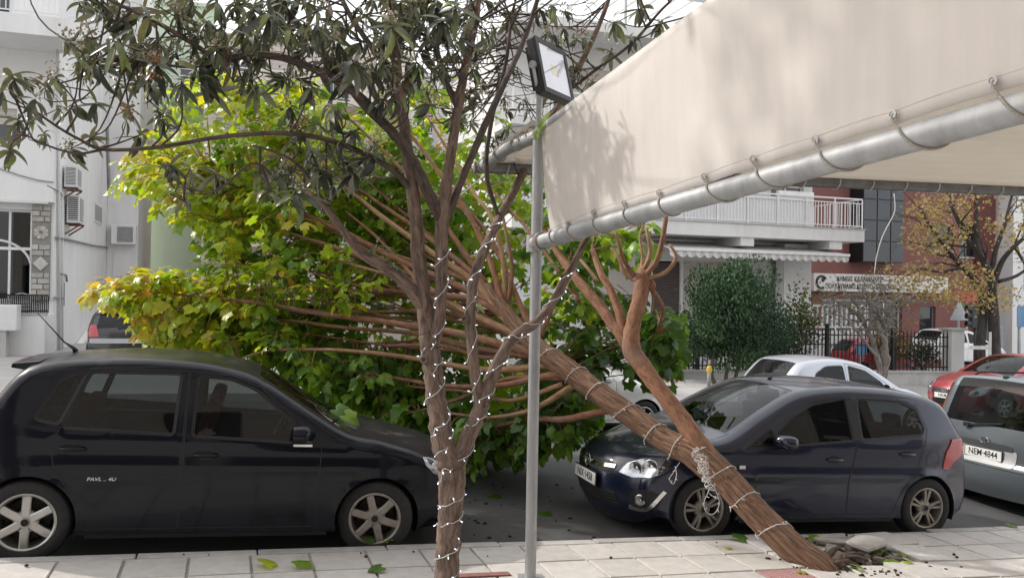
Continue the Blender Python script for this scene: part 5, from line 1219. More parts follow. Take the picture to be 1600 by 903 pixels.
    m = MB(); m.box(0, .9, -.36, -.02, 0, .78); m.build('casing', ALU, t, bevel=.015); m = MB(); m.box(.22, .80, -.372, -.361, .08, .70); g2 = m.build('grille_recess', pmat('ac_grille', (.07, .07, .072)), t)
    for k in range(8): mm = MB(); mm.box(.22, .80, -.38, -.372, .10 + k * .08, .125 + k * .08); mm.build('louvre', ALU, g2)
    B.box('alley_door', PLG, aC + .25, aC + 1.0, vE - .03, vE - .002, B.z0, onV(185, 390, vE)[1] - .1)
    # diagonal stair stringer on the alley wall
    v1, z1 = side(108, 556); v2, z2 = side(150, 495); m = B.mb(); m.obox((aC + .12, (v1 + v2) / 2, (z1 + z2) / 2), (.10, 0, 0), (0, (v2 - v1) / 2, (z2 - z1) / 2), (0, -.03, .09)); m.build('stair_stringer', PLW, B.t)
    # planter wall with its own railing
    vp = v - 1.5; pw = thing('planter_wall', 'low white planter wall with black railing below the shop window', 'wall', W(aC - 2, vp, B.z0), TH); off = (aC - 2, vp, B.z0); zp = onV(40, 492, vp)[1]
    m = MB(off); m.box(aL, onV(70, 500, vp)[0], vp, vp + .22, B.z0 - .3, zp); m.box(onV(70, 500, vp)[0] - .22, onV(70, 500, vp)[0] - .002, vp + .222, v - .02, B.z0 - .3, zp); m.build('wall', PLW, pw)
    m = MB(off); m.box(aL, onV(70, 500, vp)[0] + .03, vp - .03, vp + .25, zp + .002, zp + .05); m.build('coping', CONC, pw)
    zr = onV(40, 460, vp)[1]; m = MB(off); x0, x1 = onV(-60, 480, vp)[0], onV(74, 480, vp)[0]; m.box(x0, x1, vp + .08, vp + .12, zr - .04, zr); m.box(x0, x1, vp + .08, vp + .12, zp + .09, zp + .12); rr = m.build('railing', IRON, pw); me = None
    for k in range(46):
        x = x0 + (x1 - x0) * k / 45
        if me is None: mm = MB(); mm.box(-.014, .014, vp + .088 - off[1], vp + .112 - off[1], zp + .05 - off[2], zr - .04 - off[2]); o = mm.build('bar', IRON, rr); me = o.data
        else: o = link_mesh('bar', me, rr)
        o.location = (x - off[0], 0, 0)
    t = thing('utility_box', 'grey-white electrical cabinet standing before the planter wall', 'utility box', W(onV(5, 520, vp - .6)[0], vp - .6, B.z0), TH); q = rectpx(-40, 476, 27, 517, vp - .6)
    m = MB((AV(t.location)[0], vp - .6, B.z0)); m.box(q[0], q[1], vp - .6, vp - .15, q[2], q[3]); m.build('cabinet', ALU, t, bevel=.03); m = MB((AV(t.location)[0], vp - .6, B.z0)); m.box(q[0] + .1, q[1] - .25, vp - .55, vp - .2, B.z0 - .1, q[2]); m.build('plinth', CONC, t)
    # metal chair behind the railing
    t = thing('terrace_chair', 'silver metal terrace chair behind the black planter railing', 'chair', W(onV(30, 470, vp + .8)[0], vp + .8, zp - .4), TH); m = MB()
    for s in (-.22, .22): m.tube([(s, -.2, 0), (s, -.2, .45)], .016, 6); m.tube([(s, .2, 0), (s, .2, .45), (s * 1.05, .27, .9)], .016, 6)
    m.tube([(-.23, .27, .9), (0, .3, .96), (.23, .27, .9)], .016, 6); m.build('frame', STEEL, t); m = MB(); m.box(-.23, .23, -.21, .21, .45, .47); m.build('seat', STEEL, t, bevel=.008)
    for k in range(4): mm = MB(); mm.box(-.22, .22, .22 + .014 * k, .235 + .014 * k, .56 + k * .09, .61 + k * .09); mm.build('back_slat', STEEL, t)
    return aC, vE
aCOR, vEND = left_building()
def simple_block(name, label, v, pxl, pxr, ztop, mat, floors, cols, z_first=1.0, back=10, bal=None, wm=ALU, shutter=.3, extra=None):
    a0, a1 = onV(pxl, 300, v)[0], onV(pxr, 300, v)[0]; B = Bld(name, label, v, (a0 + a1) / 2); wins = []
    for f in range(floors):
        for c in range(cols):
            w_ = (a1 - a0) / cols; x = a0 + w_ * (c + .5); z = B.z0 + z_first + f * 3.0; wins.append((x - .6, x + .6, z, z + (2.1 if bal else 1.4)))
    wins = [w_ for w_ in wins if w_[3] < ztop - .3]
    B.wall(a0, a1, B.z0 - .5, ztop, v, wins, mat, back=back); rnd = random.Random(hash(label) % 1000)
    for w_ in wins: B.window(w_, v, .16, wm, None, 2, .05, rnd.choice([0, shutter, .8]))
    B.box('cornice', mat, a0 - .15, a1 + .15, v - .15, v + 1.0, ztop + .002, ztop + .18)
    if bal:
        for f in range(floors):
            z = B.z0 + z_first + f * 3.0 - .05
            if z < B.z0 + 2 or z > ztop - 1.2: continue
            for (p, q) in bal: x0, x1 = a0 + (a1 - a0) * p, a0 + (a1 - a0) * q; s = B.box('balcony', mat, x0, x1, v - 1.3, v - .002, z - .18, z); B.railing(x0, x1, v - 1.25, z, z + 1.0, ALU, .16, 1.8, s)
    return B
simple_block('green_building', 'pale green building behind the alley and the fallen crown', 44, 196, 330, 16.0, PLM, 1, 2, 11.2, 8, [(.5, .98)])
simple_block('cream_apartment', 'cream apartment block rising behind the fallen crown', 36, 316, 640, 12.3, PLC, 4, 4, 1.0, 8, [(.05, .45), (.55, .95)])
simple_block('white_apartment', 'white apartment block glimpsed between cream block and balcony house', 40, 640, 800, 12.6, PLW, 4, 3, 1.0, 8, [(.1, .9)])

# ---- white house with balcony and scalloped awning
def balcony_house():
    v = 26.3; vb = 24.4; aL, aR = onV(770, 400, v)[0], onV(1268, 400, v)[0]; B = Bld('balcony_house', 'white house with railed balcony and scalloped striped awning', v, onV(1150, 500, v)[0])
    g1 = rectpx(1068, 408, 1128, 500, v); g2 = rectpx(1206, 408, 1243, 500, v); g0 = rectpx(900, 420, 1010, 500, v); gd = rectpx(1020, 408, 1064, 505, v)
    z1 = onV(1200, 352, vb)[1]; u1 = (aL + 2, aL + 4.5, z1 + .1, z1 + 2.3); u2 = (aL + 6.2, aL + 8.6, z1 + .1, z1 + 2.3); u3 = (aR - 1.9, aR - .4, z1 + .1, z1 + 2.3)
    t1 = tuple(x + (3.05 if i > 1 else 0) for i, x in enumerate(u1)); t2 = tuple(x + (3.05 if i > 1 else 0) for i, x in enumerate(u2)); W_ = [g1, g2, g0, gd, u1, u2, u3, t1, t2]
    ztop = z1 + 6.0; B.wall(aL, aR, B.z0 - .4, ztop, v, W_, PLG, back=9)
    for w_, sh in ((g1, .98), (g2, .98), (g0, .5), (u1, .4), (u2, 0), (u3, .3), (t1, .6), (t2, .3)): B.window(w_, v, .18, ALU, None, 2, .05, sh, w_[2] < z1 - .5)
    m = B.mb(); n = int((gd[3] - gd[2]) / .10)
    for k in range(n): m.box(gd[0] + .03, gd[1] - .03, v + .08, v + .10 + .01 * (k % 2), gd[2] + k * .10, gd[2] + k * .10 + .09)
    m.build('dark_shutter', pmat('brown_shutter', (.09, .07, .065), .7, var=.2), B.t)
    cp_ = B.box('corner_column', PLW, onV(1221, 450, vb + 1.4)[0], onV(1262, 450, vb + 1.4)[0], vb + 1.25, vb + 1.75, B.z0 - .4, z1 - .52)
    bR = onV(1351, 352, vb)[0]; zs0, zs1 = onV(1200, 372, vb)[1], z1
    s = B.box('balcony', PLG, aL, bR, vb, v + 4.0, zs0, zs1); B.box('drip_edge', CONC, aL, bR + .04, vb - .04, vb + .1, zs1 + .002, zs1 + .03, s)
    for px in (1165, 1303): a, z = onV(px, 378, vb + .2); B.box('corbel', PLG, a - .3, a + .25, vb + .06, v - .01, zs0 - .30, zs0 - .003, s)
    zt = onV(1200, 301, vb)[1]; r = B.railing(aL + .1, bR - .03, vb + .1, z1 + .03, zt, ALU, .13, 1.15, s)
    wa, _ = onV(1262, 320, vb); B.box('balcony_screen', pmat('white_screen', (.72, .72, .73), .8, var=.04, scale=2, stain=.2, stain_col=(.55, .55, .55)), aL + .1, wa - .1, vb + .14, vb + .155, z1 + .05, zt - .10, s)
    B.box('end_wall', PLW, onV(1216, 320, vb + .2)[0], onV(1271, 320, vb + .2)[0], vb + .18, vb + .34, z1 + .001, onV(1240, 299, vb + .2)[1], s)
    mm = B.mb()                                              # side railing going back
    mm.box(bR - .06, bR - .02, vb + .12, v + 1.5, zt - .05, zt); mm.box(bR - .055, bR - .025, vb + .12, v + 1.5, z1 + .10, z1 + .13)
    for k in range(14): mm.box(bR - .05, bR - .03, vb + .3 + k * .22, vb + .32 + k * .22, z1 + .13, zt - .05)
    mm.build('side_railing', ALU, s)
    s2 = B.box('balcony', PLG, aL, bR - .4, vb + .2, v - .003, z1 + 2.85, z1 + 3.05); B.railing(aL + .1, bR - .5, vb + .3, z1 + 3.05, z1 + 4.05, ALU, .15, 1.2, s2)
    B.box('roof_slab', PLG, aL - .2, aR + .5, vb - .1, v + 6, ztop + .002, ztop + .32)
    mm = B.mb()
    for k in range(12): x = aL + .5 + k * .62; mm.box(x, x + .06, vb + .3, v + 1, ztop + 1.7, ztop + 1.78)
    for x in (aL + .5, aL + 4, aL + 7.3): mm.box(x - .04, x + .04, vb + .25, vb + .33, ztop + .32, ztop + 1.7)
    mm.box(aL + .4, aL + 7.5, vb + .24, vb + .34, ztop + 1.60, ztop + 1.70); mm.build('roof_pergola', STEEL, B.t)
    # scalloped awning below the balcony
    aw_ = thing('shop_awning', 'grey and white striped awning with scalloped edge under the balcony', 'awning', W(onV(1185, 390, vb)[0], vb, zs0), TH); off = (onV(1185, 390, vb)[0], vb, zs0)
    x0, x1 = onV(1046, 390, vb - .3)[0], onV(1326, 400, vb - .3)[0]; zt_, zm, zb_ = zs0 - .22, onV(1190, 393, vb - .3)[1], onV(1190, 406, vb - .3)[1]
    wh, gr = pmat('awning_white', (.66, .65, .63), .85, var=.05), pmat('awning_grey', (.50, .49, .475), .85, var=.06); n = 44
    m = MB(off)
    for k in range(n):
        p, q = x0 + (x1 - x0) * k / n, x0 + (x1 - x0) * (k + 1) / n; m.add([(p, v - .02, zt_ + .12), (q, v - .02, zt_ + .12), (q, vb - .3, zm), (p, vb - .3, zm)], [(0, 1, 2, 3)], k % 2)
    m.build('awning_cloth', [wh, gr], aw_)
    m = MB(off); N = 22 * 8
    for k in range(N):
        p, q = x0 + (x1 - x0) * k / N, x0 + (x1 - x0) * (k + 1) / N; f = lambda i: zb_ + .10 * (1 - abs(math.sin(PI * i / 8)) ** .7) + .0
        m.add([(p, vb - .32, zm - .06), (q, vb - .32, zm - .06), (q, vb - .32, f(k + 1)), (p, vb - .32, f(k))], [(0, 1, 2, 3)], (k // 4) % 2)
    m.build('valance', [wh, gr], aw_); m = MB(off); m.box(x0 - .02, x1 + .02, vb - .36, vb - .29, zm - .07, zm + .02); m.build('front_bar', ALU, aw_)
    return aR
balcony_house()
# ---- red municipal building
def red_building():
    v = 31.0; aL, aR = onV(1255, 400, v)[0], onV(1581, 400, v)[0]; B = Bld('red_building', 'dark red municipal building with glazed bay and lettered sign band', v, onV(1430, 500, v)[0])
    z0 = B.z0 - .5; up = [rectpx(1500, 352, 1527, 402, v), rectpx(1452, 350, 1490, 392, v)]; dn = [rectpx(1437, 478, 1462, 560, v), rectpx(1285, 468, 1410, 520, v)]
    B.wall(aL, aR, z0, 14, v, up + dn, PLR, back=9)
    for w_ in up: B.window(w_, v, .2, pmat('grey_frame', (.2, .2, .2), .5), None, 2, .06)
    B.window(dn[0], v, .2, pmat('grey_frame', (.2, .2, .2), .5), None, 1, .06, sill=False); B.window(dn[1], v, .25, ALU, None, 5, .07)
    vb = v - .9; g = rectpx(1352, 150, 1416, 410, vb); fr = pmat('bay_frame', (.02, .022, .026), .35, .3); gl = pmat('blue_black_glass', (.012, .018, .028), .07, var=.3, scale=1.5, spec=.8)
    bay = B.box('glazed_bay', fr, g[0], g[1], vb + .06, v - .003, g[2], g[3])
    nz = 8; h = (g[3] - g[2]) / nz
    for i in range(3):
        for j in range(nz):
            x0 = g[0] + (g[1] - g[0]) * i / 3; x1 = g[0] + (g[1] - g[0]) * (i + 1) / 3; B.box('pane', gl, x0 + .03, x1 - .03, vb + .03, vb + .058, g[2] + j * h + .03, g[2] + (j + 1) * h - .03, bay)
    vs = v - .45; s = rectpx(1272, 429, 1446, 456, vs); sg = B.box('sign_band', pmat('sign_white', (.62, .60, .56), .7, var=.06, stain=.3, stain_col=(.42, .40, .36)), s[0], s[1] + 1.4, vs, v - .004, s[2], s[3])
    ink = pmat('dark_letters', (.025, .025, .03), .6); hh = s[3] - s[2]; rot = (PI / 2, 0, 0)
    def ln(txt, pxc, z, size): o = strip_text(txt, size, ink, 'lettering', sg, (onV(pxc, 440, vs)[0] - B.a0, vs - .012 - B.v0, z - B.z0), rot, .004); bb = [c[0] for c in o.bound_box]; return o, max(bb) - min(bb)
    tgt = onV(1398, 440, vs)[0] - onV(1290, 440, vs)[0]
    o, wd = ln('\u03a0\u039f\u039b\u03a5\u0394\u03a5\u039d\u0391\u039c\u039f \u039a\u0395\u039d\u03a4\u03a1\u039f-\u03a0\u03a1\u039f\u039d\u039f\u0399\u0391\u03a3', 1345, s[2] + hh * .27, hh * .40); o.scale[0] = tgt / wd
    o, wd2 = ln('\u0394\u0397\u039c\u039f\u03a3 \u039a\u0391\u039b\u0391\u039c\u0391\u03a1\u0399\u0391\u03a3', 1343, s[2] + hh * .70, hh * .40); o.scale[0] = tgt * .66 / wd2
    cx = onV(1280, 440, vs)[0] + .12; cz = (s[2] + s[3]) / 2; m = B.mb(); R = hh * .34
    m.tube([(cx + R * math.cos(t), vs - .012, cz + R * math.sin(t)) for t in np.linspace(.6, 5.2, 16)], R * .22, 5); m.blob((cx + R * .3, vs - .01, cz + R * .35), R * .35, 0, 8, 5, (1, .15, 1)); m.build('emblem', ink, sg)
    for px in (1290, 1345, 1400): a, _ = onV(px, 440, vs); B.box('canopy_strut', pmat('grey_frame', (.2, .2, .2)), a - .04, a + .04, vs + .1, v - .01, s[2] - .12, s[2] - .003, sg)
    B.box('dark_pier', pmat('dark_red_pier', (.11, .035, .03), .9, var=.15), onV(1527, 400, v - .2)[0], onV(1553, 400, v - .2)[0], v - .25, v - .005, z0, 14)
    P = Bld('grey_building', 'pale grey building at the right edge beyond the street tree', v - 1.0, onV(1600, 500, v - 1)[0]); a0 = onV(1583, 400, v - 1)[0]; wn = [(a0 + 1.4, a0 + 2.6, P.z0 + 4.2, P.z0 + 5.6), (a0 + 1.4, a0 + 2.6, P.z0 + 7.2, P.z0 + 8.6)]
    P.wall(a0, a0 + 9, P.z0 - .5, 13, v - 1, wn, PLG, back=9)
    for w_ in wn: P.window(w_, v - 1, .16, ALU, None, 2, .05, .4)
    t = thing('utility_cabinet', 'tall grey cabinet beside the street tree at the red wall', 'cabinet', W(onV(1556, 540, v - 2)[0], v - 2, gfar(24)), TH); q = rectpx(1545, 502, 1570, 560, v - 2); off = (AV(t.location)[0], v - 2, t.location.z); m = MB(off); m.box(q[0], q[1], v - 2, v - 1.4, q[2] - .6, q[3]); m.build('cabinet', pmat('cabinet_grey', (.20, .21, .22), .6), t, bevel=.03); m = MB(off); m.box(q[0] + .1, q[1] - .1, v - 2.02, v - 2.004, q[2] - .2, q[3] - .15); m.build('cabinet_door', pmat('cabinet_door_grey', (.24, .25, .26), .6), t)
red_building()
# ---- iron fence on its low wall, pillars
def fence():
    v = 21.4; x0, x1 = onV(985, 560, v)[0], onV(1488, 560, v)[0]; t = thing('iron_fence', 'black iron railing fence on a low concrete wall', 'fence', W(x0, v, gfar(x0)), TH); off = (x0, v, gfar(x0)); N = 8
    wall = link_mesh('wall', bpy.data.meshes.new('wall'), t); m = MB(off); c = MB(off); zt = [onV(1020, 576, v)[1], onV(1488, 579, v)[1]]
    def ztop_(x): return zt[0] + (zt[1] - zt[0]) * (x - x0) / (x1 - x0)
    for k in range(N):
        a, b = x0 + (x1 - x0) * k / N, x0 + (x1 - x0) * (k + 1) / N
        for M_, dz0, dz1, e in ((m, None, -.06, 0), (c, -.058, 0, .05)):
            lo = [(gfar(q) - .2) if dz0 is None else ztop_(q) + dz0 for q in (a, b)]; hi = [ztop_(q) + dz1 for q in (a, b)]
            M_.add([(a, v - .12 - e, lo[0]), (b, v - .12 - e, lo[1]), (b, v + .12 + e, lo[1]), (a, v + .12 + e, lo[0]), (a, v - .12 - e, hi[0]), (b, v - .12 - e, hi[1]), (b, v + .12 + e, hi[1]), (a, v + .12 + e, hi[0])], [(0, 1, 5, 4), (3, 7, 6, 2), (4, 5, 6, 7), (0, 3, 2, 1)])
    o = m.build('wall', CONC, t); bpy.data.objects.remove(wall); c.build('coping', CONC, t)
    hF = onV(1240, 513, v)[1] - onV(1240, 577, v)[1]; rails = MB(off)
    for dz in (.10, hF * .62, hF * .86):
        rails.add([(x0, v - .02, ztop_(x0) + dz), (x1, v - .02, ztop_(x1) + dz), (x1, v + .02, ztop_(x1) + dz), (x0, v + .02, ztop_(x0) + dz), (x0, v - .02, ztop_(x0) + dz + .04), (x1, v - .02, ztop_(x1) + dz + .04), (x1, v + .02, ztop_(x1) + dz + .04), (x0, v + .02, ztop_(x0) + dz + .04)], [(0, 1, 5, 4), (2, 3, 7, 6), (4, 5, 6, 7), (0, 3, 2, 1)])
    r = rails.build('rails', IRON, t); mb_ = MB(); mb_.box(-.016, .016, -.012, .012, 0, hF - .05); mb_.add([(-.025, -.012, hF - .05), (.025, -.012, hF - .05), (.025, .012, hF - .05), (-.025, .012, hF - .05), (0, 0, hF + .05)], [(0, 1, 4), (1, 2, 4), (2, 3, 4), (3, 0, 4)])
    me = None; n = int((x1 - x0) / .155)
    for k in range(n):
        x = x0 + (x1 - x0) * (k + .5) / n
        if me is None: o = mb_.build('bar', IRON, t); me = o.data
        else: o = link_mesh('bar', me, t)
        o.location = (x - off[0], 0, ztop_(x) - off[2])
    me = None
    for px in (1090, 1292, 1395):
        x = onV(px, 540, v)[0]
        if me is None: m = MB(); m.box(-.05, .05, -.05, .05, -.05, hF + .1); m.blob((0, 0, hF + .14), .07, 0, 8, 6); o = m.build('post', IRON, t); me = o.data
        else: o = link_mesh('post', me, t)
        o.location = (x - off[0], 0, ztop_(x) - off[2])
    t = thing('gate_pillar', 'pale square gate pillar with capstone at the end of the black fence', 'pillar', W(x1 + .2, v, gfar(x1)), TH); q = rectpx(1487, 517, 1507, 578, v - .15); m = MB((x1 + .2, v, gfar(x1))); m.box(q[0], q[1], v - .16, v + .26, gfar(x1) - .2, q[3]); m.build('shaft', PLG, t, bevel=.01)
    m = MB((x1 + .2, v, gfar(x1))); m.box(q[0] - .07, q[1] + .07, v - .22, v + .32, q[3] + .002, q[3] + .09); m.build('capstone', CONC, t, bevel=.01)
    # white railing of the house terrace behind
    t = thing('terrace_railing', 'white terrace railing seen behind the bare shrub', 'railing', W(onV(1310, 500, 24.0)[0], 24.0, gfar(18)), TH); q = rectpx(1262, 476, 1352, 512, 24.0); off = (AV(t.location)[0], 24.0, gfar(18)); m = MB(off)
    m.box(q[0], q[1], 23.96, 24.04, q[3] - .06, q[3]); m.box(q[0], q[1], 23.97, 24.03, q[2], q[2] + .05); m.build('rails', ALU, t); m = MB(off); m.box(q[0], q[1], 23.9, 24.1, gfar(18) - .3, q[2] - .1); m.build('terrace_wall', PLW, t); me = None
    for k in range(13):
        x = q[0] + (q[1] - q[0]) * k / 12
        if me is None: mm = MB(); mm.box(-.03, .03, 23.975 - 24, 24.025 - 24, q[2] + .05 - off[2], q[3] - .06 - off[2]); o = mm.build('baluster', ALU, t); me = o.data
        else: o = link_mesh('baluster', me, t)
        o.location = (x - off[0], 0, 0)
fence()
# ---- small street furniture far right and by the far kerb
def furniture():
    def post(px, py, v, h, r, name, label, cat, mat):
        a, _ = onV(px, py, v); p = W(a, v, gfar(a)); t = thing(name, label, cat, p); m = MB(); m.tube([(0, 0, 0), (0, 0, h)], r, 10); m.build('post', mat, t, smooth_=False, angle=.6); return t, p
    yel = pmat('faded_yellow', (.62, .42, .06), .6, var=.15)
    t, p = post(1108, 592, 19.0, .40, .05, 'bollard', 'grey bollard with yellow head beside the conifer bush', 'bollard', pmat('bollard_grey', (.25, .25, .24), .7))
    m = MB(); m.lathe([(.0, .58), (.05, .57), (.065, .53), (.07, .46), (.07, .42), (.05, .39)], (0, 0, 0), (0, 0, 1), 14); m.lathe([(.08, .47), (.08, .50)], (0, 0, 0), (0, 0, 1), 14); m.build('head', yel, t, angle=.6)
    gs = pmat('sign_back_grey', (.42, .44, .46), .5, .4, var=.08)
    t, p = post(1497, 560, 23.2, onV(1497, 470, 23.2)[1] - gfar(20) + .5, .035, 'road_sign', 'back of a triangular grey road sign by the gate pillar', 'road sign', gs)
    a, z = onV(1497, 488, 23.2); m = MB(); R = .46; zc = z - p.z; P = [(-R, -R * .62), (R, -R * .62), (0, R)]; m.prism(roundpoly(P, .08), (0, -.045, zc), (CT, ST, 0), (0, 0, 1), (.004, .012, 0)); m.build('sign_plate', gs, t)
    t, p = post(1510, 560, 26, onV(1510, 460, 26)[1] - gfar(21) + .3, .035, 'shop_sign', 'bright red sign peeking above the triangular road sign', 'sign', gs); z = onV(1510, 463, 26)[1] - p.z
    m = MB(); m.obox((0, -.06, z), (.75 * CT, .75 * ST, 0), (-.03 * ST, .03 * CT, 0), (0, 0, .20)); m.build('sign_board', pmat('sign_red', (.55, .05, .03), .5, var=.2, scale=9), t, bevel=.01); m = MB(); m.obox((-.3, -.09, z - .36), (.12, 0, 0), (0, .02, 0), (0, 0, .1)); m.build('sign_light', pmat('sign_green', (.03, .25, .06), .4), t)
    t, p = post(1523, 560, 22.6, onV(1523, 480, 22.6)[1] - gfar(21), .05, 'traffic_light', 'traffic light seen from behind in front of the twin trunks', 'traffic light', pmat('signal_dark', (.05, .055, .06), .5)); z = onV(1523, 494, 22.6)[1] - p.z
    m = MB(); m.box(-.20, .12, -.16, .04, z - .42, z + .42); bo = m.build('housing', pmat('signal_dark', (.05, .055, .06), .5), t, bevel=.03)
    for k in range(3): m = MB(); m.lathe([(.10, 0), (.115, .02), (.115, .16), (.10, .16)], (-.2, -.06, z + .28 - .28 * k), (-1, 0, .1), 12); m.build('visor', pmat('signal_dark', (.05, .055, .06)), bo)
    t, p = post(1592, 590, 20.6, onV(1592, 470, 20.6)[1] - gfar(22), .055, 'lamp_post', 'grey steel post at the right edge carrying a blue sign', 'post', STEEL); z = onV(1593, 495, 20.6)[1] - p.z; m = MB(); m.obox((0, -.08, z), (.18 * CT, .18 * ST, 0), (-.008 * ST, .008 * CT, 0), (0, 0, .34)); m.build('sign_plate', pmat('sign_blue', (.12, .25, .42), .45), t)
    # parking sign in the yard and barrier tape
    t, p = post(1345, 560, 22.8, onV(1345, 535, 22.8)[1] - gfar(18), .03, 'parking_sign', 'small blue sign behind the black fence by the red car', 'sign', gs); z = onV(1345, 545, 22.8)[1] - p.z; m = MB(); m.obox((0, -.05, z), (.22 * CT, .22 * ST, 0), (-.008 * ST, .008 * CT, 0), (0, 0, .2)); m.build('sign_plate', pmat('sign_blue', (.12, .25, .42)), t)
    rd, wt = pmat('tape_red', (.55, .05, .07), .5), pmat('tape_white', (.75, .74, .73), .5); P = crspline([U(1071, 573, 12.6), U(1066, 580, 12.6), U(1060, 585, 12.6), U(1058, 594, 12.6), U(1054, 603, 12.6), U(1056, 612, 12.6)], 6); m = MB()
    for i in range(len(P) - 1): d = Vector((.022 * math.cos(i * .35), .022 * math.sin(i * .35), .006 * math.sin(i * .9))); m.add([P[i] - d, P[i] + d, P[i + 1] + d, P[i + 1] - d], [(0, 1, 2, 3)], (i // 4) % 2)
    tag(m.build('barrier_tape', [rd, wt]), 'red and white barrier tape tied on a drooping branch over the far pavement', 'tape')
furniture()
# ================================================================== trees
def path3(L):                                    # [(px, py, Y, width px)] -> smooth 3-D points and radii
    P = [U(x, y, Y) for x, y, Y, w_ in L]; R = [w_ * Y / FPX / 2 for x, y, Y, w_ in L]; n = 6
    return crspline(P, n), lerps(R, n)
def wobble(P, R, amp, rnd): return [p + Vector((rnd.gauss(0, 1), rnd.gauss(0, 1), rnd.gauss(0, 1))) * r * amp for p, r in zip(P, R)]
def bark_tube(mb, P, R, n, rnd, lump=.10):
    """limb with uneven girth"""
    b = len(mb.v); mb.tube(P, R, n); off = mb.off; ln = rnd.uniform(0, 9)
    ph = [rnd.uniform(0, 6) for _ in range(4)]
    for i in range(len(P)):
        ln += (P[i] - P[i - 1]).length if i else 0
        for k in range(n):
            a = 2 * PI * k / n; mb.at[b + i * n + k] = (math.cos(a) * R[i], math.sin(a) * R[i], ln); f = lump * (math.sin(3 * a + ph[0] + ln * 3.0) * .5 + math.sin(5 * a + ph[1] - ln * 4.0) * .3 + rnd.uniform(-.3, .3))
            v = Vector(mb.v[b + i * n + k]) + off; mb.v[b + i * n + k] = tuple(v + (v - P[i]) * f - off)
def rotm(d, up, roll):
    """columns: x along d, z near up, rolled about d"""
    x = Vector(d).normalized(); y = Vector(up).cross(x)
    if y.length < 1e-3: y = Vector((0, 1, 0)).cross(x)
    y.normalize(); z = x.cross(y); c, s = math.cos(roll), math.sin(roll); return np.array([[x[i], y[i] * c + z[i] * s, z[i] * c - y[i] * s] for i in range(3)])
def long_leaf(bend, fold=.25, n=6, wd=.23):      # slender leaf along +x, unit length
    V = []; x = z = 0; ang = 0
    for i in range(n + 1):
        t = i / n; w_ = wd * .5 * (math.sin(PI * min(1, t * .92 + .08)) ** .75) * (1 if i < n else .02); V += [(x, -w_, z + w_ * fold), (x, 0, z), (x, w_, z + w_ * fold)]
        ang -= bend / n; x += math.cos(ang) / n; z += math.sin(ang) / n
    F = []
    for i in range(n):
        for k in (0, 1): a = i * 3 + k; F += [(a, a + 3, a + 4), (a, a + 4, a + 1)]
    return np.array(V), np.array(F)
def lobed_leaf(seed, cup=.18):                   # broad lobed leaf, stalk end at the origin, unit length along +x
    r = random.Random(seed); out = []
    for (a, q) in ((-172, .10), (-150, .36), (-118, .46), (-92, .40), (-66, .56), (-40, .42), (-20, .52), (0, .66), (20, .52), (40, .42), (66, .56), (92, .40), (118, .46), (150, .36), (172, .10)):
        an = math.radians(a + r.uniform(-4, 4)); q *= r.uniform(.9, 1.1); out.append((.36 + q * math.cos(an), q * math.sin(an) * .95))
    V = [(.34, 0, .0)]
    for x, y in out: V.append((x, y, -cup * ((x - .36) ** 2 * .9 + y * y * 1.1) + .10 * abs(y) - .02 + r.uniform(-.035, .035)))
    n = len(out); return np.array(V), np.array([(0, 1 + i, 1 + (i + 1) % n) for i in range(n)])
class Leaves:
    def __init__(s, temps): s.t = temps; s.items = []
    def add(s, p, d, up, roll, size, tint): s.items.append((tuple(p), rotm(d, up, roll), size, tint, random.randrange(len(s.t))))
    def build(s, name, mat, parent, nsingle, single_name='leaf', off=Vector()):
        it = sorted(s.items, key=lambda q: (q[0][1] - .0) / q[2]); near, rest = it[:nsingle], it[nsingle:]; cache = {}
        for p, R, sz, tint, k in near:
            key = (k, round(tint * 9))
            if key not in cache:
                V, F = s.t[k]; o = mesh_np(single_name, V, F, mat, parent, np.full(len(V), key[1] / 9), False); cache[key] = o.data
            else: o = link_mesh(single_name, cache[key], parent)
            M = np.eye(4); M[:3, :3] = R * sz; M[:3, 3] = np.array(p) - np.array(off); o.matrix_local = Matrix(M.tolist())
        if rest:
            VV = []; FF = []; TT = []; b = 0
            for p, R, sz, tint, k in rest:
                V, F = s.t[k]; VV.append((V * sz) @ R.T + np.array(p) - np.array(off)); FF.append(F + b); TT.append(np.full(len(V), tint)); b += len(V)
            o = mesh_np(name, np.concatenate(VV), np.concatenate(FF), mat, parent, np.concatenate(TT)); tag(o, kind='stuff')
def inpoly(poly, rnd):
    xs = [p[0] for p in poly]; ys = [p[1] for p in poly]
    while True:
        x, y = rnd.uniform(min(xs), max(xs)), rnd.uniform(min(ys), max(ys))
        if pip(poly, x, y): return x, y
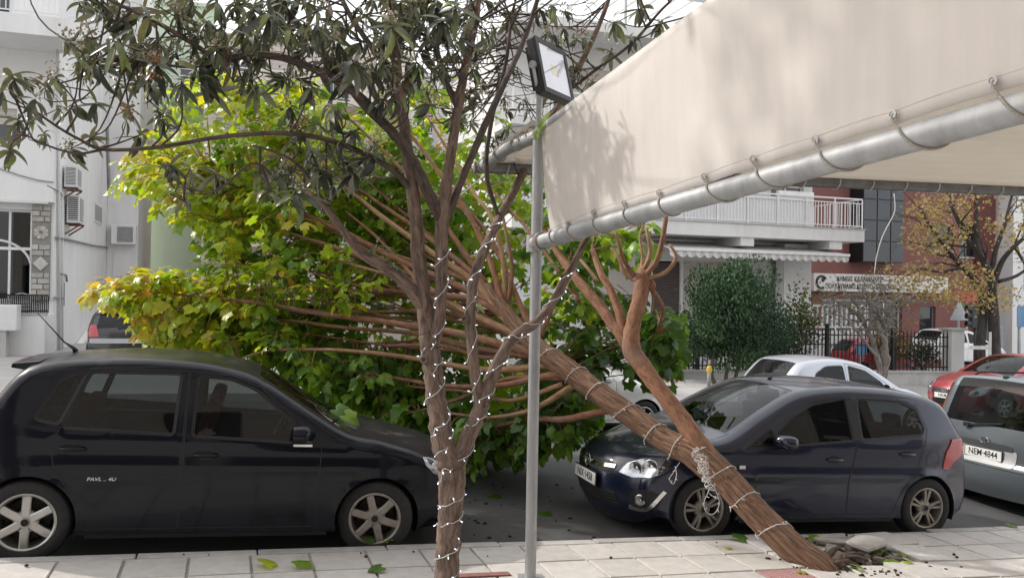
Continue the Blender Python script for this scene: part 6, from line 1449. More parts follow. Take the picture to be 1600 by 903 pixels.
# ---- fairy lights wound round a limb
WIRE = pmat('clear_wire', (.62, .62, .62), .4, var=.1)
def emit(name, col, st):
    m, n, b, _ = newmat(name); b.inputs['Base Color'].default_value = (.8, .82, .85, 1); b.inputs['Emission Color'].default_value = (*col, 1); b.inputs['Emission Strength'].default_value = st; return m
BULB = emit('lit_led', (.75, .82, 1.0), 1.6)
BULBOFF = pmat('clear_bulb', (.75, .75, .74), .25, var=.05)
def helix(P, R, pitch, rnd, gap=.006, start=0.0, jit=.25, u0=0, u1=1, hand=1):
    n0, n1 = int(u0 * (len(P) - 1)), int(u1 * (len(P) - 1)); out = []; ph = start
    for i in range(n0, n1):
        seg = (P[i + 1] - P[i]).length; m = max(2, int(seg / pitch * 16)); t = (P[i + 1] - P[i]).normalized(); x = t.orthogonal().normalized(); ref = Vector((1, 0, 0)); x = (ref - t * ref.dot(t)).normalized(); y = t.cross(x)
        for k in range(m):
            q = k / m; ph += 2 * PI * seg / m / pitch * (1 + jit * math.sin(ph * .37 + start)); c = P[i].lerp(P[i + 1], q); r = R[i] + (R[i + 1] - R[i]) * q + gap
            out.append(c + x * r * math.cos(ph * hand) + y * r * math.sin(ph * hand) + t * pitch * .10 * math.sin(ph * 1.0 + 1))
    return out
def light_string(name, pts_list, label, group, parent_loc, bulb, step=.075, r=.0034, bs=1.0, seed=1):
    rnd = random.Random(seed); t = thing(name, label, 'string lights', parent_loc, 0, group); mb = MB(parent_loc); bb = MB(parent_loc); hh = MB(parent_loc)
    for pts in pts_list:
        mb.tube(pts, r, 4, True); acc = 0
        for i in range(1, len(pts) - 1):
            acc += (pts[i] - pts[i - 1]).length
            if acc > step:
                acc = rnd.uniform(-.01, .01); tg = (pts[i + 1] - pts[i - 1]).normalized(); d = Vector((rnd.gauss(0, 1), rnd.gauss(0, 1) - .8, rnd.gauss(0, 1))); d = (d - tg * d.dot(tg) * .5).normalized()
                hh.tube([pts[i], pts[i] + d * .016 * bs], .0036 * bs, 5); bb.tube([pts[i] + d * .015 * bs, pts[i] + d * .030 * bs], [.0034 * bs, .0026 * bs], 5)
    mb.build('wire', WIRE, t, smooth_=True); tag(hh.build('sockets', WIRE, t, recalc=False), kind='stuff'); tag(bb.build('bulbs', bulb, t, recalc=False), kind='stuff'); return t

# ---- loquat street tree in the foreground
def loquat():
    rnd = random.Random(11); base = onG(698, 912); Y = base.y - .05; t = thing('loquat_tree', 'wilting loquat street tree with fairy lights round its forked trunk', 'tree', base); lo = Vector(base)
    bk = barkmat('loquat_bark', (.055, .036, .028), (.245, .170, .132), 34, .9, .012, (1, 1, .22))
    bd = barkmat('loquat_limb_bark', (.028, .021, .018), (.120, .086, .070), 36, .7, .008, (1, 1, .3))
    def D(L, d=0): return [(x, y, Y + dy + d, w_ * .83) for x, y, dy, w_ in L]
    paths = {}
    def limb(key, L, name, n=12, mat=bk, lump=.08):
        P, R = path3(D(L)); P = wobble(P, R, .05, rnd); paths[key] = (P, R); mb = MB(lo); bark_tube(mb, P, R, n, rnd, lump); return mb.build(name, mat, t, smooth_=True)
    limb('T', [(698, 930, 0, 52), (698, 900, 0, 46), (700, 850, 0, 44), (703, 800, 0, 45), (706, 755, 0, 50), (705, 725, 0, 54), (692, 690, 0, 44), (684, 640, 0, 38), (678, 590, 0, 36), (672, 545, 0, 37), (668, 515, 0, 35)], 'trunk', 18, bk, .09)
    limb('R', [(706, 745, 0, 33.6), (722, 705, -.02, 31.9), (742, 660, -.03, 27.7), (756, 622, -.03, 26.9), (770, 585, 0, 23.5), (790, 545, .02, 21.8), (810, 522, .05, 21.0), (842, 500, .12, 16.8), (870, 462, .18, 15.1), (893, 420, .22, 13.4), (914, 378, .25, 10.9), (950, 318, .35, 8.4)], 'limb', 14)
    limb('R1', [(752, 630, -.03, 24), (744, 600, -.04, 22), (738, 550, -.03, 21), (735, 500, 0, 20), (740, 440, .05, 19), (755, 395, .2, 18), (780, 340, .6, 16), (808, 290, 1.1, 15), (832, 235, 1.5, 14), (870, 170, 1.5, 13), (905, 105, 1.5, 11), (940, 30, 1.5, 9), (960, -30, 1.5, 7)], 'limb', 12)
    limb('L1', [(669, 530, 0, 33), (663, 480, 0, 30), (655, 410, 0, 27), (650, 345, 0, 26), (643, 280, 0, 24), (634, 215, 0, 22), (624, 140, .05, 19), (615, 60, .1, 17), (608, -40, .1, 14)], 'limb', 12)
    limb('L2', [(676, 545, 0, 24), (686, 500, -.03, 22), (690, 440, -.03, 24), (690, 380, -.02, 25), (692, 335, 0, 26), (700, 270, 0, 20), (712, 190, 0, 18), (724, 120, .05, 17), (740, 50, .1, 14), (752, -30, .1, 11)], 'limb', 12)
    limb('L3', [(690, 345, 0, 20), (668, 300, -.05, 22), (645, 250, -.1, 20), (612, 205, -.15, 20), (570, 165, -.15, 17), (530, 115, -.1, 15), (490, 65, 0, 13), (450, 20, 0, 11), (410, -40, .1, 8)], 'limb', 12, bd)
    limb('L4', [(697, 345, .02, 15), (722, 280, .05, 14), (752, 210, .15, 14), (788, 130, .5, 12), (818, 65, .9, 10), (846, -20, 1.1, 8)], 'limb', 10, bd)
    limb('L5', [(661, 478, 0, 27), (640, 450, -.04, 25), (608, 422, -.1, 22), (565, 396, -.16, 18), (532, 355, -.2, 14), (505, 320, -.22, 11), (480, 298, -.2, 7)], 'limb', 12)
    limb('L6', [(646, 300, 0, 14), (608, 262, -.1, 12), (540, 228, -.25, 11), (480, 212, -.35, 10), (420, 208, -.45, 9), (330, 216, -.5, 8.5), (250, 230, -.5, 8), (165, 234, -.5, 7), (120, 216, -.55, 5.5), (70, 185, -.6, 4.5), (20, 145, -.6, 3.5)], 'branch', 8, bd)
    limb('L7', [(600, 195, -.15, 18), (560, 150, -.2, 17), (500, 112, -.2, 15), (430, 88, -.2, 14), (380, 88, -.2, 12), (335, 88, -.2, 11), (290, 62, -.25, 9), (235, 30, -.3, 8), (180, 5, -.3, 6), (130, -20, -.3, 5)], 'branch', 10, bd)
    limb('L8', [(622, 160, .05, 14), (590, 90, .2, 12), (550, 30, .3, 10), (520, -30, .4, 8)], 'branch', 8, bd)
    limb('L9', [(716, 170, 0, 13), (690, 110, .2, 12), (676, 40, .3, 11), (668, -30, .3, 9)], 'branch', 8, bd)
    limb('L10', [(165, 233, -.5, 6), (120, 240, -.6, 5), (70, 226, -.65, 4), (30, 205, -.7, 3)], 'branch', 6, bd)
    limb('L11', [(380, 90, -.2, 8), (310, 105, -.1, 6), (240, 100, .0, 5), (190, 90, 0, 4), (130, 100, 0, 3)], 'branch', 6, bd)
    limb('L12', [(512, 325, -.22, 7), (470, 262, -.3, 6), (430, 238, -.35, 5), (395, 228, -.4, 4)], 'branch', 6, bd)
    limb('L13', [(445, 300, -.25, 4), (400, 255, -.4, 5), (350, 290, -.4, 5), (325, 300, -.4, 4), (280, 292, -.4, 3)], 'branch', 6, bd)
    limb('L14', [(885, 145, 1.5, 7), (930, 110, 1.4, 6), (985, 70, 1.3, 6), (1030, 20, 1.2, 5), (1060, -10, 1.2, 4)], 'branch', 6, bd)
    limb('L15', [(780, 345, .6, 8), (760, 270, .6, 9), (768, 190, .7, 8), (790, 100, .8, 7), (800, 20, .9, 6)], 'branch', 8, bd)
    # knots left by sawn boughs
    for px, py, w_ in ((663, 562, .02), (757, 634, .02), (726, 498, .016)):
        p = U(px, py, Y - .07); mb = MB(lo); mb.lathe([(w_ * 1.5, -.03), (w_ * 1.5, .004), (w_ * 1.25, .012), (w_ * .8, .008)], p, (-.35, -.9, .2), 14); k_ = mb.build('knot', bk, t, smooth_=True); mb = MB(lo); mb.lathe([(w_ * .95, .007), (0, .002)], p, (-.35, -.9, .2), 14); mb.build('cut_face', pmat('cut_wood_dark', (.05, .042, .038), .9), k_)
    # rosettes of drooping leaves on twigs
    net = [(p, r) for k, (P, R) in paths.items() if k not in ('T',) for p, r in zip(P, R) if r < .05 and p.z > 2.2]
    NP = np.array([tuple(p) for p, r in net])
    hand = [(40, 118), (92, 122), (30, 185), (65, 215), (140, 212), (152, 160), (148, 100), (128, 62), (182, 62), (175, 18), (232, 30), (238, 128), (200, 168), (216, 214), (252, 172), (272, 20), (302, 72), (322, 30), (352, 42), (372, 10), (392, 52), (422, 30), (452, 62), (440, 122), (402, 132), (482, 134), (522, 92), (500, 42), (542, 42), (572, 18), (602, 92), (652, 40), (690, 30), (722, 60), (262, 262), (302, 268), (332, 276), (442, 250), (482, 266), (470, 205), (522, 232), (552, 272), (424, 290), (560, 205), (592, 240), (460, 170), (520, 170), (600, 160), (740, 110), (770, 60), (800, 30), (842, 20), (880, 40), (912, 62), (960, 30), (1000, 18), (1034, 40), (900, 100), (925, 128), (955, 88), (985, 62), (880, 135), (60, 150), (105, 170), (15, 230), (110, 235), (15, 120), (180, 130), (210, 95), (280, 130), (330, 140), (360, 100), (250, 60), (430, 5), (480, 10), (560, 110), (590, 40), (630, 5), (540, 130), (300, 15), (350, 75), (410, 95), (470, 75), (510, 10), (150, 20), (200, 50), (250, 100), (345, 5), (395, 15), (565, 65), (620, 70), (655, 100), (690, 110), (710, 15), (665, 5), (445, 35), (385, 75), (275, 75), (225, 75), (305, 110)]
    hand += [(450, 255), (470, 282), (500, 262), (520, 288), (540, 255), (430, 272), (485, 240), (460, 300), (410, 262), (555, 250)]
    hand += [(rnd.uniform(110, 700), rnd.uniform(-5, 130)) for _ in range(64)]
    V_ = []
    tw = MB(lo); tips = []
    def twig(target, curl=0.0, r0=.006, start=None):
        if start is None:
            d = NP - np.array(tuple(target)); k = (d ** 2).sum(1) + 0.0 * NP[:, 2]; cand = np.argsort(k)[:14]; s = Vector(NP[random.choice(list(cand[3:]))])
        else: s = start
        m = s.lerp(target, .55) + Vector((rnd.gauss(0, .05), rnd.gauss(0, .05), -abs((target - s).length) * .14 + rnd.gauss(0, .03)))
        P = crspline([s, m, target], 5); tw.tube(P, [r0 * (1.25 - .7 * i / (len(P) - 1)) for i in range(len(P))], 5); return P
    LV = Leaves([long_leaf(.5), long_leaf(1.0), long_leaf(1.6, .4), long_leaf(.2, .3, 6, .20), long_leaf(2.1, .55)])
    fl = MB(lo); flb = MB(lo)
    def rosette(p, ax, n, size, wilt, flower, dark):
        ax = Vector(ax).normalized(); x = ax.orthogonal().normalized(); y = ax.cross(x); o = rnd.uniform(0, 6)
        for k in range(n):
            a = o + k * 2.4; lev = k / n; el = math.radians(45 - (60 + 60 * wilt) * lev + rnd.uniform(-14, 14)); d = (x * math.cos(a) + y * math.sin(a)) * math.cos(el) + ax * math.sin(el); d = d + Vector((0, 0, -.35 * wilt * (.5 + lev)))
            tint = min(1, max(0, (rnd.uniform(.0, .45) if rnd.random() < .80 else rnd.uniform(.5, .75)) - .1 * dark + .12 * (lev < .2) + (.5 * rnd.random() if rnd.random() < .12 * (1 + dark) else 0)))
            LV.add(p + ax * (.015 - .05 * lev), d, ax + Vector((0, 0, .6)), rnd.gauss(0, .35), size * rnd.uniform(.75, 1.1) * (1.05 - .35 * (lev < .2)), tint)
        if flower:
            q = fl if rnd.random() < .75 else flb
            for _ in range(rnd.randrange(14, 26)):
                dd = Vector((rnd.gauss(0, .026), rnd.gauss(0, .026), rnd.uniform(0, .075))); q.blob(p + ax * .02 + dd, rnd.uniform(.005, .010), 0, 5, 3)
    for i, (x, y) in enumerate(hand):
        tg = U(x + rnd.uniform(-6, 6), y + rnd.uniform(-6, 6), Y + rnd.uniform(-.75, .6) + (1.6 if x > 795 else 0)); P = twig(tg, 0, .0065); d = (P[-1] - P[-3]).normalized()
        rosette(tg, d + Vector((0, 0, .8)), rnd.randrange(9, 14), rnd.uniform(.115, .20), rnd.uniform(.4, 1.0), rnd.random() < (.38 if x < 560 else .2), 0 if x < 300 else .6)
        if rnd.random() < .5:                            # smaller side shoot
            q = P[len(P) // 2]; t2 = q + Vector((rnd.gauss(0, .13), rnd.gauss(0, .13), rnd.uniform(.0, .22))); twig(t2, 0, .004, q); rosette(t2, Vector((0, 0, 1)) + (t2 - q).normalized(), rnd.randrange(6, 9), rnd.uniform(.09, .15), rnd.uniform(.4, 1), rnd.random() < .3, .4)
    # crown carried on above the picture, so that it shades what it shades
    for i in range(34):
        tg = Vector((base.x + rnd.gauss(-.2, 1.15), base.y + rnd.gauss(.1, .8), rnd.uniform(4.35, 5.0))); P = twig(tg, 0, .007); rosette(tg, Vector((0, 0, 1)), 11, .21, .6, False, .5)
    # dry curled mass right of the stems
    for i in range(150):
        x, y = rnd.uniform(560, 905), rnd.uniform(0, 262); 
        if x > 835 and y > 150: continue
        if y > 120 + (x - 560) * .6: continue
        tg = U(x, y, Y + rnd.uniform(-.1, 1.5) if x < 760 else Y + rnd.uniform(1.3, 1.9)); P = twig(tg, .5, .005); rosette(tg, Vector((rnd.gauss(0, .6), rnd.gauss(0, .6), .4)), rnd.randrange(5, 9), rnd.uniform(.09, .16), 1.0, rnd.random() < .3, 1.5)
        for _ in range(2):                               # hooked dead twiglets
            q = P[rnd.randrange(3, len(P))]; c = [q]; dd = Vector((rnd.gauss(0, 1), rnd.gauss(0, 1), rnd.gauss(0, .8))).normalized()
            for k in range(5): dd = (dd + Vector((rnd.gauss(0, .5), rnd.gauss(0, .5), rnd.gauss(-.1, .5)))).normalized(); c.append(c[-1] + dd * .035)
            tw.tube(c, .0035, 4)
    # a few shoots with leaves low on the limbs
    for x, y in ((590, 380), (604, 402), (745, 470), (618, 415)): tg = U(x, y, Y - .15); rosette(tg, Vector((-.2, -.3, 1)), 5, .11, .3, False, 0)
    tag(tw.build('twigs', bd, t, smooth_=True, recalc=False), kind='stuff')
    tag(fl.build('flower_clusters', pmat('cream_blossom', (.42, .37, .28), .9, var=.3, scale=60), t, recalc=False), kind='stuff'); tag(flb.build('dry_flower_clusters', pmat('rusty_blossom', (.30, .16, .08), .9, var=.3, scale=60), t, recalc=False), kind='stuff')
    lm = leafmat('loquat_leaf', [(0, (.022, .030, .021)), (.3, (.062, .080, .046)), (.55, (.14, .18, .07)), (.75, (.24, .30, .09)), (1, (.15, .085, .06))], .36, .14, (.16, .165, .135), .6)
    LV.build('crown', lm, t, 300, 'leaf', lo)
    # fairy lights
    P, R = paths['T']; Pr, Rr = paths['R']; P1, R1 = paths['R1']; g = 'fairy light strings on the trees'
    light_string('string_lights', [helix(P, R, .17, rnd, .005, .3, .35, .05, .98)], 'lit white fairy lights wound up the main loquat trunk', g, base, BULB, .062, .0030, 1.0, 2)
    P2, R2 = paths['L2']; light_string('string_lights', [helix(P2, R2, .22, rnd, .005, 1, .3, .02, .32)], 'lit fairy lights spiralling the middle upright loquat stem', g, P2[0], BULB, .07, .0030, 1.0, 3)
    light_string('string_lights', [helix(Pr, Rr, .20, rnd, .006, 2, .3, .05, .85)], 'lit fairy lights wound along the right slanting loquat limb', g, Pr[0], BULB, .065, .0030, 1.0, 4)
    light_string('string_lights', [helix(P1, R1, .24, rnd, .005, 0, .3, .02, .5)], 'lit fairy lights round the thin upright stem left of the post', g, P1[0], BULB, .075, .0028, 1.0, 5)
    return base, Y
LOQ, LOQY = loquat()

# ---- the fallen tree
def fallen():
    rnd = random.Random(21); base = onG(1296, 886); yb = base.y; t = thing('fallen_tree', 'uprooted tree fallen from the pavement pit over the blue car, yellow-green crown on the road', 'tree', base); lo = Vector(base); k0 = yb - 6.55
    bt = barkmat('ridged_bark', (.060, .032, .020), (.37, .215, .135), 52, 1.0, .03, (1, 1, .10)); 
    bo = barkmat('orange_bark', (.130, .058, .032), (.34, .170, .098), 30, .5, .006, (1, 1, .35), (.20, .13, .095))
    bs = barkmat('pale_shoot_bark', (.20, .11, .055), (.40, .25, .14), 26, .3, .004, (1, 1, .3))
    paths = {}
    def limb(key, L, name, n, mat, lump=.07, wob=.04):
        g = {'T': .82, 'C': .80, 'K': .66, 'S': .66, 'X': .60}[key[0]]
        P, R = path3([(x, y, Y + k0, w_ * g) for x, y, Y, w_ in L]); P = wobble(P, R, wob, rnd); paths[key] = (P, R); mb = MB(lo); bark_tube(mb, P, R, n, rnd, lump); return mb.build(name, mat, t, smooth_=True)
    # trunk with lengthwise fissures
    limb('T', [(1312, 985, 6.48, 74), (1300, 925, 6.52, 66), (1282, 889, 6.56, 60), (1251, 866, 6.63, 58), (1218, 838, 6.72, 56), (1178, 798, 6.88, 55), (1142, 758, 7.02, 56), (1106, 724, 7.15, 60), (1078, 704, 7.25, 54), (1040, 688, 7.40, 46), (990, 652, 7.62, 43), (940, 618, 7.85, 43), (890, 580, 8.1, 42), (845, 548, 8.35, 38), (812, 515, 8.6, 33), (785, 480, 8.85, 28), (760, 448, 9.1, 22)], 'trunk', 32, bt, .05, .008)
    tr = bpy.data.objects['trunk'] if False else None
    limb('C', [(1118, 728, 7.12, 46), (1088, 690, 7.22, 40), (1062, 650, 7.35, 35), (1030, 608, 7.5, 33), (1003, 572, 7.65, 34), (987, 545, 7.75, 37), (990, 505, 7.8, 30), (1000, 465, 7.85, 30), (1005, 432, 7.9, 33), (1006, 420, 7.9, 24)], 'limb', 22, bo, .06)
    limb('C2', [(990, 552, 7.75, 30), (968, 520, 7.85, 25), (940, 482, 8.0, 22), (905, 440, 8.2, 18), (872, 395, 8.5, 14), (850, 355, 8.7, 10)], 'limb', 14, bo)
    limb('C3', [(975, 528, 7.82, 22), (968, 490, 7.9, 18), (955, 455, 8.0, 16), (938, 425, 8.1, 13), (925, 390, 8.3, 10)], 'limb', 12, bo)
    for i, L in enumerate([[(992, 432, 7.9, 14), (975, 408, 7.85, 10), (968, 385, 7.8, 8), (962, 362, 7.8, 6)], [(1004, 425, 7.9, 13), (1014, 405, 7.85, 12), (1016, 388, 7.85, 11), (1013, 372, 7.85, 9), (1010, 356, 7.9, 7)], [(1008, 430, 7.85, 14), (1025, 410, 7.8, 13), (1034, 380, 7.75, 12), (1040, 345, 7.75, 11), (1044, 310, 7.75, 9)], [(1010, 436, 7.85, 12), (1036, 428, 7.8, 10), (1052, 412, 7.8, 9), (1056, 398, 7.8, 8), (1046, 382, 7.85, 6)], [(1012, 446, 7.9, 13), (1026, 462, 7.9, 10), (1036, 482, 7.95, 8), (1032, 505, 8.0, 6)], [(1012, 442, 7.95, 9), (1020, 462, 8.0, 7), (1018, 490, 8.0, 5)], [(996, 440, 7.9, 12), (978, 428, 7.95, 9), (966, 402, 8.0, 7), (955, 388, 8.1, 5)], [(1002, 425, 7.9, 11), (1004, 400, 7.95, 8), (1000, 370, 8.0, 6), (1008, 345, 8.0, 5)]]): limb('K%d' % i, L, 'shoot', 9, bs if i % 2 else bo)
    mb = MB(lo); mb.blob(U(1004, 436, 7.9 + k0), .092, 0, 14, 10, (1.05, .9, .8)); mb.blob(U(1016, 446, 7.88 + k0), .055, 0, 10, 8); mb.build('pollard_knob', bo, t, smooth_=True)
    S = [
        [(830, 540, 8.45, 22), (780, 490, 8.8, 18), (740, 440, 9.1, 17), (680, 398, 9.3, 14), (605, 345, 9.5, 12), (545, 298, 9.7, 9), (480, 255, 9.9, 6)],
        [(812, 515, 8.6, 20), (760, 470, 8.95, 17), (700, 440, 9.15, 15), (620, 405, 9.4, 13), (550, 370, 9.6, 11), (480, 338, 9.7, 9), (400, 305, 9.9, 7), (330, 275, 10, 5)],
        [(785, 480, 8.85, 18), (735, 425, 9.2, 16), (690, 388, 9.4, 13), (640, 350, 9.6, 11), (570, 303, 9.8, 9), (500, 255, 10, 7), (430, 205, 10.2, 5)],
        [(860, 556, 8.3, 22), (770, 505, 8.8, 18), (690, 470, 9.1, 14), (610, 424, 9.4, 12), (540, 392, 9.6, 10), (460, 368, 9.8, 8), (380, 350, 10, 6)],
        [(855, 555, 8.3, 24), (770, 535, 8.6, 20), (700, 518, 8.8, 18), (620, 506, 9.0, 16), (530, 494, 9.2, 14), (460, 484, 9.3, 11), (390, 472, 9.4, 9), (300, 462, 9.6, 6), (220, 455, 9.7, 4)],
        [(862, 560, 8.3, 20), (740, 542, 8.75, 15), (640, 520, 9.1, 12), (540, 512, 9.3, 9), (450, 500, 9.5, 6)],
        [(870, 570, 8.2, 20), (760, 578, 8.6, 15), (660, 562, 8.9, 12), (570, 550, 9.0, 10), (480, 546, 9.1, 8), (420, 548, 9.2, 6), (375, 560, 9.3, 4)],
        [(880, 582, 8.1, 20), (780, 602, 8.5, 14), (690, 602, 8.8, 11), (600, 588, 9.1, 8), (520, 580, 9.3, 5)],
        [(785, 478, 8.85, 18), (765, 405, 9.1, 14), (732, 335, 9.3, 12), (690, 275, 9.5, 10), (645, 215, 9.7, 8), (600, 160, 9.9, 5)],
        [(790, 470, 8.9, 15), (785, 400, 9.0, 12), (768, 340, 9.1, 10), (738, 298, 9.3, 9), (700, 235, 9.5, 7), (660, 170, 9.6, 5)],
        [(765, 452, 9.1, 16), (705, 365, 9.4, 12), (652, 292, 9.7, 10), (600, 238, 9.9, 8), (540, 180, 10.1, 5)],
        [(795, 470, 8.8, 12), (800, 420, 8.8, 10), (793, 375, 8.8, 9), (783, 325, 8.9, 6)],
        [(900, 600, 8.0, 18), (830, 640, 8.3, 12), (765, 652, 8.6, 9), (700, 645, 8.9, 6)],
        [(880, 590, 8.1, 16), (790, 592, 8.5, 12), (720, 622, 8.8, 9), (655, 642, 9.0, 6)],
        [(842, 530, 8.5, 16), (862, 480, 8.6, 13), (880, 430, 8.8, 10), (905, 368, 9.0, 6)],
        [(770, 452, 9.0, 16), (685, 420, 9.4, 13), (605, 395, 9.6, 11), (520, 352, 9.8, 8), (440, 320, 10, 5)],
        [(830, 530, 8.5, 18), (740, 500, 9.0, 13), (660, 462, 9.3, 10), (565, 448, 9.5, 8), (490, 428, 9.7, 5)],
        [(960, 638, 7.75, 20), (930, 645, 7.9, 18), (880, 655, 8.1, 16), (830, 655, 8.4, 13), (770, 668, 8.7, 9), (720, 690, 9, 5)],
        [(870, 560, 8.2, 22), (800, 520, 8.6, 18), (730, 488, 8.9, 15), (660, 446, 9.2, 12), (590, 425, 9.4, 9), (520, 405, 9.6, 6)],
        [(800, 500, 8.7, 16), (745, 470, 8.9, 15), (700, 462, 9.0, 16), (665, 452, 9.1, 14), (640, 425, 9.3, 10), (590, 372, 9.6, 7), (540, 330, 9.8, 5)],
        [(850, 548, 8.4, 16), (760, 558, 8.7, 12), (690, 540, 8.9, 10), (600, 540, 9.2, 7)],
        [(880, 600, 8.1, 14), (800, 625, 8.5, 10), (730, 612, 8.9, 8), (640, 604, 9.2, 5)],
        [(905, 470, 8.3, 12), (870, 420, 8.7, 10), (830, 365, 9.0, 8), (780, 310, 9.3, 6), (735, 262, 9.5, 4)],
        [(840, 540, 8.45, 20), (810, 470, 8.8, 15), (770, 380, 9.2, 12), (735, 335, 9.4, 10), (690, 310, 9.6, 8), (630, 270, 9.8, 5)],
        [(935, 440, 8.1, 9), (915, 415, 8.2, 8), (900, 400, 8.3, 6)]]
    for i, L in enumerate(S): limb('S%d' % i, L, 'branch', 9, bo if i % 3 else bs, .05, .05)
    for i in range(26):                                    # more rods filling the spray behind
        x0, y0 = rnd.uniform(760, 890), 0; y0 = 448 + (x0 - 760) * 1.05; an = rnd.uniform(-.10, .75); L_ = rnd.uniform(240, 480); Y0 = 9.1 - (x0 - 760) * .0078 + rnd.uniform(.2, .8); ca, sa = math.cos(an), math.sin(an)
        limb('X%d' % i, [(x0, y0, Y0, rnd.uniform(10, 15)), (x0 - L_ * .3 * ca, y0 - L_ * .30 * sa + rnd.uniform(-8, 12), Y0 + .4, 9), (x0 - L_ * .65 * ca, y0 - L_ * .65 * sa + rnd.uniform(-8, 8), Y0 + .9, 7), (x0 - L_ * ca, y0 - L_ * sa, Y0 + 1.2, 4)], 'branch', 7, bo if i % 2 else bs, .05, .05)
    net = np.array([tuple(p) for k, (P, R) in paths.items() if k[0] in 'SXK' or k in ('C2', 'C3') for p, r in zip(P, R)])
    LV = Leaves([lobed_leaf(i, (.2, .5, .85, 1.3)[i % 4]) for i in range(10)]); tw = MB(lo)
    zones = [
        ([(132, 458), (146, 430), (208, 424), (268, 420), (320, 430), (420, 480), (480, 550), (300, 545), (225, 528), (195, 495), (160, 478)], 9.2, 11.3, 235, .60),
        ([(172, 300), (190, 240), (255, 185), (268, 140), (330, 112), (420, 120), (500, 128), (560, 200), (540, 300), (430, 330), (330, 384), (245, 325)], 9.1, 11.6, 330, .56),
        ([(300, 340), (420, 310), (560, 180), (640, 100), (700, 120), (840, 230), (900, 400), (880, 560), (800, 690), (740, 728), (560, 640), (420, 560), (330, 470)], 9.9, 12.0, 600, .45),
        ([(330, 300), (420, 300), (520, 380), (600, 440), (540, 470), (470, 480), (430, 440), (350, 420)], 8.9, 9.6, 46, .58),
        ([(390, 520), (560, 560), (660, 640), (640, 680), (540, 650), (440, 560)], 8.9, 10.4, 110, .44),
        ([(860, 330), (960, 360), (1030, 345), (1030, 400), (960, 420), (900, 450), (860, 430)], 8.5, 10.4, 84, .38),
        ([(900, 450), (960, 470), (1060, 500), (1056, 560), (1010, 600), (960, 560), (900, 560)], 8.7, 10.3, 74, .27),
        ([(1020, 480), (1062, 500), (1066, 560), (1040, 600), (1010, 590)], 8.2, 9.2, 30, .22),
        ([(880, 590), (935, 610), (935, 680), (880, 700), (800, 715), (730, 735), (690, 700), (700, 660), (800, 650)], 8.3, 10.4, 170, .28),
        ([(520, 560), (700, 560), (760, 640), (760, 730), (660, 690), (560, 650)], 9.2, 11.0, 120, .33),
        ([(400, 535), (520, 555), (570, 640), (520, 660), (430, 600)], 9.8, 11.4, 70, .42),
        ([(200, 465), (420, 465), (580, 560), (480, 575), (300, 552), (215, 525)], 9.9, 11.8, 160, .54),
        ([(330, 260), (560, 260), (620, 420), (560, 500), (420, 500), (300, 420)], 10.2, 12.0, 190, .42),
        ([(560, 230), (700, 240), (780, 330), (700, 420), (600, 400), (520, 330)], 9.9, 11.4, 120, .40)]
    for poly, y0, y1, cnt, hue in zones:
        for _ in range(cnt):
            x, y = inpoly(poly, rnd); Y = rnd.uniform(y0, y1) + k0; tg = U(x, y, Y)
            if tg.z < groad(*AV(tg)) + .12: continue
            hy_ = min(1, max(0, hue + .20 * max(0, (400 - x) / 260) * (x < 400) + rnd.gauss(0, .12) - (.10 if y > 500 and x > 350 else 0)))
            d = net - np.array(tuple(tg)); k = (d ** 2).sum(1); s = Vector(net[int(np.argmin(k))])
            if (s - tg).length > .9: s = tg + (s - tg).normalized() * .5
            m = s.lerp(tg, .6) + Vector((0, 0, .06)); P = crspline([s, m, tg], 3); tw.tube(P, [.007, .0065, .006, .0055, .005, .004, .003][:len(P)], 4)
            dirn = (tg - s).normalized() if (tg - s).length > .01 else Vector((-1, 0, 0))
            for j in range(rnd.randrange(5, 9)):
                q = P[rnd.randrange(2, len(P))]; a = rnd.uniform(0, 2 * PI); dd = dirn * .5 + Vector((math.cos(a), math.sin(a), rnd.uniform(-.75, .35))); dd.normalize(); stalk = rnd.uniform(.04, .10); p = q + dd * stalk
                if rnd.random() < .5: tw.tube([q, p], [.0022, .0016], 3, False)
                up = Vector((rnd.gauss(-.35, .45), rnd.gauss(-.35, .45), 1)); LV.add(p, dd + Vector((0, 0, -.45)), up, rnd.gauss(0, .3), rnd.choice((rnd.uniform(.09, .15), rnd.uniform(.13, .215))), min(1, max(0, hy_ + rnd.gauss(0, .10))))
    tag(tw.build('twigs', bs, t, recalc=False), kind='stuff')
    lm = leafmat('broad_leaf', [(0, (.045, .105, .020)), (.25, (.10, .21, .028)), (.5, (.24, .38, .032)), (.72, (.42, .48, .04)), (.88, (.54, .46, .06)), (1, (.44, .27, .06))], .36, .48, None, .45)
    LV.build('crown', lm, t, 300, 'leaf', lo)
    br_ = barkmat('root_bark', (.035, .025, .018), (.15, .105, .075), 30, .9, .012, (1, 1, .3))
    for i, (px, py, Y, ex, ey, eY, w_) in enumerate(((1300, 880, 6.62, 1330, 868, 6.85, 20), (1296, 884, 6.5, 1345, 884, 6.62, 16), (1290, 872, 6.7, 1316, 856, 6.95, 15), (1306, 886, 6.52, 1328, 893, 6.50, 13), (1300, 876, 6.66, 1362, 874, 6.8, 11), (1304, 882, 6.6, 1350, 862, 6.9, 9))):
        a_, e_ = U(px, py, Y + k0), U(ex, ey, eY + k0); m_ = a_.lerp(e_, .55) + Vector((0, 0, .035)); P = crspline([a_, m_, e_ - Vector((0, 0, .02)), e_ + (e_ - m_) * .5 - Vector((0, 0, .05))], 4); R = [w_ * .72 * 6.6 / FPX / 2 * (1 - .7 * j / (len(P) - 1)) for j in range(len(P))]; mb = MB(lo); bark_tube(mb, wobble(P, R, .15, rnd), R, 9, rnd, .12); mb.build('root', br_, t, smooth_=True)
    # unlit string lights left on the trunk
    P, R = paths['T']; g = 'fairy light strings on the trees'
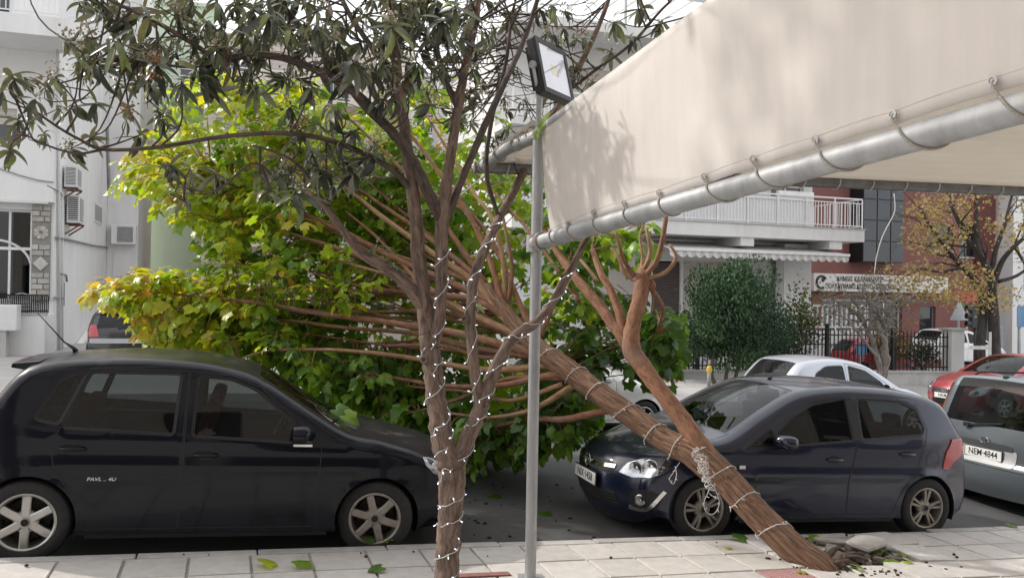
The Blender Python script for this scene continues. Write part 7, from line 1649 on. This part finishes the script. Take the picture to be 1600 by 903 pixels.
    light_string('string_lights', [helix(P, R, .33, rnd, .012, 2.2, .25, .16, .88, -1)], 'pale unlit string lights spiralling along the fallen trunk', g, base, BULBOFF, .07, .0042, 1.15, 9)
    c = U(1094, 738, 7.02 + k0); L_ = []
    for i in range(3):
        pts = []; q = U(1083 + 6 * i, 702, 6.93 + k0); e = U(1120 - i * 8, 780 - 12 * i, 6.86 + k0)
        for k in range(34):
            s = k / 33; p = q.lerp(e, s); pts.append(p + Vector((math.sin(k * 1.3 + i) * .045 * (1 - .3 * s), math.cos(k * .9 + i * 2) * .03, math.sin(k * .8 + i) * .03)))
        L_.append(crspline(pts, 3))
    L_.append(crspline([U(1108, 765, 6.87 + k0), U(1100, 785, 6.86 + k0), U(1104, 800, 6.86 + k0), U(1116, 802, 6.86 + k0), U(1124, 785, 6.86 + k0), U(1116, 760, 6.87 + k0)], 6)); light_string('string_lights', L_, 'tangled clump of unlit string lights hanging at the trunk fork', g, c, BULBOFF, .06, .0028, .9, 10)
    light_string('string_lights', [crspline([U(1062, 722, 7.1 + k0), U(1052, 738, 7.05 + k0), U(1046, 748, 7.05 + k0), U(1052, 756, 7.05 + k0), U(1057, 742, 7.05 + k0), U(1055, 728, 7.08 + k0)], 6)], 'short loop of unlit lights dangling before the blue headlight', g, U(1055, 738, 7.05 + k0), BULBOFF, .05, .003, .9, 12)
    return LV, lm, paths
FLV, FLM, FPATH = fallen()
# ================================================================== greenery across the street, litter
def tri_spray(centres, sizes, rnd, up=.6, asp=.35):
    V = []; T = []
    for c, s in zip(centres, sizes):
        d = Vector((rnd.gauss(0, .5), rnd.gauss(0, .5), up + rnd.gauss(0, .4))).normalized(); x = d.orthogonal().normalized(); a = rnd.uniform(0, 6.3); y = d.cross(x); e = x * math.cos(a) + y * math.sin(a); c = Vector(c); n_ = d.cross(e)
        V += [c - d * s * .5, c + e * s * asp + n_ * s * .08, c + d * s * .6, c - e * s * asp + n_ * s * .08]; tt = rnd.random(); T += [tt] * 4
    return np.array([tuple(v) for v in V]), np.arange(len(V)).reshape(-1, 4), np.array(T)
def conifer():
    rnd = random.Random(31); v = 19.6; a, _ = onV(1128, 590, v); p = W(a, v, gfar(a)); Y = p.y; t = thing('conifer_bush', 'dense dark green conifer bush with bare stems before the black fence', 'bush', p); k = Y / FPX
    m = leafmat('conifer_sprays', [(0, (.014, .040, .018)), (.5, (.034, .082, .034)), (1, (.075, .140, .055))], .6, .16)
    c0 = U(1146, 495, Y); rx, rz = 86 * k, 94 * k; lumps = [(c0 + Vector((rnd.gauss(0, .52) * rx, rnd.gauss(0, .5) * rx, rnd.gauss(0, .5) * rz)), rnd.uniform(.30, .5) * rx) for _ in range(46)] + [(c0, rx * .62), (c0 + Vector((.1 * rx, 0, .45 * rz)), rx * .48), (c0 + Vector((.25 * rx, 0, -.35 * rz)), rx * .55), (c0 + Vector((-.4 * rx, 0, -.2 * rz)), rx * .5)]
    lumps = [(c, r) for c, r in lumps if ((c.x - c0.x) / rx) ** 2 + ((c.y - c0.y) / rx) ** 2 + ((c.z - c0.z) / rz) ** 2 < .72]; C = []; S = []; LT = {}; TT = []
    while len(C) < 26000:
        c, r = rnd.choice(lumps); d = Vector((rnd.gauss(0, 1), rnd.gauss(0, 1), rnd.gauss(0, 1))).normalized(); q = c + d * r * (rnd.random() ** .25) * Vector((1, 1, 1)).x
        if q.z < p.z + .35: continue
        C.append(q - p); S.append(rnd.uniform(.05, .13)); TT += [min(1, max(0, LT.setdefault(round(c.x * 999), rnd.uniform(.05, .75)) + rnd.gauss(0, .15)))] * 4
    V, F, T = tri_spray(C, S, rnd, 1.0, .24); o = mesh_np('crown', V, F, m, t, TT); o['kind'] = 'stuff'
    bk = barkmat('conifer_bark', (.04, .03, .025), (.13, .10, .08), 20, .6, .01); mb = MB(p)
    for px, dx in ((1118, -.35), (1134, .1), (1146, .35)):
        b = Vector((U(px, 590, Y).x, Y + dx * .3, p.z - .05)); P = crspline([b, b + Vector((dx * .4, 0, .5)), c0 + Vector((dx, 0, -.1))], 5); bark_tube(mb, P, [.07 - .004 * i for i in range(len(P))], 8, rnd)
        mb2 = mb; mb2.build('stem', bk, t, smooth_=True); mb = MB(p)
conifer()
def grow(mb, rnd, p, d, L, r, depth, tips, spread=.6, grav=0.0, taper=.62, kids=(2, 3)):
    n = 4; P = [p]; dd = Vector(d)
    for i in range(n): dd = (dd + Vector((rnd.gauss(0, .16), rnd.gauss(0, .16), rnd.gauss(0, .12) + grav))).normalized(); P.append(P[-1] + dd * L / n)
    R = [r * (1 - (1 - taper) * i / n) for i in range(n + 1)]; bark_tube(mb, P, R, 8 if r > .03 else 5 if r > .008 else 3, rnd, .05)
    if depth == 0: tips.append((P[-1], dd)); tips.append((P[2], dd)); return
    for k in range(rnd.randint(*kids)):
        e = (dd + Vector((rnd.gauss(0, spread), rnd.gauss(0, spread), rnd.gauss(0, spread * .6)))).normalized(); q = P[-1] if k < 2 else P[rnd.randint(2, 3)]; grow(mb, rnd, q, e, L * rnd.uniform(.6, .85), R[-1] * (.8 if k == 0 else .65), depth - 1, tips, spread, grav, taper, kids)
def bare_shrub():
    rnd = random.Random(33); v = 19.8; a, _ = onV(1372, 575, v); p = W(a, v, gfar(a)); Y = p.y; t = thing('bare_shrub', 'nearly bare grey shrub with twisted stems and a flat twiggy top', 'shrub', p); k = Y / FPX
    bk = barkmat('grey_bark', (.10, .085, .075), (.30, .265, .235), 22, .5, .006); mb = MB(p); tips = []
    st = [[(1375, 592, 7), (1372, 560, 7), (1362, 530, 6), (1350, 505, 5), (1325, 480, 4), (1298, 466, 2.5)], [(1378, 592, 7), (1379, 555, 7), (1384, 525, 5), (1378, 500, 4.5), (1362, 478, 4), (1350, 462, 2.5)], [(1380, 592, 6), (1386, 560, 5.5), (1382, 530, 5), (1370, 500, 4), (1385, 480, 3.5), (1410, 462, 2.5)], [(1352, 508, 4), (1340, 480, 3), (1318, 455, 2)], [(1382, 500, 3.5), (1400, 480, 3), (1430, 470, 2)], [(1372, 560, 4), (1352, 535, 3), (1325, 500, 2.5), (1300, 490, 2)], [(1362, 478, 3), (1375, 455, 2.5), (1392, 440, 2)]]
    for i, L in enumerate(st):
        P = crspline([U(x, y, Y + .5 * math.sin(i * 2.1 + j * .5)) for j, (x, y, w_) in enumerate(L)], 4); R = lerps([w_ * k / 1.5 for x, y, w_ in L], 4); P = wobble(P, R, .3, rnd); bark_tube(mb, P, R, 7, rnd, .08)
        if i < 3: mb.build('stem', bk, t, smooth_=True); mb = MB(p)
        for q in range(len(P) // 2, len(P), 2):
            for _ in range(3): grow(mb, rnd, P[q], Vector((rnd.gauss(0, 1), rnd.gauss(0, .8), rnd.gauss(.25, .4))), .42, R[q] * .5 + .003, 2, tips, .75, .0, .6, (2, 3))
    tag(mb.build('twigs', bk, t, smooth_=True, recalc=False), kind='stuff')
    lm = leafmat('olive_leaves', [(0, (.05, .06, .025)), (.5, (.13, .14, .05)), (1, (.26, .22, .07))], .5, .25); C = []; S = []
    for q, d in tips:
        if rnd.random() < .5:
            C.append(q - p + Vector((rnd.gauss(0, .05), rnd.gauss(0, .05), rnd.gauss(0, .05)))); S.append(rnd.uniform(.05, .10))
    V, F, T = tri_spray(C, S, rnd, .2, .4); o = mesh_np('leaves', V, F, lm, t, T); o['kind'] = 'stuff'
bare_shrub()
def plane_tree():
    rnd = random.Random(35); v = 20.2; a, _ = onV(1543, 580, v); p = W(a, v, gfar(a)); Y = p.y; t = thing('street_tree', 'autumn street tree with two dark trunks and thin tan foliage', 'tree', p); k = Y / FPX
    bk = barkmat('dark_trunk_bark', (.022, .019, .018), (.075, .064, .058), 16, .7, .015, (1, 1, .3)); mb = MB(p); tips = []
    L_ = [[(1531, 600, 20), (1532, 540, 18), (1535, 490, 17), (1530, 450, 14), (1505, 420, 10), (1480, 390, 7), (1455, 355, 5), (1440, 330, 3)], [(1556, 600, 22), (1554, 540, 21), (1552, 490, 20), (1548, 440, 17), (1535, 405, 12), (1510, 370, 9), (1490, 330, 6), (1480, 300, 4)], [(1550, 450, 13), (1565, 410, 10), (1585, 385, 8), (1610, 365, 6), (1640, 350, 4)], [(1548, 430, 12), (1556, 390, 9), (1570, 350, 7), (1580, 310, 5), (1590, 270, 4)], [(1530, 400, 8), (1525, 350, 6), (1530, 300, 5), (1525, 250, 4)], [(1502, 418, 7), (1470, 425, 5), (1440, 420, 4), (1420, 430, 2)], [(1585, 385, 6), (1600, 410, 5), (1618, 440, 3)], [(1512, 372, 6), (1485, 372, 4), (1450, 385, 3)], [(1560, 440, 8), (1590, 430, 6), (1625, 405, 4)]]
    for i, L in enumerate(L_):
        P = crspline([U(x, y, Y + .6 * math.sin(i * 1.7 + j * .6) * min(1, j / 3)) for j, (x, y, w_) in enumerate(L)], 4); R = lerps([w_ * k / 2.5 for x, y, w_ in L], 4); bark_tube(mb, P, R, 9, rnd, .08); mb.build('trunk' if i < 2 else 'branch', bk, t, smooth_=True); mb = MB(p)
        for q in range(int(len(P) * .5), len(P), 2): grow(mb, rnd, P[q], (P[min(q + 1, len(P) - 1)] - P[q - 1]).normalized() + Vector((rnd.gauss(0, .6), rnd.gauss(0, .6), rnd.gauss(.1, .4))), .75, R[q] * .45 + .004, 2, tips, .6, 0, .6, (2, 3))
        tw_ = mb; 
        if i == len(L_) - 1: break
        TW.add([Vector(x) for x in mb.v], mb.f) if mb.v else None; mb = MB(p)
    if mb.v: TW.add([Vector(x) for x in mb.v], mb.f)
    tag(TW.build('twigs', bk, t, recalc=False), kind='stuff')
    lm = leafmat('tan_leaves', [(0, (.20, .19, .08)), (.35, (.36, .28, .16)), (.7, (.46, .34, .22)), (1, (.58, .43, .12))], .6, .3); C = []; S = []
    zone = [[(1415, 330), (1440, 305), (1490, 300), (1530, 340), (1500, 380), (1470, 400), (1430, 400), (1412, 365)], [(1425, 420), (1500, 400), (1560, 430), (1590, 470), (1560, 490), (1480, 475), (1430, 465)], [(1380, 420), (1440, 405), (1440, 470), (1400, 470)], [(1540, 350), (1600, 320), (1640, 360), (1600, 410), (1560, 400)], [(1430, 240), (1640, 220), (1640, 330), (1450, 310)]]
    for z, n in zip(zone, (180, 190, 50, 60, 140)):
        for _ in range(n):
            x, y = inpoly(z, rnd); c = U(x, y, Y + rnd.gauss(0, .9)) - p
            for _ in range(rnd.randint(5, 10)): C.append(c + Vector((rnd.gauss(0, .14), rnd.gauss(0, .14), rnd.gauss(0, .12)))); S.append(rnd.uniform(.07, .13))
    V, F, T = tri_spray(C, S, rnd, .1, .42); o = mesh_np('crown', V, F, lm, t, T); o['kind'] = 'stuff'
    band = pmat('white_band', (.6, .58, .55), .8); mb = MB(p); q = U(1531, 540, Y - .25); mb.box(q.x - .3, q.x + .32, q.y - .02, q.y, q.z - .12, q.z + .0); mb.box(q.x + .28, q.x + .36, q.y - .03, q.y - .005, q.z - .3, q.z + .45); mb.build('tied_stake', band, t)
TW = MB((0, 0, 0)); plane_tree()
def small_shrub(px, py, v, w_, h_, stops, label, n=900):
    rnd = random.Random(px); a, _ = onV(px, py, v); p = W(a, v, gfar(a)); t = thing('shrub', label, 'shrub', p); k = p.y / FPX; c0 = U(px, py, p.y); C = []; S = []
    for _ in range(n):
        d = Vector((rnd.gauss(0, .45) * w_ * k, rnd.gauss(0, .4) * w_ * k, rnd.gauss(0, .42) * h_ * k)); C.append(c0 + d - p); S.append(rnd.uniform(.06, .14))
    V, F, T = tri_spray(C, S, rnd, .3, .4); o = mesh_np('foliage', V, F, leafmat('shrub_leaves_%d' % px, stops, .5, .2), t, T); o['kind'] = 'stuff'
    mb = MB(p); rb = barkmat('shrub_stem_%d' % px, (.05, .04, .03), (.14, .11, .08), 20)
    for q in range(3): mb.tube([Vector((p.x + .12 * (q - 1), p.y, p.z - .05)), c0 + Vector((.25 * (q - 1), 0, .1))], [.03, .012], 6)
    mb.build('stem', rb, t, smooth_=True)
small_shrub(1250, 505, 23.0, 34, 60, [(0, (.03, .05, .02)), (1, (.16, .19, .06))], 'light green shrub behind the fence beside the conifer bush', 1500)
small_shrub(1392, 540, 22.6, 26, 34, [(0, (.10, .09, .03)), (.6, (.24, .15, .05)), (1, (.34, .24, .07))], 'rust and yellow shrub behind the fence right of bare stems', 900)
small_shrub(1215, 545, 22.4, 40, 34, [(0, (.012, .03, .014)), (1, (.05, .09, .04))], 'dark green shrub low behind the fence left part', 1100)
small_shrub(1440, 552, 22.3, 30, 22, [(0, (.02, .035, .018)), (1, (.10, .12, .05))], 'low green shrub behind the fence near the gate pillar', 700)
small_shrub(1062, 540, 22.6, 34, 60, [(0, (.012, .03, .014)), (1, (.05, .10, .04))], 'dark green shrub behind the fence left of the conifer', 1200)
# unseen street tree added outside the frame on the left, to shade the awning
def added_shade_tree():
    rnd = random.Random(41); p = W(-2.0, 5.6, gpave(-2.0)); t = thing('street_tree', 'tall loquat street tree standing further up the kerb', 'tree', p); bk = MATS.get('x') or barkmat('shade_tree_bark', (.05, .038, .03), (.19, .15, .12), 30, .8, .012, (1, 1, .25)); mb = MB(p)
    c0 = p + Vector((.0, 0, 7.05)); P = crspline([p - Vector((0, 0, .1)), p + Vector((-.05, .05, 2)), p + Vector((.05, 0, 4.2)), c0], 6); bark_tube(mb, P, [.12 - .004 * i for i in range(len(P))], 12, rnd, .08); mb.build('trunk', bk, t, smooth_=True); LV = Leaves([long_leaf(.6), long_leaf(1.2)]); tw = MB(p)
    for _ in range(130):
        q = c0 + Vector((rnd.gauss(.1, .55), rnd.gauss(0, .55), rnd.gauss(0, .5))); s = P[rnd.randrange(len(P) - 6, len(P))]; tw.tube(crspline([s, s.lerp(q, .5) + Vector((0, 0, .1)), q], 3), .010, 5)
        for k in range(9): a = k * 2.4; LV.add(q, (math.cos(a), math.sin(a), .3 - .1 * k), (0, 0, 1), 0, rnd.uniform(.17, .24), rnd.uniform(0, .4))
    tag(tw.build('twigs', bk, t, smooth_=True, recalc=False), kind='stuff'); LV.build('crown', bpy.data.materials['loquat_leaf'], t, 0, 'leaf', Vector(p))
added_shade_tree()
# brick edging of the loquat's planting square
def edging():
    a, v = AV(LOQ); t = thing('tree_pit_edging', 'short dull red edging strip at the foot of the lit loquat trunk', 'edging', W(a, v, gpave(a)), TH); m = pmat('red_edging', (.26, .12, .11), .85, var=.2, scale=14, bstr=.3)
    for (x0, x1, y0, y1) in ((.10, .50, .10, .17),):
        mb = MB(); z0 = [-SLOPE * x for x in (x0, x1)]; mb.add([(x0, y0, z0[0] - .03), (x1, y0, z0[1] - .03), (x1, y1, z0[1] - .03), (x0, y1, z0[0] - .03), (x0, y0, z0[0] + .012), (x1, y0, z0[1] + .012), (x1, y1, z0[1] + .012), (x0, y1, z0[0] + .012)], [(3, 2, 1, 0), (4, 5, 6, 7), (0, 1, 5, 4), (1, 2, 6, 5), (2, 3, 7, 6), (3, 0, 4, 7)]); mb.build('brick_edge', m, t)
edging()
# ---- leaves lying about
def litter():
    rnd = random.Random(51); T_ = [lobed_leaf(70 + i, .5) for i in range(4)]
    items = [(418, 881, .70, .17, 'curled yellow-green leaf on the pale paving below the black car'), (470, 882, .42, .17, 'pale green leaf on the paving right of the yellow leaf'), (592, 890, .22, .14, 'small dark green leaf on the paving left of the lit trunk'), (575, 845, .20, .13, 'green leaf at the foot of the black car front wheel'), (607, 846, .38, .09, 'small light leaf right of the black car front wheel'), (1155, 841, .25, .16, 'green leaf on the kerb left of the leaning trunk'), (1268, 840, .45, .15, 'green leaf on the kerb just right of the leaning trunk'), (1252, 894, .66, .09, 'small straw-coloured leaf on the red ribbed slab'), (1135, 855, .75, .08, 'tiny tan leaf on the slab left of the leaning trunk'), (1408, 868, .60, .13, 'yellow leaf at the right end of the tree pit'), (1395, 877, .45, .14, 'green leaf on the front edge of the tree pit'), (1338, 889, .40, .13, 'green leaf below the pit beside the trunk end'), (1290, 880, .30, .12, 'green leaf tucked under the trunk end'), (1420, 880, .72, .11, 'yellow leaf fallen outside the pit on the right'), (1375, 862, .35, .13, 'green leaf between the two broken pavement pieces'), (1582, 822, .35, .13, 'green leaf on the kerb near the grey minivan')]
    for x, y, tint, sz, lab in items:
        p = onG(x, y, .012); V, F = T_[rnd.randrange(4)]; an = rnd.uniform(0, 6.3); t_ = rotm((math.cos(an), math.sin(an), rnd.uniform(-.1, .1)), (rnd.gauss(0, .2), rnd.gauss(0, .2), 1), 0); VV = (V - np.array((.36, 0, 0))) * sz @ t_.T; VV[:, 2] -= VV[:, 2].min() + .008
        o = mesh_np('fallen_leaf', VV, F, FLM, None, np.full(len(V), tint)); o.location = p; tag(o, lab, 'leaf', 'leaves lying on the ground')
    for a, v, tint, lab in ((2.7, 8.3, .2, 'dark green leaf on the asphalt before the blue car'), (3.0, 7.6, .15, 'dark leaf on the asphalt gap right of the post'), (1.9, 7.4, .3, 'green leaf on the asphalt between lit trunk and post')):
        V, F = T_[rnd.randrange(4)]; o = mesh_np('fallen_leaf', (V - np.array((.36, 0, 0))) * .17, F, FLM, None, np.full(len(V), tint)); o.location = W(a, v, groad(a, v) + .03); o.rotation_euler = (.15, .1, rnd.uniform(0, 6)); tag(o, lab, 'leaf', 'leaves lying on the ground')
    # one on the black car's windscreen foot, one caught on the awning post
    mw = POLO.matrix_world; 
    for k, (x, y, tint) in enumerate(((1.06, .30, .42), (1.13, .22, .25))):
        h = POLO_BV.ray_cast(Vector((x, y, 3)), Vector((0, 0, -1))); q = mw @ (h[0] + Vector((-.83, 0, .05))); V, F = T_[k]; R = rotm((.75, -.35, -.3), (.2, -.5, .9), .3); o = mesh_np('fallen_leaf', (V - np.array((.36, 0, 0))) * .19 @ R.T, F, FLM, None, np.full(len(V), tint)); o.location = q; tag(o, ['pale green leaf lying at the foot of the black car windscreen', 'darker green leaf stuck by the black car wipers'][k], 'leaf', 'leaves lying on the ground')
    R = rotm((-.45, -.25, -.85), (-.7, -.6, .5), .2); V, F = lobed_leaf(3, .6); V = V * np.array((1.25, .62, 1)); o = mesh_np('caught_leaf', V * .21 @ R.T, F, FLM, None, np.full(len(V), .50)); o.location = PT + Vector((.06, -.12, .13)); tag(o, 'bright green leaf caught on top of the awning post', 'leaf')
    mb = MB(); dk = pmat('dry_litter', (.035, .028, .022), .9, var=.4)
    for _ in range(18):
        a, v = rnd.uniform(-2.5, 4.4), rnd.uniform(5.2, VK + .0); s = rnd.uniform(.006, .016); mb.blob(W(a, v, gpave(a) + s * .6), s, 0, 5, 3, (1, rnd.uniform(.5, 1), .7))
    for _ in range(140):
        a, v = rnd.uniform(.6, 6), rnd.uniform(6.45, 9.2); s = rnd.uniform(.006, .02); mb.blob(W(a, v, groad(a, v) + s * .5), s, 0, 5, 3, (1.3, rnd.uniform(.4, 1), .6))
    tag(mb.build('litter', dk, recalc=False), kind='stuff')
litter()
